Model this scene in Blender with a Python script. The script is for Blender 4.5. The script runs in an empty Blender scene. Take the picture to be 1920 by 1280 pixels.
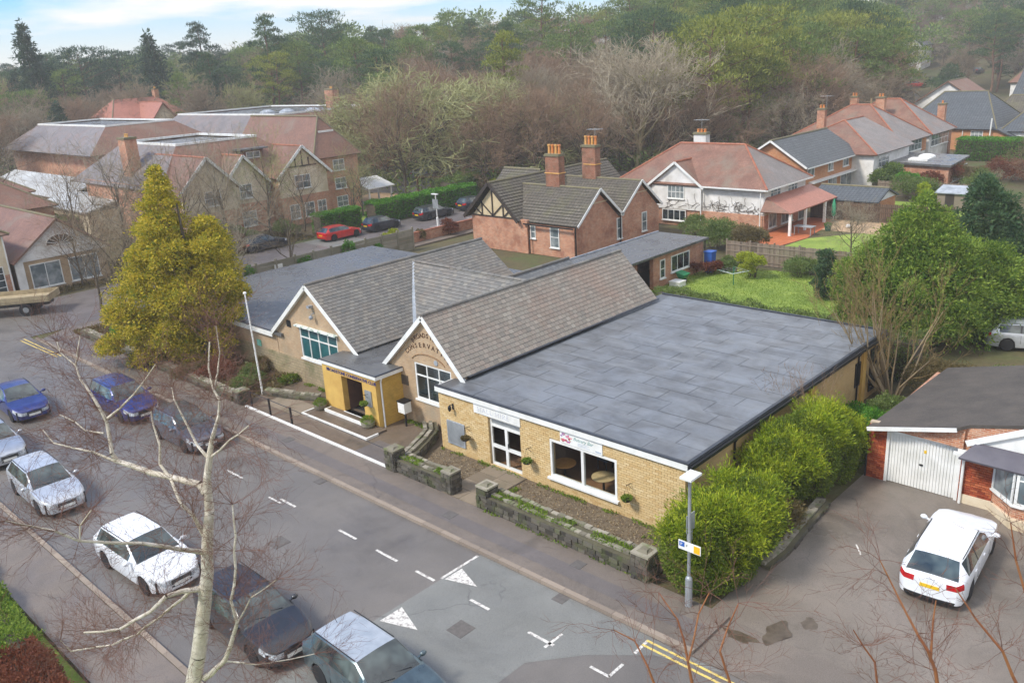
import bpy, math, random
import numpy as np
from mathutils import Vector, Matrix
R_ = math.radians
SC = bpy.context.scene
COL = SC.collection
# ------------------------------------------------------------------ camera
CF, CPIT, CROLL, CYAW, CH = 1610.0, R_(18.36), R_(-3.4), R_(-44.1), 15.5
_cp, _sp = math.cos(CPIT), math.sin(CPIT)
C_F = np.array([math.sin(CYAW)*_cp, math.cos(CYAW)*_cp, -_sp])
_r = np.array([math.cos(CYAW), -math.sin(CYAW), 0.0]); _u = np.cross(_r, C_F)
C_R = _r*math.cos(CROLL)+_u*math.sin(CROLL); C_U = -_r*math.sin(CROLL)+_u*math.cos(CROLL)
def ray(x, y): return C_F+C_R*(x-960)/CF-C_U*(y-640)/CF
def G(x, y, z=0.0):
    d = ray(x, y); t = (z-CH)/d[2]; return d*t+np.array([0, 0, CH])
def PY(x, y, Y):
    d = ray(x, y); return d*(Y/d[1])+np.array([0, 0, CH])
def PX(x, y, X):
    d = ray(x, y); return d*(X/d[0])+np.array([0, 0, CH])
def project(p):
    v = np.asarray(p, float)-np.array([0, 0, CH]); z = v@C_F
    return 960+CF*(v@C_R)/z, 640-CF*(v@C_U)/z, z
cam = bpy.data.cameras.new('camera'); camo = bpy.data.objects.new('camera', cam); COL.objects.link(camo)
cam.sensor_width = 36.0; cam.lens = CF/1920*36.0; cam.clip_start = 0.5; cam.clip_end = 3000
m = Matrix.Identity(4)
for i in range(3):
    m[i][0], m[i][1], m[i][2] = C_R[i], C_U[i], -C_F[i]
m[0][3], m[1][3], m[2][3] = 0, 0, CH
camo.matrix_world = m; SC.camera = camo
# ------------------------------------------------------------------ light
SUN_EL, SUN_AZ = R_(48), R_(205)          # azimuth measured clockwise from +Y
W = bpy.data.worlds.new('World'); SC.world = W; W.use_nodes = True
nt = W.node_tree; nt.nodes.clear()
def wn(t, **k):
    n = nt.nodes.new(t)
    for a, b in k.items(): setattr(n, a, b)
    return n
sky = wn('ShaderNodeTexSky', sky_type='NISHITA', sun_disc=False); sky.sun_elevation = SUN_EL; sky.sun_rotation = SUN_AZ
sky.air_density = 1.0; sky.dust_density = 0.6; sky.ozone_density = 2.0
tc = wn('ShaderNodeTexCoord'); sep = wn('ShaderNodeSeparateXYZ'); nt.links.new(tc.outputs['Generated'], sep.inputs[0])
# clouds lie on a plane high above: direction / (z + small) gives the flattening towards the horizon
az_ = wn('ShaderNodeMath', operation='ABSOLUTE'); nt.links.new(sep.outputs[2], az_.inputs[0])
ad = wn('ShaderNodeMath', operation='ADD'); nt.links.new(az_.outputs[0], ad.inputs[0]); ad.inputs[1].default_value = 0.10
dv = wn('ShaderNodeVectorMath', operation='DIVIDE'); nt.links.new(tc.outputs['Generated'], dv.inputs[0])
cb = wn('ShaderNodeCombineXYZ')
for k in range(3): nt.links.new(ad.outputs[0], cb.inputs[k])
nt.links.new(cb.outputs[0], dv.inputs[1])
cn = wn('ShaderNodeTexNoise'); cn.inputs['Scale'].default_value = 0.55; cn.inputs['Detail'].default_value = 6; cn.inputs['Roughness'].default_value = 0.55
nt.links.new(dv.outputs[0], cn.inputs['Vector'])
cr = wn('ShaderNodeValToRGB'); cr.color_ramp.elements[0].position = 0.44; cr.color_ramp.elements[1].position = 0.60
cr.color_ramp.elements[0].color = (0.0, 0.0, 0.0, 1)
nt.links.new(cn.outputs[0], cr.inputs[0])
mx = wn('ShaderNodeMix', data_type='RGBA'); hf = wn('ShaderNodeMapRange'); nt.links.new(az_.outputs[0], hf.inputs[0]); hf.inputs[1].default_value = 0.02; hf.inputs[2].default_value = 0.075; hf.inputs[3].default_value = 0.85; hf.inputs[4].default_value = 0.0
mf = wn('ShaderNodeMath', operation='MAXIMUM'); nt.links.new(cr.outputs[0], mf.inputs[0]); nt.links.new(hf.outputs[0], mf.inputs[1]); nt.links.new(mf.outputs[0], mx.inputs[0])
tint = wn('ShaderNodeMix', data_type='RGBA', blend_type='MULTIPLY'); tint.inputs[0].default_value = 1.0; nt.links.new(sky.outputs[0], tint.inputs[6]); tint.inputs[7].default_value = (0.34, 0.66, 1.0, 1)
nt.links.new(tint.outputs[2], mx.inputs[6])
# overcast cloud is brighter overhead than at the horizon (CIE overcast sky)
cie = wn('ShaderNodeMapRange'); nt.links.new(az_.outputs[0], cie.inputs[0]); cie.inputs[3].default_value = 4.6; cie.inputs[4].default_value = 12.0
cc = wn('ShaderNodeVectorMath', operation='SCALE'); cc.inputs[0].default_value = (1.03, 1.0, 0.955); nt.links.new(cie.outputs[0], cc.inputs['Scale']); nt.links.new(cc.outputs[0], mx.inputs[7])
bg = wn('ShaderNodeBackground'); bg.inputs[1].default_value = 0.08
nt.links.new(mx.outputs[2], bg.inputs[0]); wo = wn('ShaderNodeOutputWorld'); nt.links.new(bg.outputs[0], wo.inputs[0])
sl = bpy.data.lights.new('sun', 'SUN'); sl.energy = 1.5; sl.angle = R_(11); sl.color = (1.0, 0.93, 0.83)
so = bpy.data.objects.new('sun', sl); COL.objects.link(so)
sd = Vector((math.sin(SUN_AZ)*math.cos(SUN_EL), math.cos(SUN_AZ)*math.cos(SUN_EL), math.sin(SUN_EL)))
so.rotation_euler = sd.to_track_quat('Z', 'Y').to_euler(); so.location = (0, 0, 60)
SC.view_settings.view_transform = 'Standard'; SC.view_settings.look = 'None'
SC.view_settings.exposure = 1.48; SC.view_settings.gamma = 1.0; SC.view_settings.use_curve_mapping = False
SC.render.engine = 'CYCLES'
cy = SC.cycles
cy.max_bounces = 5; cy.diffuse_bounces = 3; cy.glossy_bounces = 2; cy.transmission_bounces = 3; cy.transparent_max_bounces = 6; cy.volume_bounces = 0
cy.caustics_reflective = False; cy.caustics_refractive = False
# ------------------------------------------------------------------ materials
def srgb(h):
    h = h.lstrip('#'); o = []
    for i in (0, 2, 4):
        c = int(h[i:i+2], 16)/255.0; o.append(c/12.92 if c <= 0.04045 else ((c+0.055)/1.055)**2.4)
    return tuple(o)+(1.0,)
def _c(c): return srgb(c) if isinstance(c, str) else (tuple(c)+(1.0,) if len(c) == 3 else tuple(c))
class NT:
    def __init__(s, name):
        s.m = bpy.data.materials.new(name); s.m.use_nodes = True; s.t = s.m.node_tree; s.t.nodes.clear()
        s.out = s.n('ShaderNodeOutputMaterial')
    def n(s, t, **k):
        x = s.t.nodes.new(t)
        for a, b in k.items(): setattr(x, a, b)
        return x
    def l(s, a, b): s.t.links.new(a, b)
    def ramp(s, fac, cols, pos=None):
        r = s.n('ShaderNodeValToRGB'); e = r.color_ramp.elements
        n = len(cols); pos = pos or [i/(n-1) for i in range(n)]
        while len(e) < n: e.new(0.5)
        for i in range(n): e[i].position = pos[i]; e[i].color = _c(cols[i])
        s.l(fac, r.inputs[0]); return r.outputs[0]
    def mix(s, f, a, b, mode='MIX'):
        x = s.n('ShaderNodeMix', data_type='RGBA', blend_type=mode)
        for v, i in ((f, 0), (a, 6), (b, 7)):
            if hasattr(v, 'is_linked') or hasattr(v, 'links'): s.l(v, x.inputs[i])
            else: x.inputs[i].default_value = v if i == 0 else _c(v)
        return x.outputs[2]
    def noise(s, sc, det=3, rough=0.55, vec=None, dist=0.0):
        x = s.n('ShaderNodeTexNoise'); x.inputs['Scale'].default_value = sc; x.inputs['Detail'].default_value = det
        x.inputs['Roughness'].default_value = rough; x.inputs['Distortion'].default_value = dist
        if vec is not None: s.l(vec, x.inputs['Vector'])
        return x.outputs[0]
    def coord(s, k='Object'): return s.n('ShaderNodeTexCoord').outputs[k]
    def world(s):
        return s.n('ShaderNodeNewGeometry').outputs['Position']
    def rnd(s):
        g = s.n('ShaderNodeNewGeometry'); o = s.n('ShaderNodeObjectInfo')
        a = s.n('ShaderNodeMath', operation='ADD'); s.l(g.outputs['Random Per Island'], a.inputs[0]); s.l(o.outputs['Random'], a.inputs[1])
        f = s.n('ShaderNodeMath', operation='FRACT'); s.l(a.outputs[0], f.inputs[0]); return f.outputs[0]
    def math(s, op, a, b=0.0):
        x = s.n('ShaderNodeMath', operation=op)
        for v, i in ((a, 0), (b, 1)):
            if hasattr(v, 'links'): s.l(v, x.inputs[i])
            else: x.inputs[i].default_value = v
        return x.outputs[0]
    def rng(s, v, a, b, c=0.0, d=1.0):
        x = s.n('ShaderNodeMapRange'); s.l(v, x.inputs[0])
        for i, k in enumerate((c, d, a, b)): x.inputs[i+1].default_value = k
        return x.outputs[0]
    def bsdf(s, col, rough=0.6, metal=0.0, bump=None, bstr=0.3, bdist=0.02, coat=0.0, spec=0.5, alpha=None, emis=None, trans=0.0):
        p = s.n('ShaderNodeBsdfPrincipled')
        if hasattr(col, 'links'): s.l(col, p.inputs['Base Color'])
        else: p.inputs['Base Color'].default_value = _c(col)
        if hasattr(rough, 'links'): s.l(rough, p.inputs['Roughness'])
        else: p.inputs['Roughness'].default_value = rough
        p.inputs['Metallic'].default_value = metal; p.inputs['Coat Weight'].default_value = coat; p.inputs['Coat Roughness'].default_value = 0.22; p.inputs['Specular IOR Level'].default_value = spec
        if bump is not None:
            b = s.n('ShaderNodeBump'); b.inputs['Strength'].default_value = bstr; b.inputs['Distance'].default_value = bdist
            s.l(bump, b.inputs['Height']); s.l(b.outputs[0], p.inputs['Normal'])
        if trans:
            t = s.n('ShaderNodeBsdfTranslucent'); mxs = s.n('ShaderNodeMixShader'); mxs.inputs[0].default_value = trans
            if hasattr(col, 'links'): s.l(col, t.inputs[0])
            else: t.inputs[0].default_value = _c(col)
            s.l(p.outputs[0], mxs.inputs[1]); s.l(t.outputs[0], mxs.inputs[2]); s.l(mxs.outputs[0], s.out.inputs[0])
        else: s.l(p.outputs[0], s.out.inputs[0])
        return s.m
def plain(name, c1, c2=None, sc=3.0, rough=0.6, bump=0.0, bsc=60, metal=0, coat=0, spec=0.5, lo=0.35, hi=0.65, wet=None):
    t = NT(name); v = t.world()
    if c2 is None: c2 = c1
    f = t.noise(sc, 5, 0.6, v); col = t.ramp(f, [c1, c2], [lo, hi])
    r = rough
    if wet: r = t.rng(t.noise(wet[0], 3, 0.6, v), wet[1], wet[2], 0.35, 0.65)
    return t.bsdf(col, r, metal, t.noise(bsc, 3, 0.6, v) if bump else None, bump, 0.02, coat, spec)
def varied(name, cols, rough=0.6, bump=0.2, bsc=30, stain=None, spec=0.5):
    """pieces that differ one from the next (slates, bricks, stones): colour by piece, plus grain and an optional stain colour"""
    t = NT(name); v = t.world(); c = t.ramp(t.rnd(), cols)
    c = t.mix(t.rng(t.noise(9, 4, 0.6, v), 0.0, 0.35), c, [x*0.55 for x in _c(cols[0])[:3]])
    if stain: c = t.mix(t.ramp(t.noise(stain[1], 4, 0.65, v), [(0, 0, 0), (stain[2],)*3], [0.5, 0.72]), c, stain[0])
    return t.bsdf(c, rough, 0, t.noise(bsc, 3, 0.6, v) if bump else None, bump, 0.01, 0, spec)
def brickmat(name, c1, c2, mortar, w=0.225, h=0.075, ms=0.012, bump=0.5, rough=0.8, stain=None, off=0.5, big=0.25, spec=0.3):
    t = NT(name); uv = t.coord('UV'); b = t.n('ShaderNodeTexBrick'); t.l(uv, b.inputs['Vector'])
    b.offset = off; b.inputs['Scale'].default_value = 1.0; b.inputs['Color1'].default_value = _c(c1); b.inputs['Color2'].default_value = _c(c2)
    b.inputs['Mortar'].default_value = _c(mortar); b.inputs['Mortar Size'].default_value = ms; b.inputs['Mortar Smooth'].default_value = 0.2
    b.inputs['Brick Width'].default_value = w; b.inputs['Row Height'].default_value = h
    v = t.world(); c = b.outputs[0]
    c = t.mix(t.rng(t.noise(0.8, 5, 0.6, v), 0, big*2, 0.35, 0.7), c, [x*0.6 for x in _c(c1)[:3]])
    c = t.mix(t.rng(t.noise(12, 3, 0.6, v), 0, 0.3, 0.3, 0.7), c, [min(1, x*1.3) for x in _c(c2)[:3]])
    c = t.mix(t.ramp(t.noise(3.3, 4, 0.7, v), [(0, 0, 0), (0.45,)*3], [0.45, 0.7]), c, mortar)
    if stain: c = t.mix(t.ramp(t.noise(stain[1], 5, 0.65, v), [(0, 0, 0), (stain[2],)*3], [0.5, 0.7]), c, stain[0])
    inv = t.math('SUBTRACT', 1.0, b.outputs['Fac']); hgt_ = t.math('ADD', inv, t.math('MULTIPLY', t.noise(40, 3, 0.6, v), 0.4))
    return t.bsdf(c, rough, 0, hgt_, bump, 0.012, 0, spec)
def leafmat(name, cols, trans=0.4, rough=0.55, clump=0.5):
    t = NT(name); v = t.world(); a = t.math('ADD', t.math('MULTIPLY', t.rnd(), 0.62), t.math('MULTIPLY', t.rng(t.noise(clump, 3, 0.6, v), 0, 1, 0.3, 0.7), 0.38))
    return t.bsdf(t.ramp(a, cols), rough, 0, None, 0, 0, 0, 0.25, trans=trans)
def glassmat(name, col=(0.02, 0.03, 0.035), rough=0.06, c2=None):
    t = NT(name); v = t.coord('Object')
    c = t.ramp(t.noise(1.6, 2, 0.5, v), [col, c2 or [min(1, x*3.0+0.01) for x in col]], [0.4, 0.7])
    return t.bsdf(c, rough, 0, None, 0, 0, 0, 0.9)
def clearglass(name, tint=(0.95, 0.965, 0.965)):
    t = NT(name); tr = t.n('ShaderNodeBsdfTransparent'); tr.inputs[0].default_value = _c(tint); g = t.n('ShaderNodeBsdfGlossy'); g.inputs['Roughness'].default_value = 0.03
    fr = t.n('ShaderNodeFresnel'); fr.inputs[0].default_value = 1.45; x = t.n('ShaderNodeMixShader'); bk = t.n('ShaderNodeNewGeometry').outputs['Backfacing']; t.l(t.math('MULTIPLY', fr.outputs[0], t.math('SUBTRACT', 1.0, bk)), x.inputs[0])
    t.l(tr.outputs[0], x.inputs[1]); t.l(g.outputs[0], x.inputs[2]); t.l(x.outputs[0], t.out.inputs[0]); return t.m
# ------------------------------------------------------------------ mesh building
def V3(*a): return np.array(a if len(a) > 1 else a[0], float)
def unit(v): v = np.asarray(v, float); return v/np.linalg.norm(v)
class MB:
    def __init__(s): s.v = []; s.f = []; s.mi = []; s.m = 0
    def add(s, vs, fs):
        o = len(s.v); s.v.extend([tuple(map(float, p)) for p in vs]); s.f.extend([tuple(i+o for i in f) for f in fs]); s.mi.extend([s.m]*len(fs)); return s
    def hexa(s, p):   # 8 points, bottom ring then top ring
        return s.add(p, [(3, 2, 1, 0), (4, 5, 6, 7), (0, 1, 5, 4), (1, 2, 6, 5), (2, 3, 7, 6), (3, 0, 4, 7)])
    def box(s, x0, x1, y0, y1, z0, z1):
        return s.hexa([(x0, y0, z0), (x1, y0, z0), (x1, y1, z0), (x0, y1, z0), (x0, y0, z1), (x1, y0, z1), (x1, y1, z1), (x0, y1, z1)])
    def obox(s, O, U, V, N, w, h, t):  # box with one corner at O, spanning w*U, h*V, t*N
        O, U, V, N = map(V3, (O, U, V, N)); a = U*w; b = V*h; c = N*t
        return s.hexa([O, O+a, O+a+b, O+b, O+c, O+a+c, O+a+b+c, O+b+c])
    def beam(s, a, b, w, h, up=(0, 0, 1)):
        a, b = V3(a), V3(b); d = unit(b-a); sd_ = unit(np.cross(d, V3(up))); u_ = np.cross(sd_, d)
        O = a-sd_*w/2-u_*h/2; return s.obox(O, sd_, u_, d, w, h, np.linalg.norm(b-a))
    def prism(s, poly, off, flip=False):  # polygon of world points extruded by vector off
        n = len(poly); P = [V3(p) for p in poly]; Q = [p+V3(off) for p in P]
        return s.add(P+Q, [tuple(range(n))[::-1], tuple(range(n, 2*n))]+[(i, (i+1) % n, n+(i+1) % n, n+i) for i in range(n)])
    def slab(s, pts, th):  # roof slab, top surface given, thickness below
        P = [V3(p) for p in pts]; nrm = unit(np.cross(P[1]-P[0], P[2]-P[0])); nrm = nrm if nrm[2] > 0 else -nrm
        return s.prism(P, -nrm*th)
    def tube(s, a, b, r0, r1=None, n=8, cap=True):
        a, b = V3(a), V3(b); r1 = r0 if r1 is None else r1; d = unit(b-a); t = V3(0, 0, 1) if abs(d[2]) < 0.9 else V3(1, 0, 0)
        u_ = unit(np.cross(d, t)); w_ = np.cross(d, u_); vs = []
        for c, r in ((a, r0), (b, r1)):
            for k in range(n): t_ = 2*math.pi*k/n; vs.append(c+(u_*math.cos(t_)+w_*math.sin(t_))*r)
        fs = [(k, (k+1) % n, n+(k+1) % n, n+k) for k in range(n)]
        if cap: fs += [tuple(range(n))[::-1], tuple(range(n, 2*n))]
        return s.add(vs, fs)
    def poly(s, pts, r, n=6):
        for a, b in zip(pts[:-1], pts[1:]): s.tube(a, b, r, r, n)
        return s
    def lathe(s, c, prof, n=12):  # prof: (r, z) pairs
        vs = []; fs = []; c = V3(c)
        for r, z in prof:
            for k in range(n): t = 2*math.pi*k/n; vs.append(c+V3(r*math.cos(t), r*math.sin(t), z))
        for j in range(len(prof)-1):
            for k in range(n): fs.append((j*n+k, j*n+(k+1) % n, (j+1)*n+(k+1) % n, (j+1)*n+k))
        fs += [tuple(range(n))[::-1], tuple(range((len(prof)-1)*n, len(prof)*n))]
        return s.add(vs, fs)
    def ell(s, c, r, n=8, m=6, jit=0.0, rng=None):
        vs = []; fs = []; c = V3(c)
        for j in range(m+1):
            ph = math.pi*j/m
            for k in range(n):
                t = 2*math.pi*k/n; q = 1+(rng.uniform(-jit, jit) if jit else 0)
                vs.append(c+V3(r[0]*math.sin(ph)*math.cos(t)*q, r[1]*math.sin(ph)*math.sin(t)*q, -r[2]*math.cos(ph)*q))
        for j in range(m):
            for k in range(n): fs.append((j*n+k, j*n+(k+1) % n, (j+1)*n+(k+1) % n, (j+1)*n+k))
        return s.add(vs, fs)
    def mesh(s, name, mats, off=(0, 0, 0), smooth=None):
        me = bpy.data.meshes.new(name); o = V3(off)
        V = np.array(s.v, float).reshape(-1, 3)-o
        me.from_pydata(V.tolist(), [], s.f)
        for m_ in (mats if isinstance(mats, (list, tuple)) else [mats]): me.materials.append(m_)
        if isinstance(mats, (list, tuple)): me.polygons.foreach_set('material_index', s.mi)
        me.update()
        # metre-scale UVs: U level along the face, V up its slope
        nf = len(me.polygons); N = np.zeros(nf*3, np.float32); me.polygons.foreach_get('normal', N); N = N.reshape(-1, 3)
        cnt = np.zeros(nf, np.int32); me.polygons.foreach_get('loop_total', cnt); fi = np.repeat(np.arange(nf), cnt)
        li = np.zeros(len(me.loops), np.int32); me.loops.foreach_get('vertex_index', li)
        U = np.stack([-N[:, 1], N[:, 0], np.zeros(nf)], 1); ln = np.linalg.norm(U, axis=1); flat = ln < 0.05
        U[~flat] /= ln[~flat][:, None]; U[flat] = (1, 0, 0); Vv = np.cross(N, U); Vv[flat] = (0, 1, 0)
        Wd = V+o; p = Wd[li]; uv = np.stack([(p*U[fi]).sum(1), (p*Vv[fi]).sum(1)], 1).astype(np.float32)
        l = me.uv_layers.new(name='uv'); l.data.foreach_set('uv', uv.ravel())
        if smooth is not None:
            me.polygons.foreach_set('use_smooth', [True]*nf)
            if smooth > 0: me.set_sharp_from_angle(angle=R_(smooth))
        return me
def tagp(o, label=None, cat=None, group=None, kind=None):
    if label: o['label'] = label
    if cat: o['category'] = cat
    if group: o['group'] = group
    if kind: o['kind'] = kind
    return o
def thing(name, label, cat, loc=(0, 0, 0), rz=0.0, group=None):
    o = bpy.data.objects.new(name, None); COL.objects.link(o); o.location = tuple(map(float, loc)); o.rotation_euler = (0, 0, rz)
    o.empty_display_size = 0.3; return tagp(o, label, cat, group)
def worldoff(p):
    o = V3(0, 0, 0)
    while p is not None: o = o+V3(*p.location); p = p.parent
    return o
def part(parent, name, mb, mat, local=False, smooth=None, label=None, kind=None):
    """mb holds world coordinates (local=False) or the parent's own coordinates"""
    off = (0, 0, 0) if (local or parent is None) else worldoff(parent)
    me = mb.mesh(name, mat, off, smooth); o = bpy.data.objects.new(name, me); COL.objects.link(o)
    if parent is not None: o.parent = parent
    return tagp(o, label, None, None, kind)
def solo(name, mb, mat, label=None, cat=None, group=None, kind=None, smooth=None):
    """a thing that is one mesh: origin at its base centre"""
    V = np.array(mb.v); c = (V.min(0)+V.max(0))/2; c[2] = V[:, 2].min()
    me = mb.mesh(name, mat, c, smooth); o = bpy.data.objects.new(name, me); COL.objects.link(o); o.location = tuple(c)
    return tagp(o, label, cat, group, kind)
def struct(name, mb, mat, smooth=None):
    return tagp(part(None, name, mb, mat, smooth=smooth), kind='structure')
def npmesh(name, V, F, mats, smooth=False, uv=False):
    me = bpy.data.meshes.new(name); V = np.asarray(V, np.float32); F = np.asarray(F, np.int32); k = F.shape[1]
    me.vertices.add(len(V)); me.vertices.foreach_set('co', V.ravel()); me.loops.add(F.size); me.loops.foreach_set('vertex_index', F.ravel())
    me.polygons.add(len(F)); me.polygons.foreach_set('loop_start', np.arange(0, F.size, k, dtype=np.int32)); me.polygons.foreach_set('loop_total', np.full(len(F), k, np.int32))
    if smooth: me.polygons.foreach_set('use_smooth', np.ones(len(F), bool))
    me.update(calc_edges=True); me.materials.append(mats); return me
def link(me, name, parent=None, loc=(0, 0, 0)):
    o = bpy.data.objects.new(name, me); COL.objects.link(o); o.parent = parent; o.location = tuple(map(float, loc)); return o
def copy_tree(o, parent=None):
    c = o.copy(); COL.objects.link(c); c.parent = parent
    for ch in list(o.children): copy_tree(ch, c)
    return c
# pieces laid in courses on a plane: the nearest ones are objects that share meshes, the rest is one part
def spans(poly, v):
    xs = []
    n = len(poly)
    for i in range(n):
        (x0, y0), (x1, y1) = poly[i], poly[(i+1) % n]
        if (y0 <= v < y1) or (y1 <= v < y0): xs.append(x0+(v-y0)*(x1-x0)/(y1-y0))
    xs.sort(); return list(zip(xs[::2], xs[1::2]))
CAMP = np.array([0, 0, CH])
class Laid:
    """collects pieces over several planes of one thing and then splits them: nmax nearest as objects, rest joined"""
    def __init__(s, parent, name, mat, nmax): s.parent, s.name, s.mat, s.nmax, s.items = parent, name, mat, nmax, []
    def plane(s, O, U, Vv, poly, w, h, gap=0.01, th=0.012, bond=0.5, holes=(), jit=0.0, tilt=0.0, seed=1, lift=0.0):
        rng = random.Random(seed); O, U, Vv = V3(O), unit(U), unit(Vv); N = np.cross(U, Vv)
        v0 = min(p[1] for p in poly); v1 = max(p[1] for p in poly); k = 0; v = v0
        while v < v1-0.3*h:
            vm = v+h*0.45; iv = spans(poly, vm)
            cuts = [(a, b) for a, b, c, d in holes if c-h*0.3 < vm < d+h*0.3]
            for a, b in iv:
                segs = [(a, b)]
                for ca, cb_ in cuts:
                    ns = []
                    for x, y in segs:
                        if cb_ <= x or ca >= y: ns.append((x, y)); continue
                        if ca > x: ns.append((x, ca))
                        if cb_ < y: ns.append((cb_, y))
                    segs = ns
                for x, y in segs:
                    u0 = math.floor((x-(k % 2)*bond*w)/w)*w+(k % 2)*bond*w
                    while u0 < y:
                        p, q = max(u0, x), min(u0+w, y)
                        if q-p > w*0.12:
                            full = q-p > w*0.98
                            hh = min(h, v1-v)
                            s.items.append((O+U*p+Vv*(v+rng.uniform(-jit, jit))+N*(lift+rng.uniform(0, jit*0.3)), U, Vv, N, (q-p)-gap, hh-gap, th, full and hh == h, tilt))
                        u0 += w
            v += h; k += 1
        return s
    def done(s):
        if not s.items: return
        s.items.sort(key=lambda i: (not i[7], float(np.linalg.norm(i[0]-CAMP))))
        off = worldoff(s.parent); cache = {}; rest = MB(); n = 0
        for O, U, Vv, N, w, h, th, full, tilt in s.items:
            if full and n < s.nmax:
                key = (round(w, 3), round(h, 3), round(th, 3))
                if key not in cache:
                    mb = MB(); mb.hexa([(0, 0, 0), (w, 0, 0), (w, h, 0), (0, h, 0), (0, 0, th+tilt), (w, 0, th+tilt), (w, h, th), (0, h, th)]); cache[key] = mb.mesh(s.name, s.mat)
                o = bpy.data.objects.new(s.name, cache[key]); COL.objects.link(o); o.parent = s.parent
                M_ = Matrix.Identity(4); P = O-off
                for i in range(3): M_[i][0], M_[i][1], M_[i][2], M_[i][3] = U[i], Vv[i], N[i], P[i]
                o.matrix_basis = M_; n += 1
            else:
                a, b, c, d = U*w, Vv*h, N*(th+tilt), N*th
                rest.hexa([O, O+a, O+a+b, O+b, O+c, O+a+c, O+a+b+d, O+b+d])
        if rest.v: part(s.parent, s.name, rest, s.mat, kind='stuff')
def wall_cells(mb, O, U, N, W_, H_, th, holes):
    """upright wall with rectangular openings (u0,u1,v0,v1), thickness th going away from N"""
    us = sorted({0.0, W_, *[h[0] for h in holes], *[h[1] for h in holes]}); vs = sorted({0.0, H_, *[h[2] for h in holes], *[h[3] for h in holes]})
    Z = V3(0, 0, 1)
    for a, b in zip(us[:-1], us[1:]):
        lo = None
        for c, d in zip(vs[:-1], vs[1:]):
            inside = any(h[0]-1e-6 <= a and b <= h[1]+1e-6 and h[2]-1e-6 <= c and d <= h[3]+1e-6 for h in holes)
            if not inside: mb.obox(V3(O)+V3(U)*a+Z*c, U, Z, -V3(N), b-a, d-c, th)
    return mb
def window(parent, P, U, N, W_, H_, cols=2, rows=1, frame=None, glass=None, sill=True, fw_=0.07, bw=0.05, proud=0.05, transom=None, split=False, name='window', sillmat=None):
    """P bottom-left corner (seen from outside) in world space, U along the wall, N out of it"""
    P, U, N = V3(P), unit(U), unit(N); Z = V3(0, 0, 1); mb = MB(); P = P+N*0.004
    mb.obox(P, U, Z, N, fw_, H_, proud).obox(P+U*(W_-fw_), U, Z, N, fw_, H_, proud)
    mb.obox(P+U*fw_, U, Z, N, W_-2*fw_, fw_, proud-0.002).obox(P+U*fw_+Z*(H_-fw_), U, Z, N, W_-2*fw_, fw_, proud-0.002)
    vs = [H_*transom] if transom else [H_*j/rows for j in range(1, rows)]
    for v in vs: mb.obox(P+U*fw_+Z*(v-bw/2), U, Z, N, W_-2*fw_, bw, proud-0.006)
    for i in range(1, cols): mb.obox(P+U*(W_*i/cols-bw/2)+Z*fw_, U, Z, N, bw, H_-2*fw_, proud-0.01)
    fr = part(parent, name, mb, frame)
    us = [0]+[W_*i/cols for i in range(1, cols)]+[W_]; zs = [0]+vs+[H_]
    if split:
        for a, b in zip(us[:-1], us[1:]):
            for c, d in zip(zs[:-1], zs[1:]):
                g = MB(); g.obox(P+U*(a+fw_*0.5)+Z*(c+fw_*0.5)+N*(proud*0.3), U, Z, N, b-a-fw_*0.9, d-c-fw_*0.9, 0.008); part(fr, 'pane', g, glass)
    else:
        g = MB(); g.obox(P+U*fw_*0.5+Z*fw_*0.5+N*0.006, U, Z, N, W_-fw_, H_-fw_, proud*0.35); part(fr, 'pane', g, glass)
    if sill:
        sb = MB(); sb.obox(P-U*0.06-Z*0.07-N*0.002, U, Z, N, W_+0.12, 0.066, proud+0.07); part(fr, 'sill', sb, sillmat or frame)
    return fr
# ------------------------------------------------------------------ material set
WHITE = plain('white_paint', '#e6e6e2', '#d4d4ce', 2.0, 0.45)
WHITE_R = plain('white_render', '#e4e2de', '#c2bfb8', 0.9, 0.8, 0.25, 25)
CREAM = plain('cream_render', '#d9ccb2', '#bfae90', 0.8, 0.8, 0.2, 25)
BLACKM = plain('black_metal', '#15171a', None, 3, 0.4)
GREYM = plain('grey_metal', '#a9adaf', '#8d9294', 2, 0.4, 0, 60, 0.4)
LEAD = plain('lead_sheet', '#a7adb3', '#7d848b', 2, 0.5)
DARKF = plain('dark_flashing', '#3b4047', '#2a2e34', 2, 0.5)
GLASS = glassmat('dark_glass', (0.012, 0.018, 0.02))
GLASSG = glassmat('green_blind_glass', (0.016, 0.075, 0.085), 0.15, (0.03, 0.13, 0.14))
GLASSL = glassmat('pale_glass', (0.10, 0.13, 0.14), 0.08, (0.3, 0.33, 0.33))
CLEAR = clearglass('clear_glass')
SLATE = varied('roof_slate', ['#64635f', '#716f6a', '#7e7b74', '#6b6863', '#77726a', '#858177'], 0.62, 0.25, 25, ('#86705a', 0.35, 0.3))
SLATE_B = varied('brown_slate', ['#787269', '#857d72', '#8b8478', '#7f756a', '#8f8377', '#969084'], 0.62, 0.25, 25, ('#8c6f5e', 0.35, 0.45))
YBRICK = varied('yellow_brick', ['#c8a874', '#d4b987', '#caae7c', '#dac294', '#be9d69'], 0.85, 0.3, 60, None, 0.2)
YMORT = plain('yellow_mortar', '#b59d72', '#9c8358', 1.5, 0.9, 0.2)
YPAINT = plain('yellow_paint_wall', '#cfab5a', '#b89048', 1.0, 0.75, 0.3, 45)
SIDEB = brickmat('side_brick', '#c7a873', '#b5945f', '#bba47c', 0.225, 0.075, 0.010, 0.5, 0.85, ('#7b7448', 0.6, 0.35))
YFACE = brickmat('yellow_porch_brick', '#cda854', '#c19a48', '#b08d45', 0.225, 0.075, 0.006, 0.35, 0.8, ('#6d6a30', 0.8, 0.35))
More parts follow.
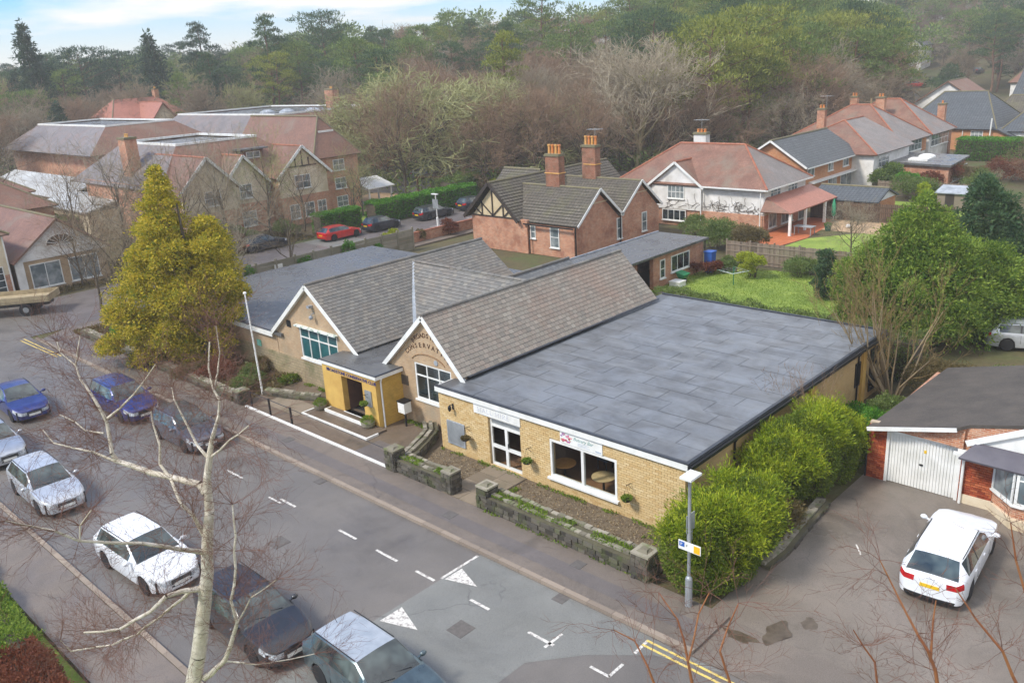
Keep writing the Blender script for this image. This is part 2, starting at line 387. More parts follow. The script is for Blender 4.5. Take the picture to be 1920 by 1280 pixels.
BUFF = brickmat('buff_brick', '#bda07c', '#a5876a', '#b7a68c', 0.225, 0.075, 0.012, 0.5, 0.85, ('#8d8674', 0.6, 0.6), big=0.4)
RED = brickmat('red_brick', '#985238', '#c58460', '#c2ae98', 0.225, 0.075, 0.013, 0.7, 0.85, ('#7b4a3c', 0.8, 0.5))
ORANGE = brickmat('orange_brick', '#a9653a', '#c4834f', '#b89c82', 0.225, 0.075, 0.012, 0.6, 0.85)
CHIMB = brickmat('chimney_brick', '#7d4632', '#a5654a', '#9c8a76', 0.225, 0.075, 0.012, 0.8, 0.9, ('#4f4a38', 1.5, 0.6))
RBRICK = varied('garage_brick', ['#92452c', '#a9573a', '#b86a46', '#7e3a28', '#a04e36'], 0.85, 0.3, 60, None, 0.2)
RMORT = plain('garage_mortar', '#b9a994', '#a09078', 2, 0.9, 0.2)
FELT = NT('felt'); _v = FELT.world(); _c0 = FELT.ramp(FELT.rnd(), ['#5a5c5e', '#606264', '#5c5e60'])
_mp = FELT.n('ShaderNodeMapping'); FELT.l(_v, _mp.inputs[0]); _mp.inputs['Scale'].default_value = (0.35, 1.6, 1)
_c0 = FELT.mix(FELT.ramp(FELT.noise(1.0, 5, 0.65, _mp.outputs[0]), [(0, 0, 0), (0.8,)*3], [0.45, 0.66]), _c0, '#7b7e80')
_c0 = FELT.mix(FELT.ramp(FELT.noise(0.7, 6, 0.65, _v, 0.6), [(0, 0, 0), (1, 1, 1)], [0.42, 0.68]), _c0, '#74797f')
_c0 = FELT.mix(FELT.ramp(FELT.noise(0.35, 5, 0.7, _v, 1.0), [(0, 0, 0), (0.55, 0.55, 0.55)], [0.5, 0.7]), _c0, '#43474c')
FELT = FELT.bsdf(_c0, FELT.rng(FELT.noise(0.8, 4, 0.6, _v), 0.28, 0.62, 0.3, 0.7), 0, FELT.noise(60, 2, 0.5, _v), 0.12, 0.01)
FELTSEAM = plain('felt_seam', '#505356', '#5a5d60', 2, 0.4)
FELTD = plain('dark_felt', '#4f4f4f', '#626260', 0.9, 0.4, 0.15, 60, wet=(0.9, 0.15, 0.5))
TILE_G = brickmat('grey_brown_tile', '#605b52', '#736c60', '#2f2c28', 0.33, 0.32, 0.03, 0.9, 0.75, ('#6b6a48', 0.6, 0.45), 0.0, 0.4)
TILE_R = brickmat('red_brown_tile', '#87604f', '#96705d', '#5f473c', 0.17, 0.11, 0.010, 0.7, 0.55, ('#7d7262', 0.5, 0.8), 0.5, 0.6, 0.4)
TILE_P = brickmat('pink_tile', '#a46a58', '#b07866', '#7d5346', 0.2, 0.14, 0.01, 0.7, 0.5)
TILE_SHEEN = brickmat('painted_sheen_tile', '#7a7370', '#89817d', '#5f5955', 0.17, 0.11, 0.010, 0.6, 0.5, ('#8a6f62', 0.5, 0.6), 0.5, 0.5, 0.4)  # wet roofs' sky reflection put into the tile colour as pale grey
TILE_D = brickmat('dark_grey_tile', '#565b5e', '#63686b', '#2c2f32', 0.33, 0.33, 0.035, 0.9, 0.6, None, 0.0, 0.3)
TILE_M = brickmat('muddy_red_tile', '#7d5846', '#8b6653', '#573f34', 0.17, 0.11, 0.010, 0.7, 0.6, ('#827768', 0.4, 0.7), 0.5, 0.5, 0.5)
RIDGE = plain('ridge_tile', '#a5694c', '#8c5440', 2.5, 0.7)
RIDGE_G = plain('mossy_ridge', '#77704f', '#6a6350', 2.5, 0.8)
BROOF = NT('brown_felt_tile'); _v = BROOF.world(); _c0 = BROOF.ramp(BROOF.noise(1.2, 5, 0.7, _v), ['#403b36', '#514a43'], [0.35, 0.65])
_c0 = BROOF.mix(BROOF.ramp(BROOF.noise(14, 4, 0.7, _v), [(0, 0, 0), (0.5,)*3], [0.5, 0.8]), _c0, '#665f56')
BROOF = BROOF.bsdf(_c0, 0.75, 0, BROOF.noise(30, 3, 0.6, _v), 0.5, 0.02)
STONE = varied('mossy_stone', ['#3f3b34', '#57524a', '#6b6558', '#353129', '#5d5547'], 0.9, 0.8, 16, ('#4f5a26', 1.6, 0.7))
STONE_T = varied('pale_coping', ['#8a8476', '#a39b8a', '#6e6858', '#7b7562'], 0.9, 0.8, 18, ('#59692a', 1.8, 0.9))
MOSS = leafmat('moss', ['#3c4a14', '#5c7420', '#7c9430'], 0.1, 0.8, 3)
def asphalt(name, a, b, dark, wet=(0.22, 0.6), sc=0.35):
    t = NT(name); v = t.world(); c = t.ramp(t.noise(sc, 6, 0.65, v, 0.5), [a, b], [0.35, 0.65])
    c = t.mix(t.ramp(t.noise(sc*0.6+0.07, 5, 0.7, v, 0.8), [(0, 0, 0), (0.8,)*3], [0.52, 0.68]), c, dark)
    c = t.mix(t.ramp(t.noise(90, 2, 0.6, v), [(0, 0, 0), (0.35,)*3], [0.5, 0.75]), c, '#b3aaa4')
    c = t.mix(t.ramp(t.noise(34, 2, 0.6, v), [(0.45,)*3, (0, 0, 0)], [0.3, 0.5]), c, '#3b3735')
    mp = t.n('ShaderNodeMapping'); t.l(v, mp.inputs[0]); mp.inputs['Scale'].default_value = (0.05, 0.75, 1); c = t.mix(t.ramp(t.noise(1.0, 3, 0.6, mp.outputs[0]), [(0, 0, 0), (0.35,)*3], [0.48, 0.66]), c, b)
    vo = t.n('ShaderNodeTexVoronoi', feature='DISTANCE_TO_EDGE'); vo.inputs['Scale'].default_value = 0.22; dn = t.n('ShaderNodeVectorMath', operation='ADD'); nz = t.n('ShaderNodeTexNoise'); nz.inputs['Scale'].default_value = 0.9; nz.inputs['Detail'].default_value = 4; t.l(v, nz.inputs['Vector']); t.l(v, dn.inputs[0]); t.l(nz.outputs['Color'], dn.inputs[1]); t.l(dn.outputs[0], vo.inputs['Vector'])
    ck = t.math('MULTIPLY', t.ramp(vo.outputs[0], [(1, 1, 1), (0, 0, 0)], [0.0015, 0.0045]), t.ramp(t.noise(0.25, 3, 0.6, v), [(0, 0, 0), (0.5,)*3], [0.52, 0.6])); c = t.mix(ck, c, '#2e2b29')
    return t.bsdf(c, t.rng(t.noise(sc*1.3, 4, 0.6, v), wet[0], wet[1], 0.3, 0.7), 0, t.noise(120, 2, 0.6, v), 0.35, 0.01)
ROADM = asphalt('road_asphalt', '#605c57', '#6f6a64', '#504c48', (0.28, 0.6))
ROADP = asphalt('road_patch_grey', '#6d6e69', '#7b7c77', '#62635f', (0.3, 0.6))
ROAD2 = asphalt('side_road_asphalt', '#5d5756', '#6b6462', '#514b4a')
PAVE = asphalt('pavement_asphalt', '#665d54', '#766b60', '#524b43', (0.3, 0.7), 0.5)
PAVE2 = asphalt('pavement_patch', '#5d5754', '#69625e', '#514c49', (0.3, 0.6), 0.5)
DRIVE = asphalt('drive_asphalt', '#625a50', '#7a7066', '#40382f', (0.18, 0.6), 0.28)
FORE = asphalt('forecourt_paving', '#5b4d3e', '#6e5e4c', '#46402f', (0.3, 0.7), 0.6)
LOTM = asphalt('car_park_asphalt', '#6a6664', '#7a7573', '#5c5957')
KERB = varied('kerb_stone', ['#8a7d6f', '#9a8c7d', '#7c7064'], 0.8, 0.3, 20)
SLABM = varied('paving_slab', ['#7d705f', '#8a7c69', '#716554'], 0.75, 0.3, 15, ('#4c4a30', 0.8, 0.6))
PAINTW = NT('worn_white_line'); _v = PAINTW.world(); PAINTW = PAINTW.bsdf(PAINTW.mix(PAINTW.ramp(PAINTW.noise(7, 5, 0.75, _v), [(0, 0, 0), (1, 1, 1)], [0.49, 0.61]), '#cfccc4', '#857d79'), 0.6)
PAINTY = NT('worn_yellow_line'); _v = PAINTY.world(); PAINTY = PAINTY.bsdf(PAINTY.mix(PAINTY.ramp(PAINTY.noise(6, 5, 0.75, _v), [(0, 0, 0), (0.8,)*3], [0.5, 0.65]), '#d8bd62', '#8b8380'), 0.6)
SOIL = plain('soil_and_gravel', '#5b4f3f', '#6d604c', 2.2, 0.9, 0.6, 25)
GROUND = NT('ground'); _v = GROUND.world(); _c0 = GROUND.ramp(GROUND.noise(0.12, 6, 0.65, _v, 0.6), ['#4c4a30', '#5b5234', '#4d5a2a'], [0.35, 0.5, 0.66])
GROUND = GROUND.bsdf(GROUND.mix(GROUND.ramp(GROUND.noise(3, 4, 0.7, _v), [(0, 0, 0), (0.6,)*3], [0.4, 0.75]), _c0, '#3c3424'), 0.95, 0, GROUND.noise(8, 4, 0.7, _v), 0.6, 0.08)
LITTER = plain('leaf_litter', '#4f3f2c', '#3f3a22', 0.2, 0.95, 0.6, 5)
LAWN = NT('lawn'); _v = LAWN.world(); _c0 = LAWN.ramp(LAWN.noise(0.5, 5, 0.7, _v, 0.8), ['#647a2a', '#7d9236', '#97a548'], [0.32, 0.5, 0.68])
LAWN = LAWN.bsdf(LAWN.mix(LAWN.ramp(LAWN.noise(14, 4, 0.7, _v), [(0, 0, 0), (0.6,)*3], [0.45, 0.75]), _c0, '#52682a'), 0.9, 0, LAWN.noise(40, 3, 0.7, _v), 0.7, 0.04)
GRAVEL = plain('buff_gravel', '#b79a78', '#a1876a', 3, 0.9, 0.5, 30)
PATIO = brickmat('red_paving', '#b0603c', '#bf7048', '#8a5a40', 0.4, 0.4, 0.02, 0.4, 0.7, None, 0.0)
FENCEM = varied('weathered_board', ['#6e6052', '#857565', '#8f8171', '#5e5246'], 0.85, 0.4, 20, ('#5c6440', 0.8, 0.3))
FENCED = varied('dark_board', ['#57463a', '#66523f', '#4b3c31'], 0.85, 0.4, 20)
CONC = varied('concrete_panel', ['#8a8577', '#78735f', '#999383'], 0.85, 0.4, 15, ('#4f5330', 0.5, 0.8))
TIMBER = plain('dark_timber', '#2b241e', '#3a3029', 3, 0.7)
PLASTER = plain('plaster_panel', '#c9b795', '#bba884', 1.5, 0.85)
POT = plain('terracotta', '#c06f34', '#d08a48', 4, 0.7)
POTB = plain('buff_pot', '#d6a660', '#c48e48', 4, 0.7)
WOODT = plain('table_top', '#cf9350', '#dba260', 6, 0.45)
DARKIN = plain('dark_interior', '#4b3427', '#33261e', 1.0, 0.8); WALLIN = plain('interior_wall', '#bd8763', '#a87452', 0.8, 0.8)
FLOORIN = plain('interior_floor', '#8f6a4c', '#75553c', 1.0, 0.5)
BARK = plain('bark', '#5e5444', '#453d31', 3, 0.9, 0.5, 12)
BARKP = plain('pine_bark', '#7a5a45', '#5b4636', 2, 0.9, 0.5, 12)
BIRCH = NT('birch_bark'); _v = BIRCH.world(); _m = BIRCH.n('ShaderNodeMapping'); BIRCH.l(_v, _m.inputs[0]); _m.inputs['Scale'].default_value = (3, 3, 22)
_c0 = BIRCH.mix(BIRCH.ramp(BIRCH.noise(1.6, 4, 0.75, _m.outputs[0], 1.2), [(0, 0, 0), (1, 1, 1)], [0.60, 0.66]), BIRCH.ramp(BIRCH.noise(4, 4, 0.6, _v), ['#d6cebd', '#bdb4a0', '#e6dfd2'], [0.3, 0.5, 0.7]), '#3a322a')
BIRCH = BIRCH.bsdf(_c0, 0.75, 0, BIRCH.noise(20, 3, 0.6, _v), 0.4, 0.02)
TWR = varied('red_twig', ['#6e4a3c', '#805a4a', '#5f4236'], 0.7, 0)
TWO = varied('orange_twig', ['#a06a40', '#8a5235', '#b07a50'], 0.7, 0)
TW = {}
for k, cs in dict(brown=['#877760', '#998970', '#756650'], grey=['#958a74', '#a69b84', '#7d735f'], olive=['#8f8f5a', '#a3a46c', '#7a7c4a'], russet=['#8a7058', '#9c8066', '#785f49'],
                  pale=['#a99c84', '#bcaf96', '#938770'], lichen=['#9b9b66', '#adad78', '#85865a'], buff=['#8c7448', '#7a6540', '#9c8452']).items(): TW[k] = varied('twigs_'+k, cs, 0.85, 0)
LF = {}
for k, cs in dict(pine=['#3a5028', '#587038', '#7c904a', '#98a454'], pine_y=['#525c26', '#768236', '#989e48', '#b0ae56'], pine_d=['#2a402c', '#3c583a', '#546e46', '#6c804c'], dark=['#22362a', '#304a38', '#425c44', '#587250'],
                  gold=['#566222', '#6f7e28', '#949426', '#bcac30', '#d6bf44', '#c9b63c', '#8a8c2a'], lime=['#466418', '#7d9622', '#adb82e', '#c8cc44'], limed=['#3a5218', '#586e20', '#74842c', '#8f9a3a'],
                  cyp=['#34501c', '#4f7028', '#768f36', '#98aa46', '#607e30'], laurel=['#2a5a18', '#457a22', '#649a30', '#7fae40'], bush=['#42562a', '#5f7438', '#7f9052', '#5a5832'],
                  red=['#5c3426', '#7a4632', '#8e5a40'], yel=['#75801c', '#9aa42c', '#b8ba44'], brush=['#5c5434', '#6e6240', '#7d7048', '#4c4a2c'], grass=['#587522', '#76902e', '#94a642']).items(): LF[k] = leafmat('leaf_'+k, cs, 0.4, 0.6, 1.6 if k == 'gold' else 0.9 if k not in ('pine', 'pine_y', 'pine_d') else 0.3)
# ------------------------------------------------------------------ vegetation
def blob_leaves(rng, blobs, n, size, asp=0.35, out=0.8, up=0.15, shell=(0.72, 1.06), low=-0.5, wob=0.14, fold=True):
    """kite-shaped leaves or sprays spread near the surface of overlapping ellipsoids, clumped"""
    B = np.array(blobs, float); area = (B[:, 3]*B[:, 4]+B[:, 3]*B[:, 5]+B[:, 4]*B[:, 5]); pr = area/area.sum()
    b = B[rng.choice(len(B), n, p=pr)]
    d = rng.normal(size=(n, 3)); d /= np.linalg.norm(d, axis=1)[:, None]; bad = d[:, 2] < low; d[bad, 2] *= -1
    ph = rng.uniform(0, 6.28, 6); w = 1+wob*(np.sin(d[:, 0]*5+ph[0]+b[:, 0]*3)*np.sin(d[:, 1]*6+ph[1]+b[:, 1]*3)+0.6*np.sin(d[:, 2]*9+ph[2]+b[:, 2]*3)*np.sin(d[:, 0]*8+ph[3]))
    r = rng.uniform(shell[0], shell[1], n)*w
    p = b[:, :3]+d*b[:, 3:6]*r[:, None]
    a = d*out+rng.normal(size=(n, 3))*0.45; a[:, 2] += up; a /= np.linalg.norm(a, axis=1)[:, None]
    return kites(rng, p, a, size, asp)
def kites(rng, p, a, size, asp):
    n = len(p); q = rng.normal(size=(n, 3)); s = np.cross(a, q); s /= np.linalg.norm(s, axis=1)[:, None]+1e-9
    L = (size*rng.uniform(0.55, 1.35, n))[:, None]; nn = np.cross(a, s)
    v = np.stack([p, p+a*L*0.45+s*L*asp*0.5+nn*L*0.06, p+a*L-nn*L*0.08, p+a*L*0.45-s*L*asp*0.5+nn*L*0.06], 1).reshape(-1, 3)
    f = np.arange(n*4).reshape(-1, 4); return v, f
def cat(*vf):
    V = []; F = []; o = 0
    for v, f in vf: V.append(v); F.append(np.asarray(f)+o); o += len(v)
    return np.concatenate(V), np.concatenate(F)
def seg_geo(P0, P1, R0, R1, n):
    P0, P1 = np.array(P0, float), np.array(P1, float); R0, R1 = np.array(R0), np.array(R1); d = P1-P0; L = np.linalg.norm(d, axis=1)[:, None]+1e-9; d = d/L
    t = np.where(np.abs(d[:, 2:3]) < 0.9, np.array([[0, 0, 1.0]]), np.array([[1.0, 0, 0]])); u = np.cross(d, t); u /= np.linalg.norm(u, axis=1)[:, None]; w = np.cross(d, u)
    an = np.arange(n)*2*np.pi/n; c = np.cos(an)[None, :, None]; s = np.sin(an)[None, :, None]
    ring = u[:, None, :]*c+w[:, None, :]*s
    A = P0[:, None, :]+ring*R0[:, None, None]; B = P1[:, None, :]+ring*R1[:, None, None]
    V = np.concatenate([A, B], 1).reshape(-1, 3); k = np.arange(len(P0))[:, None, None]*2*n; i = np.arange(n)[None, :]; j = (i+1) % n
    F = np.stack([i+0*k[:, :, 0], j+0*k[:, :, 0], n+j+0*k[:, :, 0], n+i+0*k[:, :, 0]], 2)+k; return V, F.reshape(-1, 4)
class Grow:
    def __init__(s, seed): s.r = random.Random(seed); s.S = []
    def br(s, p, d, L, r, lvl, sp):
        nseg = 3 if lvl < sp['lv']-1 else 2; q = p; rr = r; pts = [(p, r)]
        for i in range(nseg):
            w = sp.get('wig', 0.25)
            d = unit(d+np.array([s.r.gauss(0, w), s.r.gauss(0, w), s.r.gauss(0, w)*0.7+sp.get('up', 0.1)]))
            e = q+d*L/nseg; r2 = r*(1-(i+1)/nseg*(1-sp.get('tap', 0.55))); s.S.append((q, e, rr, r2, lvl)); q, rr = e, r2; pts.append((q, rr))
        if lvl >= sp['lv']: return
        k = sp['n'][lvl]
        for j in range(k):
            t = s.r.uniform(sp.get('t0', 0.3), 1.0) if j else 1.0; x = t*nseg; i = min(int(x), nseg-1); f = x-i
            a = pts[i][0]*(1-f)+pts[i+1][0]*f; ra = pts[i][1]*(1-f)+pts[i+1][1]*f
            an = sp.get('ang', 0.8)*s.r.uniform(0.5, 1.25); ax = unit(np.cross(d, np.array([s.r.gauss(0, 1), s.r.gauss(0, 1), s.r.gauss(0, 1)])))
            nd = d*math.cos(an)+ax*math.sin(an)
            s.br(a, nd, L*sp.get('sh', 0.62)*s.r.uniform(0.75, 1.2), max(ra*sp.get('rr', 0.55), sp.get('rmin', 0.006)), lvl+1, sp)
    def geo(s, split=2, n0=6, rmin=0.0):
        th = [x for x in s.S if x[4] < split]; fi = [x for x in s.S if x[4] >= split]
        f = lambda q, n: seg_geo([x[0] for x in q], [x[1] for x in q], [max(x[2], rmin) for x in q], [max(x[3], rmin) for x in q], n)
        return f(th, n0), f(fi, 3)
def bare_mesh(seed, H_, spread=0.8, base=0.22, dense=1, lv=5, n=(9, 5, 4, 3, 3), up=0.12, thick=1.0, rmin=0.011, wig=0.2, clear=0.2):
    g = Grow(seed); r = g.r; sp = dict(lv=lv-1, n=n[1:], ang=0.75, sh=0.62, up=up, wig=wig, rmin=rmin)
    p = np.zeros(3); d = unit([r.gauss(0, .05), r.gauss(0, .05), 1]); rr = base*thick; trunk = []; ns = 6; hl = H_*0.55
    for i in range(ns):
        d = unit(d+np.array([r.gauss(0, .06), r.gauss(0, .06), 0.1])); e = p+d*hl/ns; r2 = base*thick*(1-0.6*(i+1)/ns); trunk.append((p, e, rr, r2)); g.S.append((p, e, rr, r2, 0)); p, rr = e, r2
    for j in range(n[0]):
        t = clear+(1-clear)*(j+0.5)/n[0]; x = t*ns; i = min(int(x), ns-1); f = x-i; a = trunk[i][0]*(1-f)+trunk[i][1]*f; ra = trunk[i][2]
        az = j*2.4+r.uniform(-.5, .5); el = 0.35+0.8*t+r.uniform(-.15, .15); nd = np.array([math.cos(az)*math.cos(el)*spread, math.sin(az)*math.cos(el)*spread, math.sin(el)])
        g.br(a, unit(nd), H_*(0.36-0.1*t)*r.uniform(0.85, 1.15), ra*0.5, 0, sp)
    # levels: trunk 0, limbs 0.. -> twigs
    return g.geo(2, 5, 0.0)
def mk_tree(name, trunk_vf, crown_vf, bark, leaf, crown='crown'):
    """prototype parts kept as meshes; place with put_tree"""
    return dict(name=name, t=npmesh('trunk', trunk_vf[0], trunk_vf[1], bark), c=npmesh(crown, crown_vf[0], crown_vf[1], leaf), cn=crown)
def put_tree(pr, loc, s=1.0, rz=0.0, label='', cat_='tree', group=None, leaf=None, bark=None, name=None, sz=None):
    o = bpy.data.objects.new(name or pr['name'], None); COL.objects.link(o); o.location = tuple(map(float, loc)); o.rotation_euler = (0, 0, rz); o.scale = (s, s, sz or s)
    tagp(o, label, cat_, group)
    for me, nm, mt in ((pr['t'], 'trunk', bark), (pr['c'], pr['cn'], leaf)):
        c = bpy.data.objects.new(nm, me); COL.objects.link(c); c.parent = o
        if mt is not None: c.material_slots[0].link = 'OBJECT'; c.material_slots[0].material = mt
    return o
def pine_proto(seed, H_=16, flat=0.55, clumps=26, size=0.42, crown_from=0.45, rad=4.2, per=150, cone=0.0):
    r = random.Random(seed); rng = np.random.default_rng(seed); tr = []; blobs = []
    p = np.zeros(3); rr = 0.28; ns = 7; pts = [p]
    for i in range(ns):
        e = p+np.array([r.gauss(0, .18), r.gauss(0, .18), H_*0.95/ns]); r2 = 0.28*(1-0.75*(i+1)/ns); tr.append((p, e, rr, r2)); p, rr = e, r2; pts.append(p)
    for k in range(clumps):
        t = crown_from+(1-crown_from)*((k+0.5)/clumps)**0.9; x = min(t*ns, ns-0.01); i = int(x); a = pts[i]*(1-(x-i))+pts[i+1]*(x-i); az = k*2.4+r.uniform(-.6, .6)
        rel = (t-crown_from)/(1-crown_from); reach = rad*((1-cone)*(0.55+0.6*math.sin(math.pi*min(1, rel*0.85+0.15)))+cone*(1.1-rel))*r.uniform(0.45, 1.05)
        if rel > 0.93: reach *= 0.4
        e = a+np.array([math.cos(az)*reach, math.sin(az)*reach, reach*0.25+0.3]); tr.append((a, e, 0.09*(1.2-rel), 0.03))
        s_ = r.uniform(0.75, 1.25)*(1.0-0.25*cone)*rad*0.3; blobs.append((*e, s_*1.15, s_*1.15, s_*flat))
        if reach > rad*0.5: m_ = a*0.4+e*0.6; blobs.append((*(m_+np.array([0, 0, .2])), s_*.8, s_*.8, s_*flat*.8))
    t = seg_geo([x[0] for x in tr], [x[1] for x in tr], [x[2] for x in tr], [x[3] for x in tr], 5)
    c = blob_leaves(rng, blobs, per*clumps, size, 0.3, 0.7, 0.55, (0.5, 1.1), -0.25)
    return mk_tree('pine_tree', t, c, BARKP, LF['pine'])
def conifer_geo(seed, H_, rad, n, size, asp=0.3, droop=-0.1, lump=0.22, base=0.04, power=0.8, tips=26):
    """solid conical crown made of sprays on protruding boughs"""
    rng = np.random.default_rng(seed); nb = tips*10; hb = rng.uniform(0, 1, nb)**1.1; az = rng.uniform(0, 2*np.pi, nb)
    rb = rad*(1-hb)**power*(1+rng.normal(0, lump, nb)); hz_ = H_*(base+(1-base)*hb); cx = rb*np.cos(az)*0.82; cy = rb*np.sin(az)*0.82
    s = (0.16*rad+0.05*H_*0.4)*(0.5+0.6*(1-hb)); B = np.stack([cx, cy, hz_, s*1.25, s*1.25, s*0.65], 1)
    inner = np.array([[0, 0, H_*t, rad*(1-t)**power*0.72, rad*(1-t)**power*0.72, H_*0.12] for t in np.linspace(0.06, 0.93, 12)])
    return cat(blob_leaves(rng, B, int(n*0.85), size, asp, 0.75, droop, (0.6, 1.1), -0.35), blob_leaves(rng, inner, int(n*0.15), size*1.3, asp*1.5, 0.6, 0, (0.8, 1.0)))
def shrub_geo(seed, blobs, n, size, asp=0.5, up=0.2, out=0.7, wob=0.16): return blob_leaves(np.random.default_rng(seed), blobs, n, size, asp, out, up, (0.62, 1.08), -0.3, wob)
def stems_geo(seed, blobs, base, r=0.03, k=9):
    rr = random.Random(seed); S = []
    for i in range(k):
        b = blobs[rr.randrange(len(blobs))]; e = np.array(b[:3])+np.array([rr.uniform(-.5, .5)*b[3], rr.uniform(-.5, .5)*b[4], rr.uniform(-.1, .5)*b[5]]); p = np.array([b[0]*0.5+rr.uniform(-.1, .1), b[1]*0.5+rr.uniform(-.1, .1), base])
        m_ = (p+e)/2+np.array([rr.uniform(-.1, .1)]*3); S += [(p, m_, r, r*.7), (m_, e, r*.7, r*.3)]
    return seg_geo([x[0] for x in S], [x[1] for x in S], [x[2] for x in S], [x[3] for x in S], 4)
def shrub(loc, blobs, n, size, leaf, label, name='garden_shrub', cat_='shrub', group=None, seed=1, asp=0.5, up=0.2, bark=None, out=0.7):
    o = thing(name, label, cat_, loc, 0, group)
    link(npmesh('foliage', *shrub_geo(seed, blobs, n, size, asp, up, out), leaf), 'foliage', o)
    link(npmesh('stem', *stems_geo(seed, blobs, -0.05), bark or BARK), 'stem', o); return o
def box_hedge(name, pts, h, w, n, size, leaf, label, group=None, seed=3, asp=0.6, cat_='hedge', z=0.0, wob=0.10):
    """clipped hedge following a polyline: rounded box surface"""
    rng = np.random.default_rng(seed); P = [np.array([*p, 0.0])[:3] for p in pts]; c = sum(P)/len(P); c[2] = 0; o = thing(name, label, cat_, (c[0], c[1], z), 0, group)
    segs = list(zip(P[:-1], P[1:])); L = np.array([np.linalg.norm(b-a) for a, b in segs]); ix = rng.choice(len(segs), n, p=L/L.sum()); A = np.array([s_[0] for s_ in segs])[ix]; Bq = np.array([s_[1] for s_ in segs])[ix]
    t = rng.uniform(-0.01, 1.01, n)[:, None]; d = (Bq-A)/np.linalg.norm(Bq-A, axis=1)[:, None]; sd = np.stack([-d[:, 1], d[:, 0], 0*d[:, 0]], 1)
    per = rng.uniform(0, 1, n); tot = 2*h+w; k = per*tot; left = k < h; right = k > h+w; top = ~left & ~right
    z_ = np.where(left, k, np.where(right, tot-k, h)); x_ = np.where(left, -w/2, np.where(right, w/2, k-h-w/2))
    z_ = z_*(1); base = A+(Bq-A)*t-c; nrm = np.where(left[:, None], -sd, np.where(right[:, None], sd, np.array([[0, 0, 1.0]])))
    q = base+sd*x_[:, None]; q[:, 2] = z_
    am = np.sin(q[:, 0]*2.1+1)*np.sin(q[:, 1]*1.7+2)+0.7*np.sin(q[:, 2]*4+q[:, 0]*3)*np.sin(q[:, 1]*3.3)
    q = q+nrm*(am*wob+rng.uniform(-0.22, 0.02, n))[:, None]
    a = nrm*0.8+rng.normal(size=(n, 3))*0.5; a[:, 2] += 0.25; a /= np.linalg.norm(a, axis=1)[:, None]
    link(npmesh('foliage', *kites(rng, q, a, size, asp), leaf), 'foliage', o)
    core = MB()
    for a_, b_ in segs:
        dd = unit(b_-a_); ss = np.array([-dd[1], dd[0], 0]); core.obox(a_-c-ss*(w/2-0.22)+np.array([0, 0, 0.1]), dd, ss, (0, 0, 1), float(np.linalg.norm(b_-a_)), w-0.44, h-0.35)
    part(o, 'stem', core, BARK, local=True, kind='stuff'); return o
# ------------------------------------------------------------------ vehicles
TYRE = plain('tyre', '#1b1b1c', None, 3, 0.85); RIM = plain('wheel_rim', '#a4a7a9', '#85898c', 3, 0.35, 0, 60, 0.7); RIMD = plain('dark_rim', '#4a4d50', None, 3, 0.4, 0, 60, 0.6)
CARGLASS = glassmat('car_glass', (0.02, 0.028, 0.03), 0.04, (0.10, 0.13, 0.125)); TRIM = plain('black_trim', '#17181a', None, 3, 0.5)
HEAD = plain('headlamp', '#dfe3e6', '#9ba3a8', 12, 0.12); TAILM = plain('tail_lamp', '#c8141e', '#8e0d14', 9, 0.2); CHROME = plain('chrome', '#c9ced2', '#8d9398', 6, 0.2, 0, 60, 0.9)
PLW = plain('white_plate', '#e4e4de', None, 3, 0.4); PLY = plain('yellow_plate', '#dcb41e', None, 3, 0.4); ORL = plain('amber_lamp', '#d77a20', None, 3, 0.3)
def paint(name, c, c2=None, metal=0.0, rough=0.32):
    t = NT(name); v = t.coord('Object'); f = t.noise(3, 4, 0.6, v); col = t.ramp(f, [c, c2 or c], [0.35, 0.65])
    return t.bsdf(col, t.rng(t.noise(2, 3, 0.6, v), rough*0.9, rough*1.3, 0.3, 0.7), metal, None, 0, 0, 0.6, 0.5)
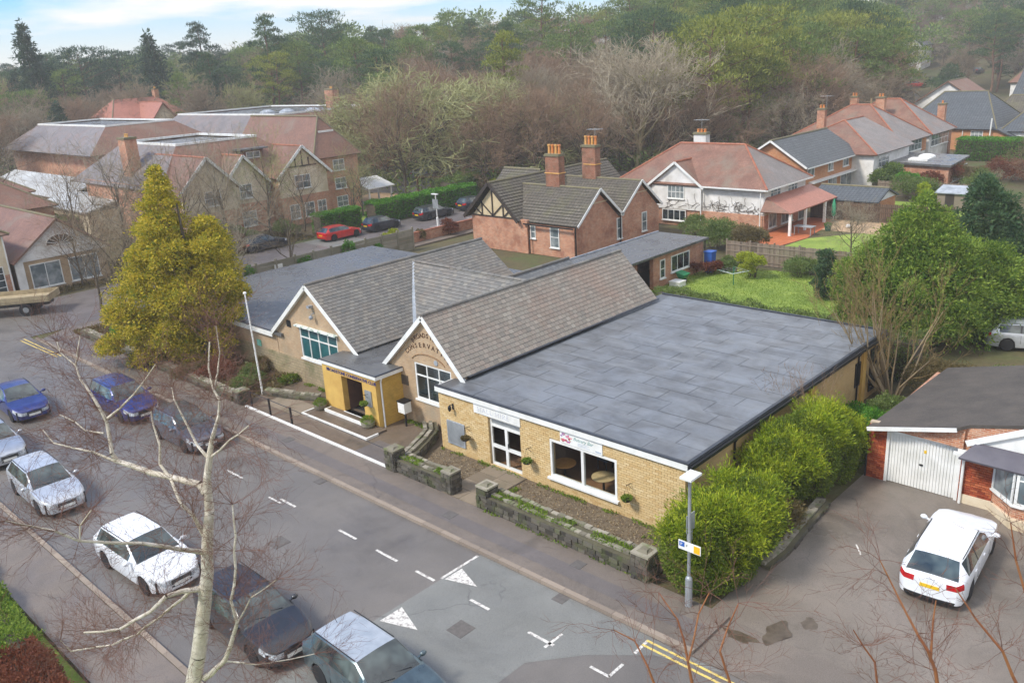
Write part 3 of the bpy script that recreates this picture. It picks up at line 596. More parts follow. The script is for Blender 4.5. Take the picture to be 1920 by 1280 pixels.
def car(name, label, col, loc, rz, L=4.2, W_=1.75, H_=1.42, kind='hatch', group=None, front=True, detail=2, plate=None, roofmat=None, extras=()):
    """x forward, y left, wheels stand on z = 0"""
    o = thing(name, label, 'car', loc, rz, group); hw = W_/2; wb = L*0.60; xf, xr = wb*0.5+L*0.005, -wb*0.5+L*0.005; wr = 0.315; ar = wr+0.055
    F, B = L/2, -L/2
    hood = H_*0.62; belt = H_*0.655
    if kind == 'hatch': cow, rf, rb, tb = 0.21*L, 0.035*L, -0.385*L, -0.475*L; deck = H_*0.68
    elif kind == 'saloon': cow, rf, rb, tb = 0.20*L, 0.03*L, -0.24*L, -0.37*L; deck = H_*0.67
    elif kind == 'estate': cow, rf, rb, tb = 0.21*L, 0.05*L, -0.43*L, -0.485*L; deck = H_*0.66
    else: cow, rf, rb, tb = 0.22*L, 0.06*L, -0.12*L, -0.17*L; deck = H_*0.64
    # stations: x, half width, roof/hood height at centre, half width of the top, cabin fraction
    raw = [B, B+0.035, B+0.11, tb if tb > B+0.13 else B+0.16, rb, rb+0.25*(rf-rb), rb+0.5*(rf-rb), rb+0.54*(rf-rb), rb+0.8*(rf-rb), rf, (rf+cow)/2, cow, cow+0.12*(F-cow), F-0.42, F-0.2, F-0.08, F]
    for c in (xf, xr): raw += [c-ar-0.004, c-ar*0.86, c-ar*0.5, c, c+ar*0.5, c+ar*0.86, c+ar+0.004]
    xs = []
    for x in sorted(raw):
        if not xs or x-xs[-1] > 0.018: xs.append(x)
        elif x in (rf, cow, rb, tb): xs[-1] = x
    def lerp(x, ks):
        if x <= ks[0][0]: return ks[0][1]
        for (a, u), (b, v) in zip(ks[:-1], ks[1:]):
            if x <= b: t = (x-a)/(b-a); t = t*t*(3-2*t)*0.5+t*0.5; return u+(v-u)*t
        return ks[-1][1]
    top = [(B, deck*0.93), (B+0.06, deck*0.99), (tb, deck), (rb, H_*0.965), (rb+0.35*(rf-rb), H_), (rf-0.1*(rf-rb)*0+0, H_*0.985), (cow, hood+0.035), (F-0.42, hood*0.93), (F-0.08, hood*0.80), (F, hood*0.74)]
    if kind == 'saloon': top = [(B, deck*0.9), (B+0.06, deck*0.97), (tb, deck+0.01), (rb, H_*0.965), (rb+0.4*(rf-rb), H_), (rf, H_*0.985), (cow, hood+0.035), (F-0.42, hood*0.93), (F-0.08, hood*0.80), (F, hood*0.74)]
    wid = [(B, hw*0.76), (B+0.05, hw*0.86), (B+0.16, hw*0.935), (B+0.5, hw*.985), (B+1.1, hw), (F-0.9, hw), (F-0.4, hw*0.95), (F-0.14, hw*0.84), (F, hw*0.64)]
    grid = []; info = []
    for x in xs:
        w = lerp(x, wid); zt = lerp(x, top); incab = tb-1e-6 <= x <= cow+1e-6
        bl = lerp(x, [(B, belt*0.97), (rb, belt*1.03), (cow, belt*0.985), (F-0.42, hood*0.86), (F, hood*0.62)])
        k = max(0.0, min(1.0, (zt-bl)/(H_-belt))) if incab else 0.0
        sh = bl if incab else min(bl, zt-0.045)
        rw = w*(0.90-(0.17+0.07*max(0.0, min(1.0, (rb+0.3*(rf-rb)-x)/(0.3*(rf-rb)))))*k); zr = zt-(0.035+0.03*k) if incab else zt-0.02
        if incab: zr = max(zr, sh+0.012)
        zb = 0.2+0.04*max(0, (abs(x)-L*0.42)/(L*0.08))
        for c in (xf, xr):
            dx = abs(x-c)
            if dx <= ar: zb = max(zb, wr+math.sqrt(max(0, ar*ar-dx*dx))*1.0)
        zm = max(sh*0.62+0.05, zb+0.03); zl = max(0.33, zb+0.012)
        if zl > zm-0.01: zm = zl+0.02
        sh2 = max(sh-0.06, zm+0.02); sh = max(sh, sh2+0.015); zr = max(zr, sh+0.004)
        ring = [(0, zt), (rw*0.55, zt-0.006-0.004*k), (rw*0.93, zt-0.02-0.012*k), (rw, zr-0.012*k), (w*(0.955 if incab else 0.965), sh+0.012 if incab else (zr+sh)/2), (w*0.985, sh2), (w*0.995, sh2-0.5*(sh2-zm)), (w, zm), (w*0.99, zl), (w*0.955, zb)]
        grid.append(ring); info.append((x, incab))
    n = len(xs); nr = len(grid[0]); full = []
    for r_, (x, _) in zip(grid, info): full.append([(x, -y, z) for y, z in r_[::-1]]+[(x, y, z) for y, z in r_[1:]])
    M_ = 2*nr-1; parts = dict(body=MB(), windscreen=MB(), rear_window=MB(), side_window=MB(), headlight=MB(), tail_light=MB(), grille=MB(), bumper_trim=MB(), roof_panel=MB(), pillar=MB())
    def q(nm, *p): parts[nm].add(p, [tuple(range(len(p)))])
    for i in range(n-1):
        x0, x1 = xs[i], xs[i+1]; xm = (x0+x1)/2
        for j in range(M_-1):
            a = min(j, M_-2-j); s = nr-2-a    # s: 0 = centre strip ... from roof to sill
            s = nr-2-a; ring = s  # 0 roof centre, 1 roof outer, 2 cant, 3 side window, 4.. body
            nm = 'body'; ym = 1 if j >= nr-1 else -1
            if s in (0, 1) and rf-1e-3 < xm < cow: nm = 'windscreen'
            elif s in (0, 1) and tb < xm < rb: nm = 'rear_window'
            elif s == 3 and (rb+(0.10*L if kind != 'saloon' else -0.02*L))-0.12*L < xm < rf+0.62*(cow-rf) and not (rb+0.5*(rf-rb)-1e-3 < xm < rb+0.54*(rf-rb)+1e-3) and kind != 'pickup': nm = 'side_window'
            elif s == 3 and kind == 'pickup' and rb < xm < rf+0.62*(cow-rf): nm = 'side_window'
            elif s == 3 and (rb+0.5*(rf-rb)-1e-3 < xm < rb+0.54*(rf-rb)+1e-3): nm = 'pillar'
            elif s in (0, 1) and roofmat and rb < xm < rf: nm = 'roof_panel'
            elif s in (4, 5) and xm > F-0.42: nm = 'headlight'
            elif s in (4, 5) and xm < B+0.17: nm = 'tail_light'
            q(nm, full[i][j], full[i+1][j], full[i+1][j+1], full[i][j+1])
    for end, ring, sg in ((0, grid[0], -1), (1, grid[-1], 1)):
        x = xs[-1] if end else xs[0]; bul = 0.05*sg
        cols = [-1, -0.62, -0.3, 0.3, 0.62, 1]
        for a in range(nr-1):
            (w0, z0), (w1, z1) = ring[a], ring[a+1]
            for c0, c1 in zip(cols[:-1], cols[1:]):
                P = []
                for c_, w_, z_ in ((c0, w0, z0), (c1, w0, z0), (c1, w1, z1), (c0, w1, z1)): P.append((x+bul*(1-c_*c_)*(1 if a > 0 else 0.6), c_*w_, z_))
                if sg < 0: P = P[::-1]
                nm = 'body'
                if end: nm = ('grille' if abs(c0+c1)/2 < 0.5 else 'headlight') if a in (4, 5) else ('bumper_trim' if a == 7 and abs(c0+c1)/2 < 0.5 else 'body')
                else: nm = 'tail_light' if a in (4, 5) and abs(c0+c1)/2 > 0.7 else ('bumper_trim' if a == 8 else 'body')
                if a == 0 and abs(w0) < 1e-6:
                    P = [p for k_, p in enumerate(P)]
                q(nm, *P)
    def emit(nm, m_, pname=None, smooth=35, parent=None):
        if parts[nm].v:
            p = part(o, pname or nm, parts[nm], m_, local=True, smooth=None); bm_weld(p.data); set_smooth(p.data, smooth); return p
    emit('body', col)
    for nm, m_ in (('windscreen', CARGLASS), ('rear_window', CARGLASS), ('grille', TRIM), ('bumper_trim', TRIM)): emit(nm, m_)
    pm = rb+0.52*(rf-rb)
    for nm, m_ in (('side_window', CARGLASS), ('pillar', TRIM)):
        for sg in (1, -1):
            for fr_ in ((1, -1) if nm == 'side_window' and kind != 'pickup' else (0,)):
                m2 = MB()
                for f in parts[nm].f:
                    c_ = np.mean([parts[nm].v[i] for i in f], axis=0)
                    if c_[1]*sg > 0 and (fr_ == 0 or (c_[0]-pm)*fr_ > 0): m2.add([parts[nm].v[i] for i in f], [tuple(range(len(f)))])
                if m2.v: p = part(o, nm, m2, m_, local=True); bm_weld(p.data); set_smooth(p.data, 35)
    if roofmat: emit('roof_panel', roofmat)
    for nm, m_ in (('headlight', HEAD), ('tail_light', TAILM)):
        mb = parts[nm]
        for sg in (1, -1):
            idx = [f for f in mb.f if np.mean([mb.v[i][1] for i in f])*sg > 0]
            if idx:
                m2 = MB()
                for f in idx: m2.add([mb.v[i] for i in f], [tuple(range(len(f)))])
                p = part(o, nm, m2, m_, local=True); bm_weld(p.data); set_smooth(p.data, 40)
    ub = MB(); ub.box(B+0.15, F-0.15, -hw+0.12, hw-0.12, 0.17, min(0.62, hood-0.1)); part(o, 'underbody', ub, TRIM, local=True)
    key = ('wheel', round(wr, 2))
    if key not in CACHE:
        t = MB(); t.lathe((0, 0, 0), [(wr*0.66, -0.1), (wr*0.93, -0.1), (wr, -0.07), (wr, 0.07), (wr*0.93, 0.1), (wr*0.66, 0.1)], 20); r_ = MB(); r_.lathe((0, 0, 0), [(wr*0.6, -0.09), (wr*0.67, -0.085), (wr*0.67, 0.075), (wr*0.6, 0.07)], 18)
        for k in range(5):
            a = 2*math.pi*k/5; r_.beam((0, 0, 0.078), (wr*0.64*math.cos(a), wr*0.64*math.sin(a), 0.07), 0.07, 0.02, (0, 0, 1)); 
        r_.lathe((0, 0, 0), [(0.05, 0.05), (0.05, 0.095)], 8); CACHE[key] = (t.mesh('tyre', TYRE, smooth=40), r_.mesh('rim', RIM, smooth=30))
    tm, rm = CACHE[key]
    for cx in (xf, xr):
        for sg in (1, -1):
            w_ = link(tm, 'wheel', o, (cx, sg*(hw-0.115), wr)); w_.rotation_euler = (-sg*math.pi/2, 0, 0)
            if detail > 0: link(rm, 'rim', w_)
    if detail > 0:
        for sg in (1, -1):
            mm = MB(); cx = cow-0.17; y = sg*(hw*0.955); mm.beam((cx, y-sg*0.03, belt+0.0), (cx, y+sg*0.09, belt+0.05), 0.05, 0.04); mm.ell((cx+0.01, y+sg*0.15, belt+0.065), (0.075, 0.11, 0.075), 10, 6); part(o, 'wing_mirror', mm, col, local=True, smooth=40)
        lw = MB()
        for sg in (1, -1):
            for xx in ((cow-rf)*0+rf*0.5+cow*0.0-0.32, rb+0.42*(rf-rb)-0.25):
                lw.beam((xx, sg*(hw*0.985+0.012), belt-0.1), (xx+0.16, sg*(hw*0.985+0.012), belt-0.1), 0.03, 0.025)
        part(o, 'door_handle', lw, col, local=True)
        cl = MB()   # door shuts: slim dark recess strips standing 1 mm off the panel
        for sg in (1, -1):
            for xx in (cow-0.36, rb+0.52*(rf-rb)):
                cl.beam((xx, sg*(hw*0.986+0.0), belt-0.07), (xx, sg*(hw*1.0), 0.42), 0.012, 0.012, (1, 0, 0))
        part(o, 'door_seam', cl, TRIM, local=True)
        wp = MB()
        for y in (-0.05, 0.5): wp.beam((cow-0.03, y, hood+0.055), (cow-0.16, y-0.5, hood+0.115), 0.02, 0.02)
        part(o, 'wiper', wp, TRIM, local=True)
        rr_ = MB()
        for sg in (1, -1): rr_.beam((rb+0.1, sg*hw*0.70, H_*0.985), (rf-0.05, sg*hw*0.70, H_*0.978), 0.022, 0.016)
        part(o, 'roof_channel', rr_, TRIM, local=True)
        fp = MB(); fp.obox((F+0.052, 0.26, 0.36), (0, -1, 0), (0, 0, 1), (1, 0, 0), 0.52, 0.11, 0.012); part(o, 'number_plate', fp, PLW, local=True)
        rp = MB(); rp.obox((B-0.045, -0.26, deck*0.62), (0, 1, 0), (0, 0, 1), (-1, 0, 0), 0.52, 0.11, 0.012); part(o, 'number_plate', rp, PLY, local=True)
        if detail > 1:
            an = MB(); an.tube((rb+0.2, 0, H_*0.98), (rb+0.05, 0, H_+0.16), 0.008, 0.004, 5); part(o, 'aerial', an, TRIM, local=True)
            gb = MB()
            for zz in (0.04, 0.09, 0.14): gb.beam((F+0.055, -0.42, hood*0.58-zz+0.08), (F+0.055, 0.42, hood*0.58-zz+0.08), 0.012, 0.012)
            part(o, 'grille_bar', gb, CHROME, local=True)
    return o
CACHE = {}
def bm_weld(me):
    import bmesh
    bm = bmesh.new(); bm.from_mesh(me); bmesh.ops.remove_doubles(bm, verts=bm.verts, dist=0.0005); bmesh.ops.dissolve_degenerate(bm, edges=bm.edges, dist=0.0005); bm.to_mesh(me); bm.free()
def set_smooth(me, ang):
    me.polygons.foreach_set('use_smooth', [True]*len(me.polygons)); me.set_sharp_from_angle(angle=R_(ang))
def text_on(parent, s, P, U, N, size, mat, depth=0.01, name='lettering', spacing=1.0, align='LEFT', font_shear=0.0):
    """raised lettering as real geometry; P is the baseline start, world space"""
    cu = bpy.data.curves.new(name, 'FONT'); cu.body = s; cu.size = size; cu.extrude = depth/2; cu.align_x = align; cu.space_character = spacing; cu.shear = font_shear; cu.resolution_u = 2
    ob = bpy.data.objects.new('tmp', cu); COL.objects.link(ob); dg = bpy.context.evaluated_depsgraph_get(); me = bpy.data.meshes.new_from_object(ob.evaluated_get(dg)); bpy.data.objects.remove(ob)
    me.name = name; me.materials.clear(); me.materials.append(mat); U, N = unit(U), unit(N); Z = np.cross(N, U); o = bpy.data.objects.new(name, me); COL.objects.link(o); o.parent = parent
    P = V3(P)-worldoff(parent)+N*depth/2; M_ = Matrix.Identity(4)
    for i in range(3): M_[i][0], M_[i][1], M_[i][2], M_[i][3] = U[i], Z[i], N[i], P[i]
    o.matrix_basis = M_; return o
# ------------------------------------------------------------------ ground, roads
DH = np.array([math.sin(CYAW), math.cos(CYAW)]); SH = np.array([math.cos(CYAW), -math.sin(CYAW)])
def sst(x, a, b):
    t = np.clip((x-a)/(b-a), 0, 1); return t*t*(3-2*t)
def gz(x, y):
    d = x*DH[0]+y*DH[1]; s = x*SH[0]+y*SH[1]; a = s/np.maximum(d, 30.0)
    d0 = 118+80*sst(a, 0.30, 0.42); h = 7+7.5*sst(a, -0.38, -0.02)+4*sst(a, 0.1, 0.5)
    return sst(d, d0, d0+170)*h+sst(d, 300, 900)*6
def P2(s, d): return SH*s+DH*d
gs = np.concatenate([np.linspace(-900, -260, 9), np.linspace(-230, 230, 47), np.linspace(260, 900, 9)]); gd = np.concatenate([np.linspace(-60, 340, 51), np.linspace(370, 1500, 12)])
S_, D_ = np.meshgrid(gs, gd); X_ = S_*SH[0]+D_*DH[0]; Y_ = S_*SH[1]+D_*DH[1]; Z_ = gz(X_, Y_)-0.03
nv = len(gs); V = np.stack([X_, Y_, Z_], 2).reshape(-1, 3); F = np.array([(j*nv+i, j*nv+i+1, (j+1)*nv+i+1, (j+1)*nv+i) for j in range(len(gd)-1) for i in range(nv-1)])
o = link(npmesh('ground', V, F, GROUND, True), 'ground'); tagp(o, kind='structure')
def sheet(name, pts, z, mat, th=0.0):
    mb = MB(); P = [(p[0], p[1], z) for p in pts]
    if th: mb.prism([(p[0], p[1], z-th) for p in pts], (0, 0, th))
    else: mb.add(P, [tuple(range(len(P)))])
    return struct(name, mb, mat)
road = sheet('road', [(-150, 7.6), (40, 7.6), (40, 16.72), (-59.6, 16.72), (-59.6, 19.2), (-70, 19.2), (-70, 16.72), (-150, 16.72)], 0.0, ROADM)
side = sheet('side_street', [(-69.3, 19.2), (-59.6, 19.2), (-59.6, 150), (-69.3, 150)], 0.004, ROAD2)
pt = MB(); pt.add([(-18.2, 7.7, .004), (-10.3, 7.7, .004), (-13.0, 14.0, .004), (-14.6, 16.7, .004), (-18.25, 16.7, .004)], [(0, 1, 2, 3, 4)])
sheet('road_patch', [(-18.2, 7.65), (-13.6, 7.65), (-13.5, 13.7), (-12.4, 15.0), (-11.0, 16.1), (-9.2, 16.68), (-18.2, 16.68)], 0.004, ROADP)
struct('far_road', MB().add([(-84-6, 236, 0.2), (-74, 236, .2), (-78, 330, 3.0), (-86, 330, 3)], [(0, 1, 2, 3)]), ROAD2)
def line(mb, a, b, w=0.1, z=0.008):
    a, b = V3(*a, z), V3(*b, z); d = unit(b-a); s = np.array([-d[1], d[0], 0])*w/2; mb.add([a-s, b-s, b+s, a+s], [(0, 1, 2, 3)])
def road_line(name, segs, w, mat, z=0.008):
    mb = MB()
    for a, b in segs: line(mb, a, b, w, z)
    return struct(name, mb, mat)
road_line('centre_line', [((-23.3, 14.72), (-22.3, 14.72)), ((-21.2, 14.72), (-20.1, 14.72)), ((-19.2, 14.74), (-18.3, 14.74)), ((-16.7, 14.76), (-15.9, 14.76)), ((-14.3, 14.72), (-13.35, 14.72)), ((-27, 14.7), (-26, 14.7)), ((-31, 14.7), (-29.8, 14.7)), ((-35, 14.7), (-34, 14.7))], 0.1, PAINTW)
road_line('table_edge_line', [((-18.22, 14.95), (-18.22, 16.6))], 0.1, PAINTW); road_line('table_edge_line', [((-13.5, 14.5), (-13.5, 15.25))], 0.09, PAINTW)
for p in ([(-17.95, 12.4), (-17.0, 12.95), (-17.05, 12.95), (-18.0, 13.3)], [(-17.95, 14.9), (-17.0, 15.15), (-18.05, 15.8)]):
    mb = MB(); q = [(-18.05, 12.35), (-16.85, 12.78), (-18.05, 13.2)] if p[0][1] < 14 else [(-18.1, 15.0), (-17.0, 15.35), (-18.1, 15.75)]
    mb.add([(*a, 0.012) for a in q], [tuple(range(len(q)))]); struct('ramp_marking', mb, PAINTW)
road_line('bay_line', [((-12.05, 14.68), (-11.4, 14.68)), ((-11.43, 14.68), (-11.43, 15.3)), ((-11.44, 15.85), (-11.47, 16.5))], 0.09, PAINTW)
road_line('double_yellow_line', [((-11.5, 16.5), (-4, 16.42)), ((-11.5, 16.28), (-4, 16.2))], 0.08, PAINTY, 0.009)
road_line('double_yellow_line', [((-59.5, 16.3), (-53.5, 16.42)), ((-59.3, 16.05), (-53.5, 16.2))], 0.08, PAINTY, 0.009)
road_line('bay_line', [((-27.5, 14.5), (-26.7, 14.52))], 0.08, PAINTW)
road_line('side_street_line', [((-63.6, y), (-63.6, y+3.2)) for y in range(50, 90, 5)], 0.12, PAINTW, 0.012)
road_line('side_street_edge_line', [((-60.3, 56), (-60.3, 66))], 0.1, PAINTW, 0.012)
sheet('speed_table', [(-69.2, 44), (-59.7, 44), (-59.7, 48), (-69.2, 48)], 0.010, ROADP)
# pavements: tarmac between kerbs, kerb stones are pieces
pv = sheet('pavement', [(-58.0, 16.9), (-10.2, 16.9), (-10.2, 18.72), (-58.0, 18.72)], 0.11, PAVE, 0.11)
sheet('pavement_patch', [(-57.9, 17.4), (-10.5, 17.35), (-10.5, 17.95), (-57.9, 17.9)], 0.114, PAVE2)
sheet('side_pavement', [(-59.4, 19.2), (-57.6, 18.73), (-57.6, 100), (-59.4, 100)], 0.11, PAVE, 0.11)
pn = sheet('near_pavement', [(-150, 5.6), (40, 5.6), (40, 7.4), (-150, 7.4)], 0.11, PAVE, 0.11)
sheet('crossover', [(-10.2, 16.72), (8, 16.72), (8, 18.72), (-10.2, 18.72)], 0.03, PAVE, 0.05)
def kerbrun(parent, y0, y1, x0, x1, z=0.125):
    L = Laid(parent, 'kerb_stone', KERB, 90); L.plane((x0, y0, 0.0), (1, 0, 0), (0, 1, 0), [(0, 0), (x1-x0, 0), (x1-x0, y1-y0), (0, y1-y0)], 0.915, y1-y0, 0.012, z); L.done()
kerbrun(pv, 16.72, 16.9, -58.6, -10.2); kerbrun(pn, 7.42, 7.6, -60, 0)
for nm, pts in (('corner_pavement', [(-59.4, 19.2), (-58.0, 16.9), (-57.95, 18.72), (-57.62, 18.72)]),): sheet(nm, pts, 0.108, PAVE, 0.1)
drive = sheet('driveway', [(-10.85, 18.72), (10, 18.72), (10, 29.6), (-10.7, 29.6)], 0.012, DRIVE, 0.03)
road_line('drive_mark', [((-9.0, 24.6), (-8.65, 24.1))], 0.05, PAINTW, 0.02)
yard = sheet('forecourt', [(-37.2, 18.74), (-25.4, 18.74), (-25.4, 22.5), (-37.2, 22.5)], 0.06, FORE, 0.06)
bed = sheet('planting_bed', [(-58.0, 18.74), (-37.2, 18.74), (-37.2, 22.6), (-40, 30), (-57, 30)], 0.05, SOIL, 0.05)
grav = sheet('gravel_strip', [(-25.4, 19.4), (-13.0, 19.3), (-13.0, 21.5), (-25.4, 21.5)], 0.05, SOIL, 0.05)
pathm = MB().box(-22.35, -20.45, 18.74, 21.5, 0.0, 0.075); path = struct('entrance_path', pathm, PAVE2)
L = Laid(path, 'paving_slab', SLABM, 60); L.plane((-22.35, 18.76, 0.075), (1, 0, 0), (0, 1, 0), [(0, 0), (1.9, 0), (1.9, 2.7), (0, 2.7)], 0.95, 0.68, 0.015, 0.02, 0.0, jit=0.004); L.done()
st = MB().box(-33.3, -28.5, 20.0, 21.1, 0.05, 0.15); step = struct('entrance_step', st, FORE)
part(step, 'step_edge', MB().box(-33.3, -28.5, 19.92, 20.0, 0.05, 0.157).box(-33.38, -33.3, 19.92, 20.6, 0.05, 0.157).box(-28.5, -28.42, 19.92, 20.6, 0.05, 0.157), WHITE)
st = MB().box(-32.5, -29.75, 20.75, 21.6, 0.15, 0.28); step = struct('entrance_step', st, FORE)
part(step, 'step_edge', MB().box(-32.5, -29.75, 20.68, 20.75, 0.15, 0.287).box(-32.57, -32.5, 20.68, 21.05, 0.15, 0.287), WHITE)
struct('forecourt_edging', MB().box(-36.4, -25.2, 18.72, 18.84, 0.0, 0.17), WHITE)
struct('forecourt_slab', MB().box(-36.2, -33.4, 19.6, 20.9, 0.06, 0.075), SLABM); struct('forecourt_slab', MB().box(-28, -25.6, 18.9, 20.3, 0.06, 0.072), PAVE2)
# iron work and damp patches
IRON = plain('iron_cover', '#56524e', '#65605b', 9, .6, .5, 40)
for x, y, w in ((-16.2, 13.3, .6), (-24.6, 12.6, .6), (-31.5, 17.6, .45), (-21.0, 17.5, .45), (-15.4, 17.9, .4)): struct('manhole_cover', MB().box(x, x+w, y, y+w, .0 if y < 16 else .09, .012 if y < 16 else .122), IRON)
for x in (-14.8, -27.2, -38.0): struct('gully_grate', MB().box(x, x+.42, 16.3, 16.7, 0, .012), IRON)
WETP = NT('damp_patch'); WETP = WETP.bsdf(WETP.ramp(WETP.noise(2.5, 5, .7, WETP.world()), ['#463b2e', '#5a4f42'], [.4, .6]), .3, 0)
def blot(cx, cy, rx, ry, z, seed, name='puddle', mat=None):
    r = random.Random(seed); n = 22; ph = [r.uniform(0, 6.28) for _ in range(3)]; pts = [(cx+rx*math.cos(t)*(1+.22*math.sin(3*t+ph[0])+.15*math.sin(5*t+ph[1])), cy+ry*math.sin(t)*(1+.22*math.sin(2*t+ph[2])+.15*math.sin(4*t+ph[0]))) for t in [2*math.pi*i/n for i in range(n)]]
    struct(name, MB().add([(x, y, z) for x, y in pts], [tuple(range(n))]), mat or WETP)
blot(-8.9, 18.95, .32, .5, .034, 1); blot(-9.6, 18.2, .45, .22, .034, 2); blot(-8.4, 19.9, .22, .3, .016, 3)
# gardens
sheet('back_lawn', [(-32.6, 46.5), (-20, 46.5), (-20, 55.6), (-27.5, 55.6), (-32.0, 53.4)], 0.012, LAWN, 0.03)
sheet('garden_lawn', [(-30.8, 60.5), (-22, 58.0), (-20, 70.3), (-27.4, 70.3), (-30.2, 66.5)], 0.012, LAWN, 0.03)
sheet('gravel_garden', [(-31.3, 70.35), (-22, 70.35), (-24, 75.5), (-31.3, 75.5)], 0.01, GRAVEL, 0.03)
sheet('patio', [(-34, 62), (-31.0, 62), (-30.3, 66.6), (-31.3, 75), (-34, 75)], 0.02, PATIO, 0.04)
sheet('far_lawn', [(-31, 80.5), (-22, 80.5), (-22, 86), (-31, 86)], 0.012, LAWN, 0.03)
sheet('street_garden', [(-36, 5.55), (0, 5.55), (0, -12), (-36, -12)], 0.02, LAWN, 0.04)
sheet('apartment_garden', [(-76, 20), (-71, 20), (-71, 60), (-76, 60)], 0.01, LITTER, 0.03)
sheet('play_green', [(-84, 55), (-71.5, 53), (-71.5, 61), (-82, 68)], 0.012, LAWN, 0.03)
sheet('play_sand', [(-87, 59), (-78, 57), (-74, 62), (-78, 68), (-88, 68)], 0.02, GRAVEL, 0.03)
sheet('play_pad', [(-84, 61.5), (-79, 60.5), (-78, 63.5), (-83, 65)], 0.03, LOTM, 0.03)
sheet('car_park', [(-96, 70), (-84, 66), (-77, 84), (-92, 92)], 0.01, LOTM, 0.03)
# ------------------------------------------------------------------ the club
club = thing('club_building', 'yellow brick club building with two slate gables, a porch and a big flat grey roof', 'building', (-26, 30, 0))
YF, XR, XL, YB, ZR = 21.55, -13.45, -25.3, 38.0, 2.8
hw_ = MB(); H0 = 2.6
holes = [(2.85, 4.55, 0.07, 2.12), (6.05, 9.1, 0.55, 2.07)]
wall_cells(hw_, (XL, YF+0.035, 0), (1, 0, 0), (0, -1, 0), XR-XL, H0, 0.24, holes)
part(club, 'hall_wall', hw_, YMORT)
L = Laid(club, 'brick', YBRICK, 300); L.plane((XL, YF+0.035, 0), (1, 0, 0), (0, 0, 1), [(0, 0), (XR-XL, 0), (XR-XL, H0), (0, H0)], 0.235, 0.0925, 0.012, 0.035, 0.5, holes=holes); L.done()
part(club, 'side_wall', MB().box(XR-0.24, XR, YF+0.28, YB, 0, H0), SIDEB); part(club, 'rear_wall', MB().box(XL, XR-0.24, YB-0.24, YB, 0, H0), BUFF); part(club, 'side_wall', MB().box(XL, XL+0.22, YF+0.28, 22.6, 0, H0), BUFF)
part(club, 'pilaster', MB().box(XR, XR+0.12, 30.4, 30.9, 0, H0), YPAINT); part(club, 'pilaster', MB().box(XR, XR+0.12, 35.6, 35.95, 0, H0), YPAINT)
window(club, (XR, 35.0, 1.0), (0, 1, 0), (1, 0, 0), 0.5, 1.1, 1, 1, BLACKM, GLASS, False)
window(club, (XR, 36.6, 0.3), (0, 1, 0), (1, 0, 0), 0.7, 2.0, 1, 2, BLACKM, GLASS, False)
# interior behind the glass
part(club, 'interior_wall', MB().box(XL+0.3, XR-0.3, 25.0, 25.1, 0.02, H0), WALLIN); part(club, 'interior_floor', MB().box(XL+0.3, XR-0.3, YF+0.29, 25.0, 0.0, 0.06), FLOORIN)
# roof
part(club, 'hall_roof', MB().box(XL-0.05, XR+0.12, YF-0.06, YB+0.1, 2.62, ZR-0.012), FELTSEAM)
L = Laid(club, 'felt_sheet', FELT, 300)
hr = [(0.62, 0.15), (XR+0.05-XL, 0.15), (XR+0.05-XL, YB-YF), (0.62, YB-YF)]
L.plane((XL-0.03, YF-0.05, ZR-0.012), (1, 0, 0), (0, 1, 0), hr, 2.02, 0.98, 0.022, 0.008, 0.35, jit=0.02); L.done()
part(club, 'fascia', MB().box(XL-0.06, XR+0.12, YF-0.10, YF-0.062, 2.58, 2.80).box(XL-0.10, XL-0.062, YF-0.1, 22.5, 2.58, 2.8), WHITE)
part(club, 'roof_edge', MB().box(XL-0.1, XR+0.16, YF-0.11, YF+0.02, 2.802, 2.852).box(XR+0.02, XR+0.14, YF+0.02, YB+0.1, 2.79, 2.85).box(XL, XR, YB, YB+0.12, 2.79, 2.85), DARKF)
g = MB().box(XR+0.14, XR+0.26, YF-0.05, YB+0.05, 2.62, 2.74); part(club, 'gutter', g, BLACKM)
for y in (24.6, 35.2): 
    mb = MB(); mb.tube((XR+0.2, y, 2.64), (XR+0.06, y, 2.4), 0.04).tube((XR+0.06, y, 2.4), (XR+0.06, y, 0.05), 0.04); part(club, 'downpipe', mb, BLACKM)
# glazed doors
fr = MB(); x0, x1, z0, z1 = XL+2.85, XL+4.55, 0.07, 2.12; yv = YF+0.1
for a, b, c, d in ((x0, x0+.09, z0, z1), (x1-.09, x1, z0, z1), (x0+.09, x1-.09, z0, z0+.1), (x0+.09, x1-.09, z1-.09, z1), (x0+.09, x1-.09, 1.74, 1.86), ((x0+x1)/2-.07, (x0+x1)/2+.07, z0+.1, 1.74)): fr.box(a, b, yv, yv+.07, c, d)
fr.box(x0+.09, (x0+x1)/2-.07, yv+.004, yv+.066, .84, .98).box((x0+x1)/2+.07, x1-.09, yv+.004, yv+.066, .84, .98)
door = part(club, 'door', fr, WHITE)
for a, b in ((x0+.09, (x0+x1)/2-.07), ((x0+x1)/2+.07, x1-.09)):
    for c, d in ((.17, .84), (.98, 1.74)): part(door, 'pane', MB().box(a-.01, b+.01, yv+.03, yv+.04, c-.01, d+.01), CLEAR)
part(door, 'transom_panel', MB().box(x0+.085, x1-.085, yv+.02, yv+.05, 1.855, 2.035), GREYM)
part(door, 'handle', MB().box((x0+x1)/2+.1, (x0+x1)/2+.13, yv-.05, yv, .98, 1.2), CHROME)
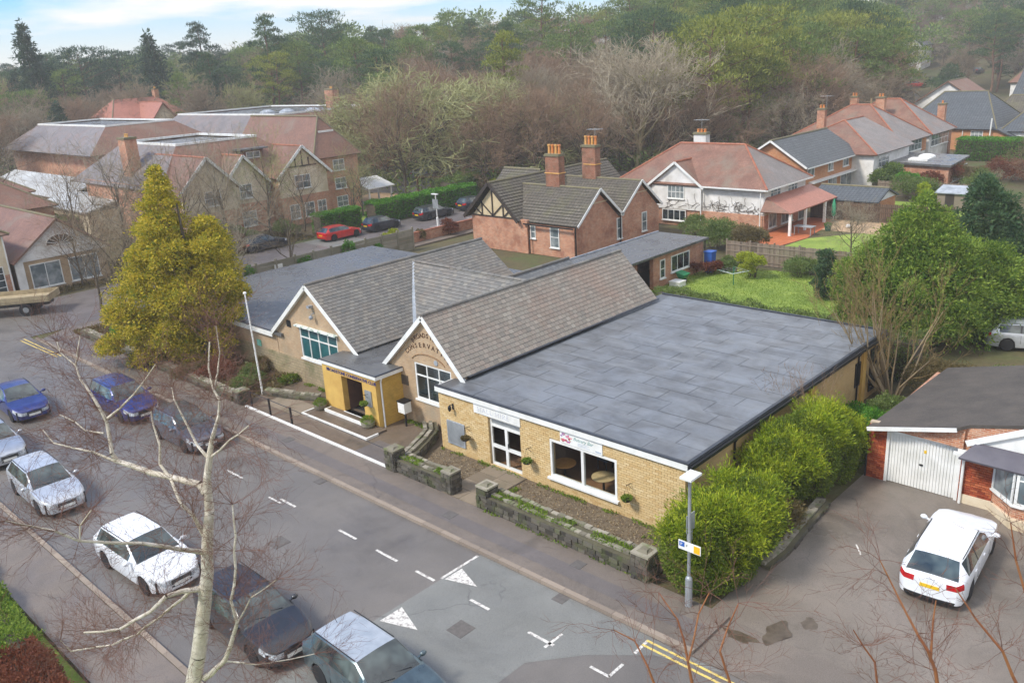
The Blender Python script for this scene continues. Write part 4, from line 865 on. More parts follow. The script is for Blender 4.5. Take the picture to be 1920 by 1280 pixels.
# the big window
x0, x1, z0, z1 = XL+6.05, XL+9.1, 0.55, 2.07; fr = MB()
for a, b, c, d in ((x0, x0+.09, z0, z1), (x1-.09, x1, z0, z1), (x0+.09, x1-.09, z0, z0+.1), (x0+.09, x1-.09, z1-.08, z1), ((x0+x1)/2-.06, (x0+x1)/2+.06, z0+.1, z1-.08)): fr.box(a, b, YF-.01, YF+.09, c, d)
wn_ = part(club, 'window', fr, WHITE, label='wide two-pane shop window')
for a, b in ((x0+.09, (x0+x1)/2-.06), ((x0+x1)/2+.06, x1-.09)): part(wn_, 'pane', MB().box(a-.01, b+.01, YF+.03, YF+.04, z0+.09, z1-.07), CLEAR)
part(wn_, 'sill', MB().box(x0-.1, x1+.1, YF-.12, YF+.05, z0-.09, z0-.004), WHITE)
# gabled ranges
def gable(xl, xp, xr, zl, zp, zr_, yw, yb, yv_, mat, wholes=None):
    mb = MB(); U = (1, 0, 0)
    zb_ = min(zl, zr_)-0.12
    return mb
G1 = dict(l=(-39.4, 2.45), p=(-35.7, 5.42), r=(-32.0, 2.65)); G2 = dict(l=(-29.95, 2.62), p=(-27.05, 5.27), r=(-24.75, 2.95)); YW, YV = 22.6, 22.46
w1 = (-36.95, -33.7, 1.42, 3.12); w2 = (-27.98, -25.6, 1.28, 3.0)
for Gd, wx in ((G1, w1), (G2, w2)):
    mb = MB(); xl, xr_ = Gd['l'][0]+0.25, Gd['r'][0]-0.12; zc = 2.3
    wall_cells(mb, (xl, YW, 0), (1, 0, 0), (0, -1, 0), xr_-xl, zc, 0.25, [(wx[0]-xl, wx[1]-xl, wx[2], zc)])
    # above: strips following the slopes, leaving the opening free
    px, pz = Gd['p']; sl_l = (pz-Gd['l'][1])/(px-Gd['l'][0]); sl_r = (pz-Gd['r'][1])/(Gd['r'][0]-px)
    top = lambda x: pz-0.06-(sl_l*(px-x) if x < px else sl_r*(x-px))
    for a, b, bt in ((xl, wx[0], zc), (wx[0], px, wx[3]), (px, wx[1], wx[3]), (wx[1], xr_, zc)):
        if b > a: mb.prism([(a, YW, bt), (b, YW, bt), (b, YW, max(bt+.01, top(b))), (a, YW, max(bt+.01, top(a)))], (0, 0.25, 0))
    part(club, 'gable_wall', mb, BUFF)
part(club, 'stone_plinth', MB().box(-52, -33, YW-.06, YW-.005, 0, 1.25), brickmat('stone_plinth', '#9a8a6c', '#a8977a', '#857a62', 0.34, 0.16, 0.02, 0.6, 0.9, ('#59603a', 0.7, 0.6)))
part(club, 'flank_wall', MB().box(-39.2, -38.95, YW+.25, 35, 0, 2.4).box(-29.7, -29.45, YW+.25, 36.5, 0, 2.5).box(-39, -27, 36.4, 36.6, 0, 2.6), BUFF)
def roofslope(name, pts, mat, th=0.1, parent=None): return part(parent or club, name, MB().slab(pts, th), mat)
SLM = brickmat('slate_far', '#686b6e', '#7c7d7c', '#4d4f50', 0.27, 0.2, 0.012, 0.5, 0.6)
YE1, YE2, YC = 34.8, 36.7, 29.3
p1 = G1['p']; p2 = G2['p']
# eave, ridge lines
R1r = [(G1['r'][0], YV, G1['r'][1]), (G1['r'][0], YE1, G1['r'][1]), (p1[0], YE1, p1[1]), (p1[0], YV, p1[1])]
R1l = [(G1['l'][0], YV, G1['l'][1]), (p1[0], YV, p1[1]), (p1[0], YE1, p1[1]), (G1['l'][0], YE1, G1['l'][1])]
R2r = [(G2['r'][0], YV, G2['r'][1]), (G2['r'][0], YE2, G2['r'][1]), (p2[0], YE2, p2[1]), (p2[0], YV, p2[1])]
R2l = [(G2['l'][0], YV, G2['l'][1]), (p2[0], YV, p2[1]), (p2[0], YE2, p2[1]), (G2['l'][0], YE2, G2['l'][1])]
for r_ in (R1r, R1l, R2r, R2l): roofslope('roof_deck', r_, SLM)
yE = 26.1; Cf = [(G1['r'][0], yE, 2.66), (G2['l'][0], yE, 2.64), (p2[0]-0.1, YC, 5.2), (p1[0]+0.3, YC, 5.22)]
roofslope('roof_deck', Cf, SLM, 0.08); roofslope('roof_deck', [(p1[0]+.3, YC, 5.22), (p2[0]-.1, YC, 5.2), (G2['l'][0], 32.4, 2.64), (G1['r'][0], 32.4, 2.66)], SLM, 0.08)
SL = Laid(club, 'slate', SLATE, 210); SB = Laid(club, 'brown_slate', SLATE_B, 90)
def lay(Lx, pts, w=0.265, h=0.2, seed=1, **k):
    P = [V3(p) for p in pts]; O = P[0]; U = unit(P[1]-P[0]); n = np.cross(P[1]-P[0], P[2]-P[0]); n = unit(n); Vv = np.cross(n, U)
    if n[2] < 0: raise ValueError('order')
    Lx.plane(O+n*0.004, U, Vv, [((p-O)@U, (p-O)@Vv) for p in P], w, h, 0.012, 0.008, 0.5, tilt=0.012, seed=seed, jit=0.006, **k)
lay(SL, R1r, seed=2); lay(SL, Cf, seed=3); lay(SB, R2r, seed=4, w=0.28, h=0.215); SL.done(); SB.done()
# low roof behind
roofslope('roof_deck', [(-31.9, 31, 3.2), (-31.9, 37.2, 3.2), (-31.1, 37.2, 4.3), (-31.1, 31, 4.3)], SLM); roofslope('roof_deck', [(-29.6, 31, 3.0), (-29.6, 37.2, 3.0), (-31.1, 37.2, 4.3), (-31.1, 31, 4.3)][:4], SLM)
rd = MB()
for a, b in (((p1[0], YV, p1[1]+.02), (p1[0], YE1, p1[1]+.02)), ((p2[0], YV, p2[1]+.02), (p2[0], YE2, p2[1]+.02)), ((p1[0], YC, 5.26), (p2[0], YC, 5.24)), ((-31.1, 31, 4.32), (-31.1, 37.2, 4.32))):
    n = int(np.linalg.norm(V3(b)-V3(a))/0.45); 
    for i in range(n): u0 = V3(a)+(V3(b)-V3(a))*i/n; u1 = V3(a)+(V3(b)-V3(a))*(i+0.96)/n; rd.tube(u0, u1, 0.075, 0.08, 7)
part(club, 'ridge_tile', rd, SLATE, kind='stuff')
mb = MB(); mb.beam((p1[0]+.25, YC-.05, 5.25), (G1['r'][0]+.02, yE, 2.72), 0.2, 0.03); part(club, 'valley_flashing', mb, LEAD)
part(club, 'flashing', MB().box(-24.83, -24.6, YV+.3, YE2, 2.93, 2.965), DARKF)
# barge boards: a deep outer board and a thinner one under it, a part each
for Gd in (G1, G2):
    for k in ('l', 'r'):
        a = V3(Gd['p'][0], YV-.03, Gd['p'][1]-.02); b = V3(Gd[k][0], YV-.03, Gd[k][1]-.04); d = unit(b-a); b = b+d*0.15
        part(club, 'barge_board', MB().beam(a-V3(0, 0, .07), b-V3(0, 0, .07), 0.05, 0.2, (0, 0, 1)), WHITE)
        part(club, 'soffit', MB().beam(a-V3(0, -.13, .17), b-V3(0, -.13, .17), 0.24, 0.03, (0, 0, 1)), WHITE)
def grid_window(x0, x1, z0, z1, ys, colf, glass):
    fr = MB(); fr.box(x0, x0+.08, ys, ys+.09, z0, z1).box(x1-.08, x1, ys, ys+.09, z0, z1).box(x0+.08, x1-.08, ys, ys+.09, z0, z0+.08).box(x0+.08, x1-.08, ys, ys+.09, z1-.08, z1)
    tz = z0+(z1-z0)*0.66; fr.box(x0+.08, x1-.08, ys+.004, ys+.085, tz-.03, tz+.03)
    for f in colf: fr.box(x0+(x1-x0)*f-.03, x0+(x1-x0)*f+.03, ys+.008, ys+.08, z0+.08, z1-.08)
    w_ = part(club, 'window', fr, WHITE); e = [x0+.05]+[x0+(x1-x0)*f for f in colf]+[x1-.05]
    for a, b in zip(e[:-1], e[1:]):
        for c, d in ((z0+.05, tz), (tz, z1-.05)): part(w_, 'pane', MB().box(a, b, ys+.04, ys+.05, c, d), glass)
    part(w_, 'sill', MB().box(x0-.06, x1+.06, ys-.08, ys+.06, z0-.09, z0-.003), WHITE); return w_
grid_window(*w1[:2], w1[2], w1[3], YW+.02, [.25, .5, .75], GLASSG)
grid_window(*w2[:2], w2[2], w2[3], YW+.02, [.33, .66], GLASS)
part(club, 'window_head', MB().box(w1[0]-.15, w1[1]+.15, YW-.2, YW+.02, w1[3], w1[3]+.07), plain('peeling_paint', '#dfe3dd', '#8fa59a', 6, 0.6, lo=0.5, hi=0.6))
part(club, 'curtain', MB().box(w2[0]+.12, w2[0]+.45, YW+.1, YW+.13, w2[2]+.1, w2[2]+1.1), plain('mauve_curtain', '#8d7f86', '#a39399', 5, .8))
# relief arch and raised letters over the right gable window
ar = MB(); cx, cz, ra = -27.0, 3.02, 1.1
for i in range(20):
    a0, a1 = math.pi*(0.08+0.84*i/20), math.pi*(0.08+0.84*(i+0.93)/20)
    ar.beam((cx+ra*math.cos(a0), YW-.012, cz+ra*.42*math.sin(a0)), (cx+ra*math.cos(a1), YW-.012, cz+ra*.42*math.sin(a1)), 0.03, 0.05, (0, 1, 0))
part(club, 'brick_arch', ar, plain('dark_brick_arch', '#7d6146', '#9a7b58', 6, .85))
CARVE = plain('carved_letter', '#4a3322', '#5d4430', 5, 0.9)
def arc_text(s, cx, cz, rx, rz_, a0, a1, size):
    n = len(s)
    for i, ch in enumerate(s):
        a = a0+(a1-a0)*i/(n-1); P = (cx+rx*math.cos(a), YW, cz+rz_*math.sin(a)); tx, tz = math.sin(a)*rx, -math.cos(a)*rz_; text_on(club, ch, P, unit((tx, 0, tz)), (0, -1, 0), size, CARVE, 0.02, 'letter', 1, 'CENTER')
arc_text('BROADSTONE', -27.03, 2.9, 1.25, 1.36, R_(131), R_(49), 0.3); arc_text('CONSERVATIVE', -27.03, 2.85, 1.5, 0.95, R_(148), R_(32), 0.3)
part(club, 'wall_disc', MB().lathe((0, 0, 0), [(0.12, 0), (0.12, 0.03)], 14), LEAD, local=True); _d = [c for c in club.children if c.name.startswith('wall_disc')][0]; _d.location = V3(-26.5, YW-.0, 3.22)-worldoff(club); _d.rotation_euler = (math.pi/2, 0, 0)
part(club, 'plaque', MB().box(-28.95, -28.5, YW-.03, YW, 1.75, 2.2), plain('slate_plaque', '#5a5148', '#463f38', 5, .6)); part(club, 'vent', MB().box(-38.0, -37.65, YW-.04, YW, 2.9, 3.25), BLACKM)
part(club, 'sign_plate', MB().box(-41.3, -40.9, YW-.04, YW-.01, 1.0, 1.6), plain('green_sign', '#3f9a7a', '#9cc9b8', 8, .5))
lf = MB().lathe((-35.35, YW-.22, 3.75), [(0.05, 0), (0.11, 0.06), (0.11, 0.14), (0.04, 0.2)], 10).tube((-35.35, YW, 4.05), (-35.35, YW-.22, 3.98), .02); lf.box(-35.6, -35.4, YW-.25, YW, 4.3, 4.42); part(club, 'floodlight', lf, LEAD)
# left flat wing
part(club, 'wing_wall', MB().box(-52, -39.2, YW, YW+.25, 0, 2.25).box(-52, -51.75, YW+.25, 39, 0, 2.25).box(-52, -36, 38.8, 39, 0, 2.25), BUFF)
part(club, 'wing_roof', MB().box(-52.2, -38.5, YW-.15, 39.2, 2.27, 2.42).box(-39, -36, 35, 39.2, 2.27, 2.42), FELTD)
part(club, 'fascia', MB().box(-52.2, -39.35, YW-.19, YW-.155, 2.12, 2.40), WHITE)
part(club, 'roof_edge', MB().box(-52.25, -39.3, YW-.2, YW-.08, 2.422, 2.45), DARKF)
# porch
PX0, PX1, PY0, PZ = -32.95, -28.95, 21.1, 2.42
dh = (1.45, 3.0, 0.28, 2.04); mb = MB(); wall_cells(mb, (PX0, PY0, 0), (1, 0, 0), (0, -1, 0), PX1-PX0, PZ, 0.3, [dh]); part(club, 'porch_wall', mb, YPAINT)
part(club, 'porch_side_wall', MB().box(PX1-.25, PX1, PY0+.3, YW, 0, PZ), YFACE); part(club, 'porch_side_wall', MB().box(PX0, PX0+.25, PY0+.3, YW, 0, PZ), YFACE)
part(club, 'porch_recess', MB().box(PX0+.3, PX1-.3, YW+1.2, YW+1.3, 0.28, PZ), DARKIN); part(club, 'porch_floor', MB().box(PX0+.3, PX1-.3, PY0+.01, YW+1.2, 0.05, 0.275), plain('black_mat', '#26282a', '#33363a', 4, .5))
part(club, 'porch_reveal', MB().box(PX0+1.42, PX0+1.449, PY0+.02, PY0+1.3, .28, 2.04), plain('brown_jamb', '#63402f', '#4b3024', 3, .6))
part(club, 'threshold', MB().box(PX0+1.4, PX0+3.05, PY0-.06, PY0-.005, .2, .29), WHITE)
di = part(club, 'inner_door', MB().box(-31.2, -31.12, YW-.35, YW-.28, .28, 2.15).box(-30.35, -30.27, YW-.35, YW-.28, .28, 2.15).box(-31.12, -30.35, YW-.35, YW-.28, 2.05, 2.15).box(-31.12, -30.35, YW-.35, YW-.28, 1.1, 1.2), TIMBER); part(di, 'pane', MB().box(-31.13, -30.34, YW-.32, YW-.31, .4, 2.06), GLASSL)
porch_roof = [(PX0-.12, PY0-.04), (PX1+.12, PY0-.04), (PX1+.12, YW-.01), (-29.9, YW+.2), (-29.9, yE+.1), (-32.1, yE+.1), (-32.1, YV+.2), (PX0-.12, YV-.0)]
part(club, 'porch_roof', MB().prism([(x, y, PZ+.0) for x, y in porch_roof], (0, 0, .14)), FELTD)
part(club, 'fascia', MB().box(PX0-.13, PX1+.13, PY0-.075, PY0-.045, PZ-.03, PZ+.13).box(PX1+.125, PX1+.16, PY0-.1, YW-.02, PZ-.03, PZ+.13), WHITE)
part(club, 'roof_edge', MB().box(PX0-.14, PX1+.16, PY0-.085, PY0-.04, PZ+.132, PZ+.165).box(PX1+.06, PX1+.17, PY0-.04, YW-.02, PZ+.142, PZ+.175), DARKF)
mb = MB(); mb.tube((PX1+.14, PY0+.25, PZ-.02), (PX1+.07, PY0+.25, PZ-.2), .04).tube((PX1+.07, PY0+.25, PZ-.2), (PX1+.07, PY0+.25, .05), .04); part(club, 'downpipe', mb, WHITE)
NAVY = plain('navy_letter', '#28306e', None, 3, .5)
text_on(club, 'BROADSTONE CONSERVATIVE CLUB', (PX0+.36, PY0, 2.1), (1, 0, 0), (0, -1, 0), 0.225, NAVY, 0.02, 'lettering', 0.98)
part(club, 'notice_board', MB().box(-29.75, -29.3, PY0-.05, PY0-.002, 1.0, 1.75), GREYM)
# hanging signs
sg = thing('hall_sign', 'long white fascia board with faded lettering over the glass doors', 'sign', (-21.95, YF, 2.2)); part(sg, 'board', MB().box(-23.2, -20.7, YF-.035, YF, 2.16, 2.55), WHITE); text_on(sg, 'HALL HIRE', (-22.98, YF-.035, 2.26), (1, 0, 0), (0, -1, 0), 0.3, plain('faded_grey_letter', '#b9bcc4', '#cfd0d4', 8, .6), 0.008, 'lettering', 1.25)
bn = thing('banner', 'white vinyl banner with pink food picture over the big window', 'banner', (-17.8, YF, 2.1)); part(bn, 'sheet', MB().box(-18.72, -16.8, YF-.03, YF-.004, 2.09, 2.56), WHITE)
rng_ = random.Random(5); mb = MB(); 
for i in range(16): mb.ell((-18.47+rng_.uniform(-.18, .26), YF-.033, 2.32+rng_.uniform(-.16, .16)), (rng_.uniform(.03, .1), .006, rng_.uniform(.02, .06)), 8, 4)
part(bn, 'food_print', mb, varied('food_print', ['#c9506a', '#e07a86', '#8a2f3a', '#d9a0b0', '#8a6ab0', '#e8c46a'], .6, 0))
text_on(bn, 'Buttery Bar', (-18.1, YF-.031, 2.33), (1, 0, 0), (0, -1, 0), 0.19, plain('green_letter', '#5f8a86', '#7aa39d', 6, .6), .004, 'lettering', 1.0, 'LEFT', .3)
mb = MB()
for z, w_ in ((2.26, .5), (2.21, .42), (2.16, .55)): mb.box(-17.9, -17.9+w_, YF-.033, YF-.03, z, z+.018)
mb.box(-17.1, -16.85, YF-.033, YF-.03, 2.14, 2.2); part(bn, 'small_print', mb, plain('grey_print', '#9aa6b4', '#b5bdc8', 6, .6))
nb = thing('notice_board', 'blank grey notice board on the yellow wall beside the glass doors', 'notice board', (-24.3, YF, .4)); part(nb, 'board', MB().box(-24.82, -23.88, YF-.05, YF, .42, 1.38), GREYM); part(nb, 'frame', MB().box(-24.86, -24.82, YF-.06, YF, .38, 1.42).box(-23.88, -23.84, YF-.06, YF, .38, 1.42).box(-24.82, -23.88, YF-.06, YF, 1.38, 1.42).box(-24.82, -23.88, YF-.06, YF, .38, .42), LEAD)
wl = thing('wall_lantern', 'black lantern on the yellow wall above the blank notice board', 'lantern', (-24.45, YF, 1.9)); part(wl, 'bracket', MB().tube((-24.45, YF, 2.15), (-24.45, YF-.2, 2.2), .015).box(-24.5, -24.4, YF-.02, YF, 1.95, 2.2), BLACKM); part(wl, 'lamp_head', MB().lathe((-24.45, YF-.2, 1.93), [(.03, 0), (.07, .08), (.07, .2), (.02, .26)], 6), BLACKM)
# ------------------------------------------------------------------ houses
def ridge_run(mb, a, b, r=0.11, step=0.45):
    a, b = V3(a), V3(b); n = max(1, int(np.linalg.norm(b-a)/step))
    for i in range(n): mb.tube(a+(b-a)*i/n, a+(b-a)*(i+0.97)/n, r, r*1.06, 6)
def roof(parent, x0, x1, y0, y1, ze, zr, axis, ends=(0, 0), mat=None, rmat=None, ov=0.3, th=0.14, courses=0.0, ridge=True, mx=None):
    """hip/gable roof: ends = how far the ridge stops short of each end (0 = gable). Every slope is its own part"""
    sl = (zr-ze)/((y1-y0)/2 if axis == 'x' else (x1-x0)/2); e = ze-sl*ov*0.6
    X0, X1, Y0, Y1 = x0-ov, x1+ov, y0-ov, y1+ov
    if axis == 'x':
        ym = (y0+y1)/2; a = V3((X0+ends[0]+(ov if ends[0] else 0)), ym, zr); b = V3(X1-ends[1]-(ov if ends[1] else 0), ym, zr)
        c = [V3(X0, Y0, e), V3(X1, Y0, e), V3(X1, Y1, e), V3(X0, Y1, e)]; S = [[c[0], c[1], b, a], [c[2], c[3], a, b]]
        if ends[1]: S.append([c[1], c[2], b])
        if ends[0]: S.append([c[3], c[0], a])
        hips = ([(c[1], b), (c[2], b)] if ends[1] else [])+([(c[0], a), (c[3], a)] if ends[0] else [])
    else:
        xm = (x0+x1)/2; a = V3(xm, (Y0+ends[0]+(ov if ends[0] else 0)), zr); b = V3(xm, Y1-ends[1]-(ov if ends[1] else 0), zr)
        c = [V3(X0, Y0, e), V3(X1, Y0, e), V3(X1, Y1, e), V3(X0, Y1, e)]; S = [[c[1], c[2], b, a], [c[3], c[0], a, b]]
        if ends[0]: S.append([c[0], c[1], a])
        if ends[1]: S.append([c[2], c[3], b])
        hips = ([(c[0], a), (c[1], a)] if ends[0] else [])+([(c[2], b), (c[3], b)] if ends[1] else [])
    for q in S:
        if courses: course_slope(parent, q, mat, courses)
        else:
            n_ = np.cross(q[1]-q[0], q[2]-q[0]); n_ = n_ if n_[2] > 0 else -n_
            part(parent, 'roof_slope', MB().slab(q, th), mx if (mx is not None and n_[0] > 0.25*np.linalg.norm(n_)) else mat)  # mx: paler tile colour paints the sky sheen on slopes facing +X
    if ridge:
        mb = MB(); ridge_run(mb, a, b)
        for p_, q_ in hips: ridge_run(mb, p_+V3(0, 0, .02), q_+V3(0, 0, .02), 0.09)
        part(parent, 'ridge_tile', mb, rmat or RIDGE, kind='stuff')
    return a, b
def course_slope(parent, q, mat, ch):
    """tile courses as real stepped strips"""
    P = [V3(p) for p in q]; O = P[0]; U = unit(P[1]-P[0]); n = unit(np.cross(P[1]-P[0], P[2]-P[0])); Vv = np.cross(n, U); pl = [((p-O)@U, (p-O)@Vv) for p in P]
    top = max(p[1] for p in pl); mb = MB(); v = 0.0
    base = MB().slab(q, 0.1); part(parent, 'roof_slope', base, mat)
    while v < top-0.05:
        h = min(ch, top-v); s0 = spans(pl, v+0.01*h); s1 = spans(pl, min(v+h, top-0.004))
        if s0 and s1:
            a, b = s0[0]; c, d = s1[0]; L_ = lambda u, w, z: O+U*u+Vv*w+n*z
            mb.hexa([L_(a, v, 0.003), L_(b, v, 0.003), L_(d, v+h, 0.003), L_(c, v+h, 0.003), L_(a, v, 0.055), L_(b, v, 0.055), L_(d, v+h, 0.012), L_(c, v+h, 0.012)])
        v += h
    part(parent, 'tile_course', mb, mat, kind='stuff')
def gable_end(mb, axis, pos, a0, a1, z0, zr, th, ze):
    """triangle + wall strip between z0 and the eaves"""
    m_ = (a0+a1)/2
    pts = [(a0, z0), (a1, z0), (a1, ze), (m_, zr), (a0, ze)]
    if axis == 'x': mb.prism([(pos, a, z) for a, z in pts], (th, 0, 0))
    else: mb.prism([(a, pos, z) for a, z in pts], (0, th, 0))
    return mb
def chimney(parent, x, y, z0, z1, w=0.8, d=0.6, pots=2, mat=None, potmat=None, cap=True, ph=0.35):
    c = part(parent, 'chimney', MB().box(x-w/2, x+w/2, y-d/2, y+d/2, z0, z1), mat or RED)
    if cap: part(c, 'chimney_cap', MB().box(x-w/2-.08, x+w/2+.08, y-d/2-.08, y+d/2+.08, z1, z1+.12).box(x-w/2-.04, x+w/2+.04, y-d/2-.04, y+d/2+.04, z1+.12, z1+.2), RIDGE_G)
    for i in range(pots): 
        px = x+(i-(pots-1)/2)*min(.36, w/pots); part(c, 'chimney_pot', MB().lathe((px, y, z1+.18), [(.13, 0), (.12, .05), (.1, ph*.8), (.14, ph*.85), (.13, ph)], 10), potmat or (POT if i % 2 else POTB))
    return c
FX = dict(U=(1, 0, 0), N=(0, -1, 0)); FR = dict(U=(0, 1, 0), N=(1, 0, 0))
def wf(p, x, z, w, h, y, **k): return window(p, (x, y, z), (1, 0, 0), (0, -1, 0), w, h, frame=k.pop('frame', WHITE), glass=k.pop('glass', GLASS), **k)
def wr_(p, y, z, w, h, x, **k): return window(p, (x, y, z), (0, 1, 0), (1, 0, 0), w, h, frame=k.pop('frame', WHITE), glass=k.pop('glass', GLASS), **k)
# --- red brick lodge with two tall chimneys
lo = thing('brick_house', 'red brick house with twin gables and two tall chimneys behind the club', 'house', (-47, 56, 0))
XF = -42.2
part(lo, 'wall', MB().box(-46.9, XF, 51.2, 62.9, 0, 2.45).box(-53.3, -46.95, 51.0, 64, 0, 2.75), RED)
part(lo, 'gable_wall', gable_end(MB(), 'x', XF-.25, 51.4, 57.1, 2.45, 4.95, .24, 2.46), RED); part(lo, 'gable_wall', gable_end(MB(), 'x', XF-.25, 57.3, 62.8, 2.45, 4.85, .24, 2.46), RED)
for y0, y1, zr in ((51.5, 57.2, 5.1), (57.2, 62.9, 5.0)):
    roof(lo, -53, XF-.05, y0, y1, 2.75, zr, 'x', (0, 0), TILE_G, RIDGE_G, 0.28, courses=0.3)
    for s in (-1, 1):
        ym = (y0+y1)/2; yo = ym+s*(y1-y0)/2*1.06; part(lo, 'barge_board', MB().beam((XF+.3, ym, zr+.0), (XF+.3, yo, 2.55), .05, .2), WHITE)
    part(lo, 'string_course', MB().box(XF-.01, XF+.03, ym-1.1, ym+1.1, 4.0, 4.07), PLASTER)
roof(lo, -53.55, -48.0, 51.0, 66.5, 2.85, 5.65, 'y', (0, 0), TILE_G, RIDGE_G, 0.35, courses=0.3)
gb = MB(); gable_end(gb, 'y', 51.02, -53.2, -48.3, 2.75, 5.2, .2, 2.76); part(lo, 'gable_panel', gb, PLASTER)
tm = MB(); yb_ = 50.98; pk = (-50.77, 5.2)
for a, b in (((-53.2, 2.8), (-48.3, 2.8)), ((-50.77, 2.8), (-50.77, 5.3)), ((-52.0, 2.8), (-52.0, 4.0)), ((-49.55, 2.8), (-49.55, 4.0)), ((-50.77, 2.85), (-52.2, 4.0)), ((-50.77, 2.85), (-49.4, 4.0)), ((-52.0, 2.85), (-52.8, 3.4)), ((-49.5, 2.85), (-48.8, 3.4))): 
    tb_ = MB().beam((a[0], yb_, a[1]), (b[0], yb_, b[1]), .11, .06, (0, 1, 0)); part(lo, 'timber', tb_, TIMBER)
for s in (-1, 1): part(lo, 'barge_board', MB().beam((-50.77, 50.6, 5.6), (-50.77+s*3.15, 50.6, 2.6), .06, .28, (0, 1, 0) if 0 else (0, 0, 1)), TIMBER)
roof(lo, -57.0, -53, 56.5, 62.5, 2.8, 5.5, 'x', (0, 0), TILE_G, RIDGE_G, .3, courses=0.3); part(lo, 'rear_wall', MB().box(-57, -53.35, 56.8, 62.3, 0, 2.8), RED)
chimney(lo, -46.8, 54.6, 3.9, 7.5, 1.45, .75, 4, CHIMB, None, True, .75); chimney(lo, -47.4, 60.2, 3.9, 7.6, 1.45, .75, 4, CHIMB, None, True, .75)
for y in (54.6, 60.2): part(lo, 'chimney_band', MB().box(-47.95 if y > 56 else -47.6, -46.6 if y > 56 else -46.0, y-.42, y+.42, 6.1, 6.18), POTB); part(lo, 'flashing', MB().box(-48.2 if y > 56 else -47.7, -46.5 if y > 56 else -45.9, y-.5, y+.5, 4.3 if y > 56 else 4.6, 4.75 if y > 56 else 4.95), LEAD)
wf(lo, -44.65, .75, .95, 1.7, 51.2, cols=1, rows=2, glass=GLASSL); wf(lo, -46.75, 1.3, .55, 1.1, 51.2, cols=1, rows=2, glass=GLASSL)
wr_(lo, 56.75, .6, .7, 1.75, XF, cols=1, rows=2, glass=GLASSL); wr_(lo, 60.3, .6, .75, 1.65, XF, cols=1, rows=2, glass=GLASSL)
for x, y in ((XF+.08, 51.3), (-46.7, 50.95), (XF+.08, 57.2)): part(lo, 'downpipe', MB().tube((x, y, .1), (x, y, 2.5), .05), BLACKM)
part(lo, 'gutter', MB().box(-47.2, XF+.2, 50.78, 50.9, 2.44, 2.54), BLACKM)
# flat roofed extension
ex = thing('brick_extension', 'low brick extension with a wet grey flat roof beside the twin gabled house', 'extension', (-38, 49, 0))
part(ex, 'wall', MB().box(-32.2, -31.9, 46.9, 53.2, 0, 2.25), RED); part(ex, 'wall', MB().box(-35.6, -35.3, 42.5, 53.2, 0, 2.25), RED); part(ex, 'wall', MB().box(-35.3, -32.2, 52.9, 53.2, 0, 2.25), RED); part(ex, 'wall', MB().box(-35.3, -32.0, 42.5, 42.8, 0, 2.25), RED)
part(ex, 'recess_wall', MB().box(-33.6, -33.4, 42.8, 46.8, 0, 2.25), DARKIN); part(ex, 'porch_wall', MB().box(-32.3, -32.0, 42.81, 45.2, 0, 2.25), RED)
part(ex, 'roof_slab', MB().box(-35.85, -31.62, 42.3, 53.45, 2.27, 2.42), FELTD); part(ex, 'parapet', MB().box(-35.95, -35.852, 42.3, 53.45, 2.2, 2.5), LEAD)
wr_(ex, 43.3, .9, .7, 1.0, -32.0, cols=1, rows=1)
wr_(ex, 49.0, .75, 2.3, 1.15, -31.9, cols=3, rows=1); wr_(ex, 47.65, .6, .6, 1.3, -31.9, cols=1, rows=2)
part(ex, 'drainpipe', MB().tube((-31.82, 53.3, 0), (-31.82, 53.3, 2.3), .05), BLACKM)
# --- white rendered house
wh = thing('rendered_house', 'white rendered house with a red hipped tile roof and a front gable', 'house', (-40, 70.5, 0))
part(wh, 'upper_wall', MB().box(-48.5, -34.2, 66.7, 74.3, 1.5, 3.9), WHITE_R); part(wh, 'lower_wall', MB().box(-48.5, -34.15, 66.6, 74.35, 0, 1.5), RED)
roof(wh, -48.8, -34.2, 66.7, 74.3, 3.95, 6.9, 'x', (4.0, 4.0), TILE_R, RIDGE, .45, mx=TILE_SHEEN)
g_ = MB(); gable_end(g_, 'y', 66.45, -45.3, -40.2, 1.5, 5.55, .24, 3.75); part(wh, 'gable_wall', g_, WHITE_R); roof(wh, -45.3, -40.2, 66.55, 70.0, 3.72, 5.72, 'y', (0, 0), TILE_R, RIDGE, .3)
for s in (-1, 1): part(wh, 'barge_board', MB().beam((-42.75, 66.2, 5.68), (-42.75+s*2.95, 66.2, 3.5), .06, .2), WHITE)
wf(wh, -43.6, 2.45, 1.75, 1.2, 66.45, cols=4, rows=2, glass=GLASSL); wf(wh, -44.2, .45, 2.5, 1.0, 66.5, cols=4, rows=1)
for x in (-40.1, -34.4): part(wh, 'downpipe', MB().tube((x, 66.35, 0), (x, 66.35, 3.8), .05), WHITE)
part(wh, 'gutter', MB().box(-40, -33.8, 66.15, 66.28, 3.62, 3.74).box(-33.84, -33.7, 66.2, 74.8, 3.62, 3.74), WHITE)
for y in (67.6, 70.8): wr_(wh, y, 2.75, 1.9, 1.05, -34.2, cols=3, rows=2, glass=GLASSL)
chimney(wh, -43.2, 71.5, 6.0, 7.6, 1.3, .7, 3, WHITE_R, POT, True, .3)
part(wh, 'veranda_roof', MB().slab([(-31.7, 66.4, 1.95), (-31.7, 75.5, 1.95), (-34.2, 75.2, 3.0), (-34.2, 67.0, 3.0)], .12), TILE_P); part(wh, 'veranda_roof', MB().slab([(-34.2, 66.0, 1.95), (-31.7, 66.4, 1.95), (-34.2, 67.0, 3.0)], .12), TILE_R)
for y in (66.7, 69.5, 73.3): part(wh, 'veranda_post', MB().box(-31.95, -31.75, y-.1, y+.1, 0, 1.9), WHITE)
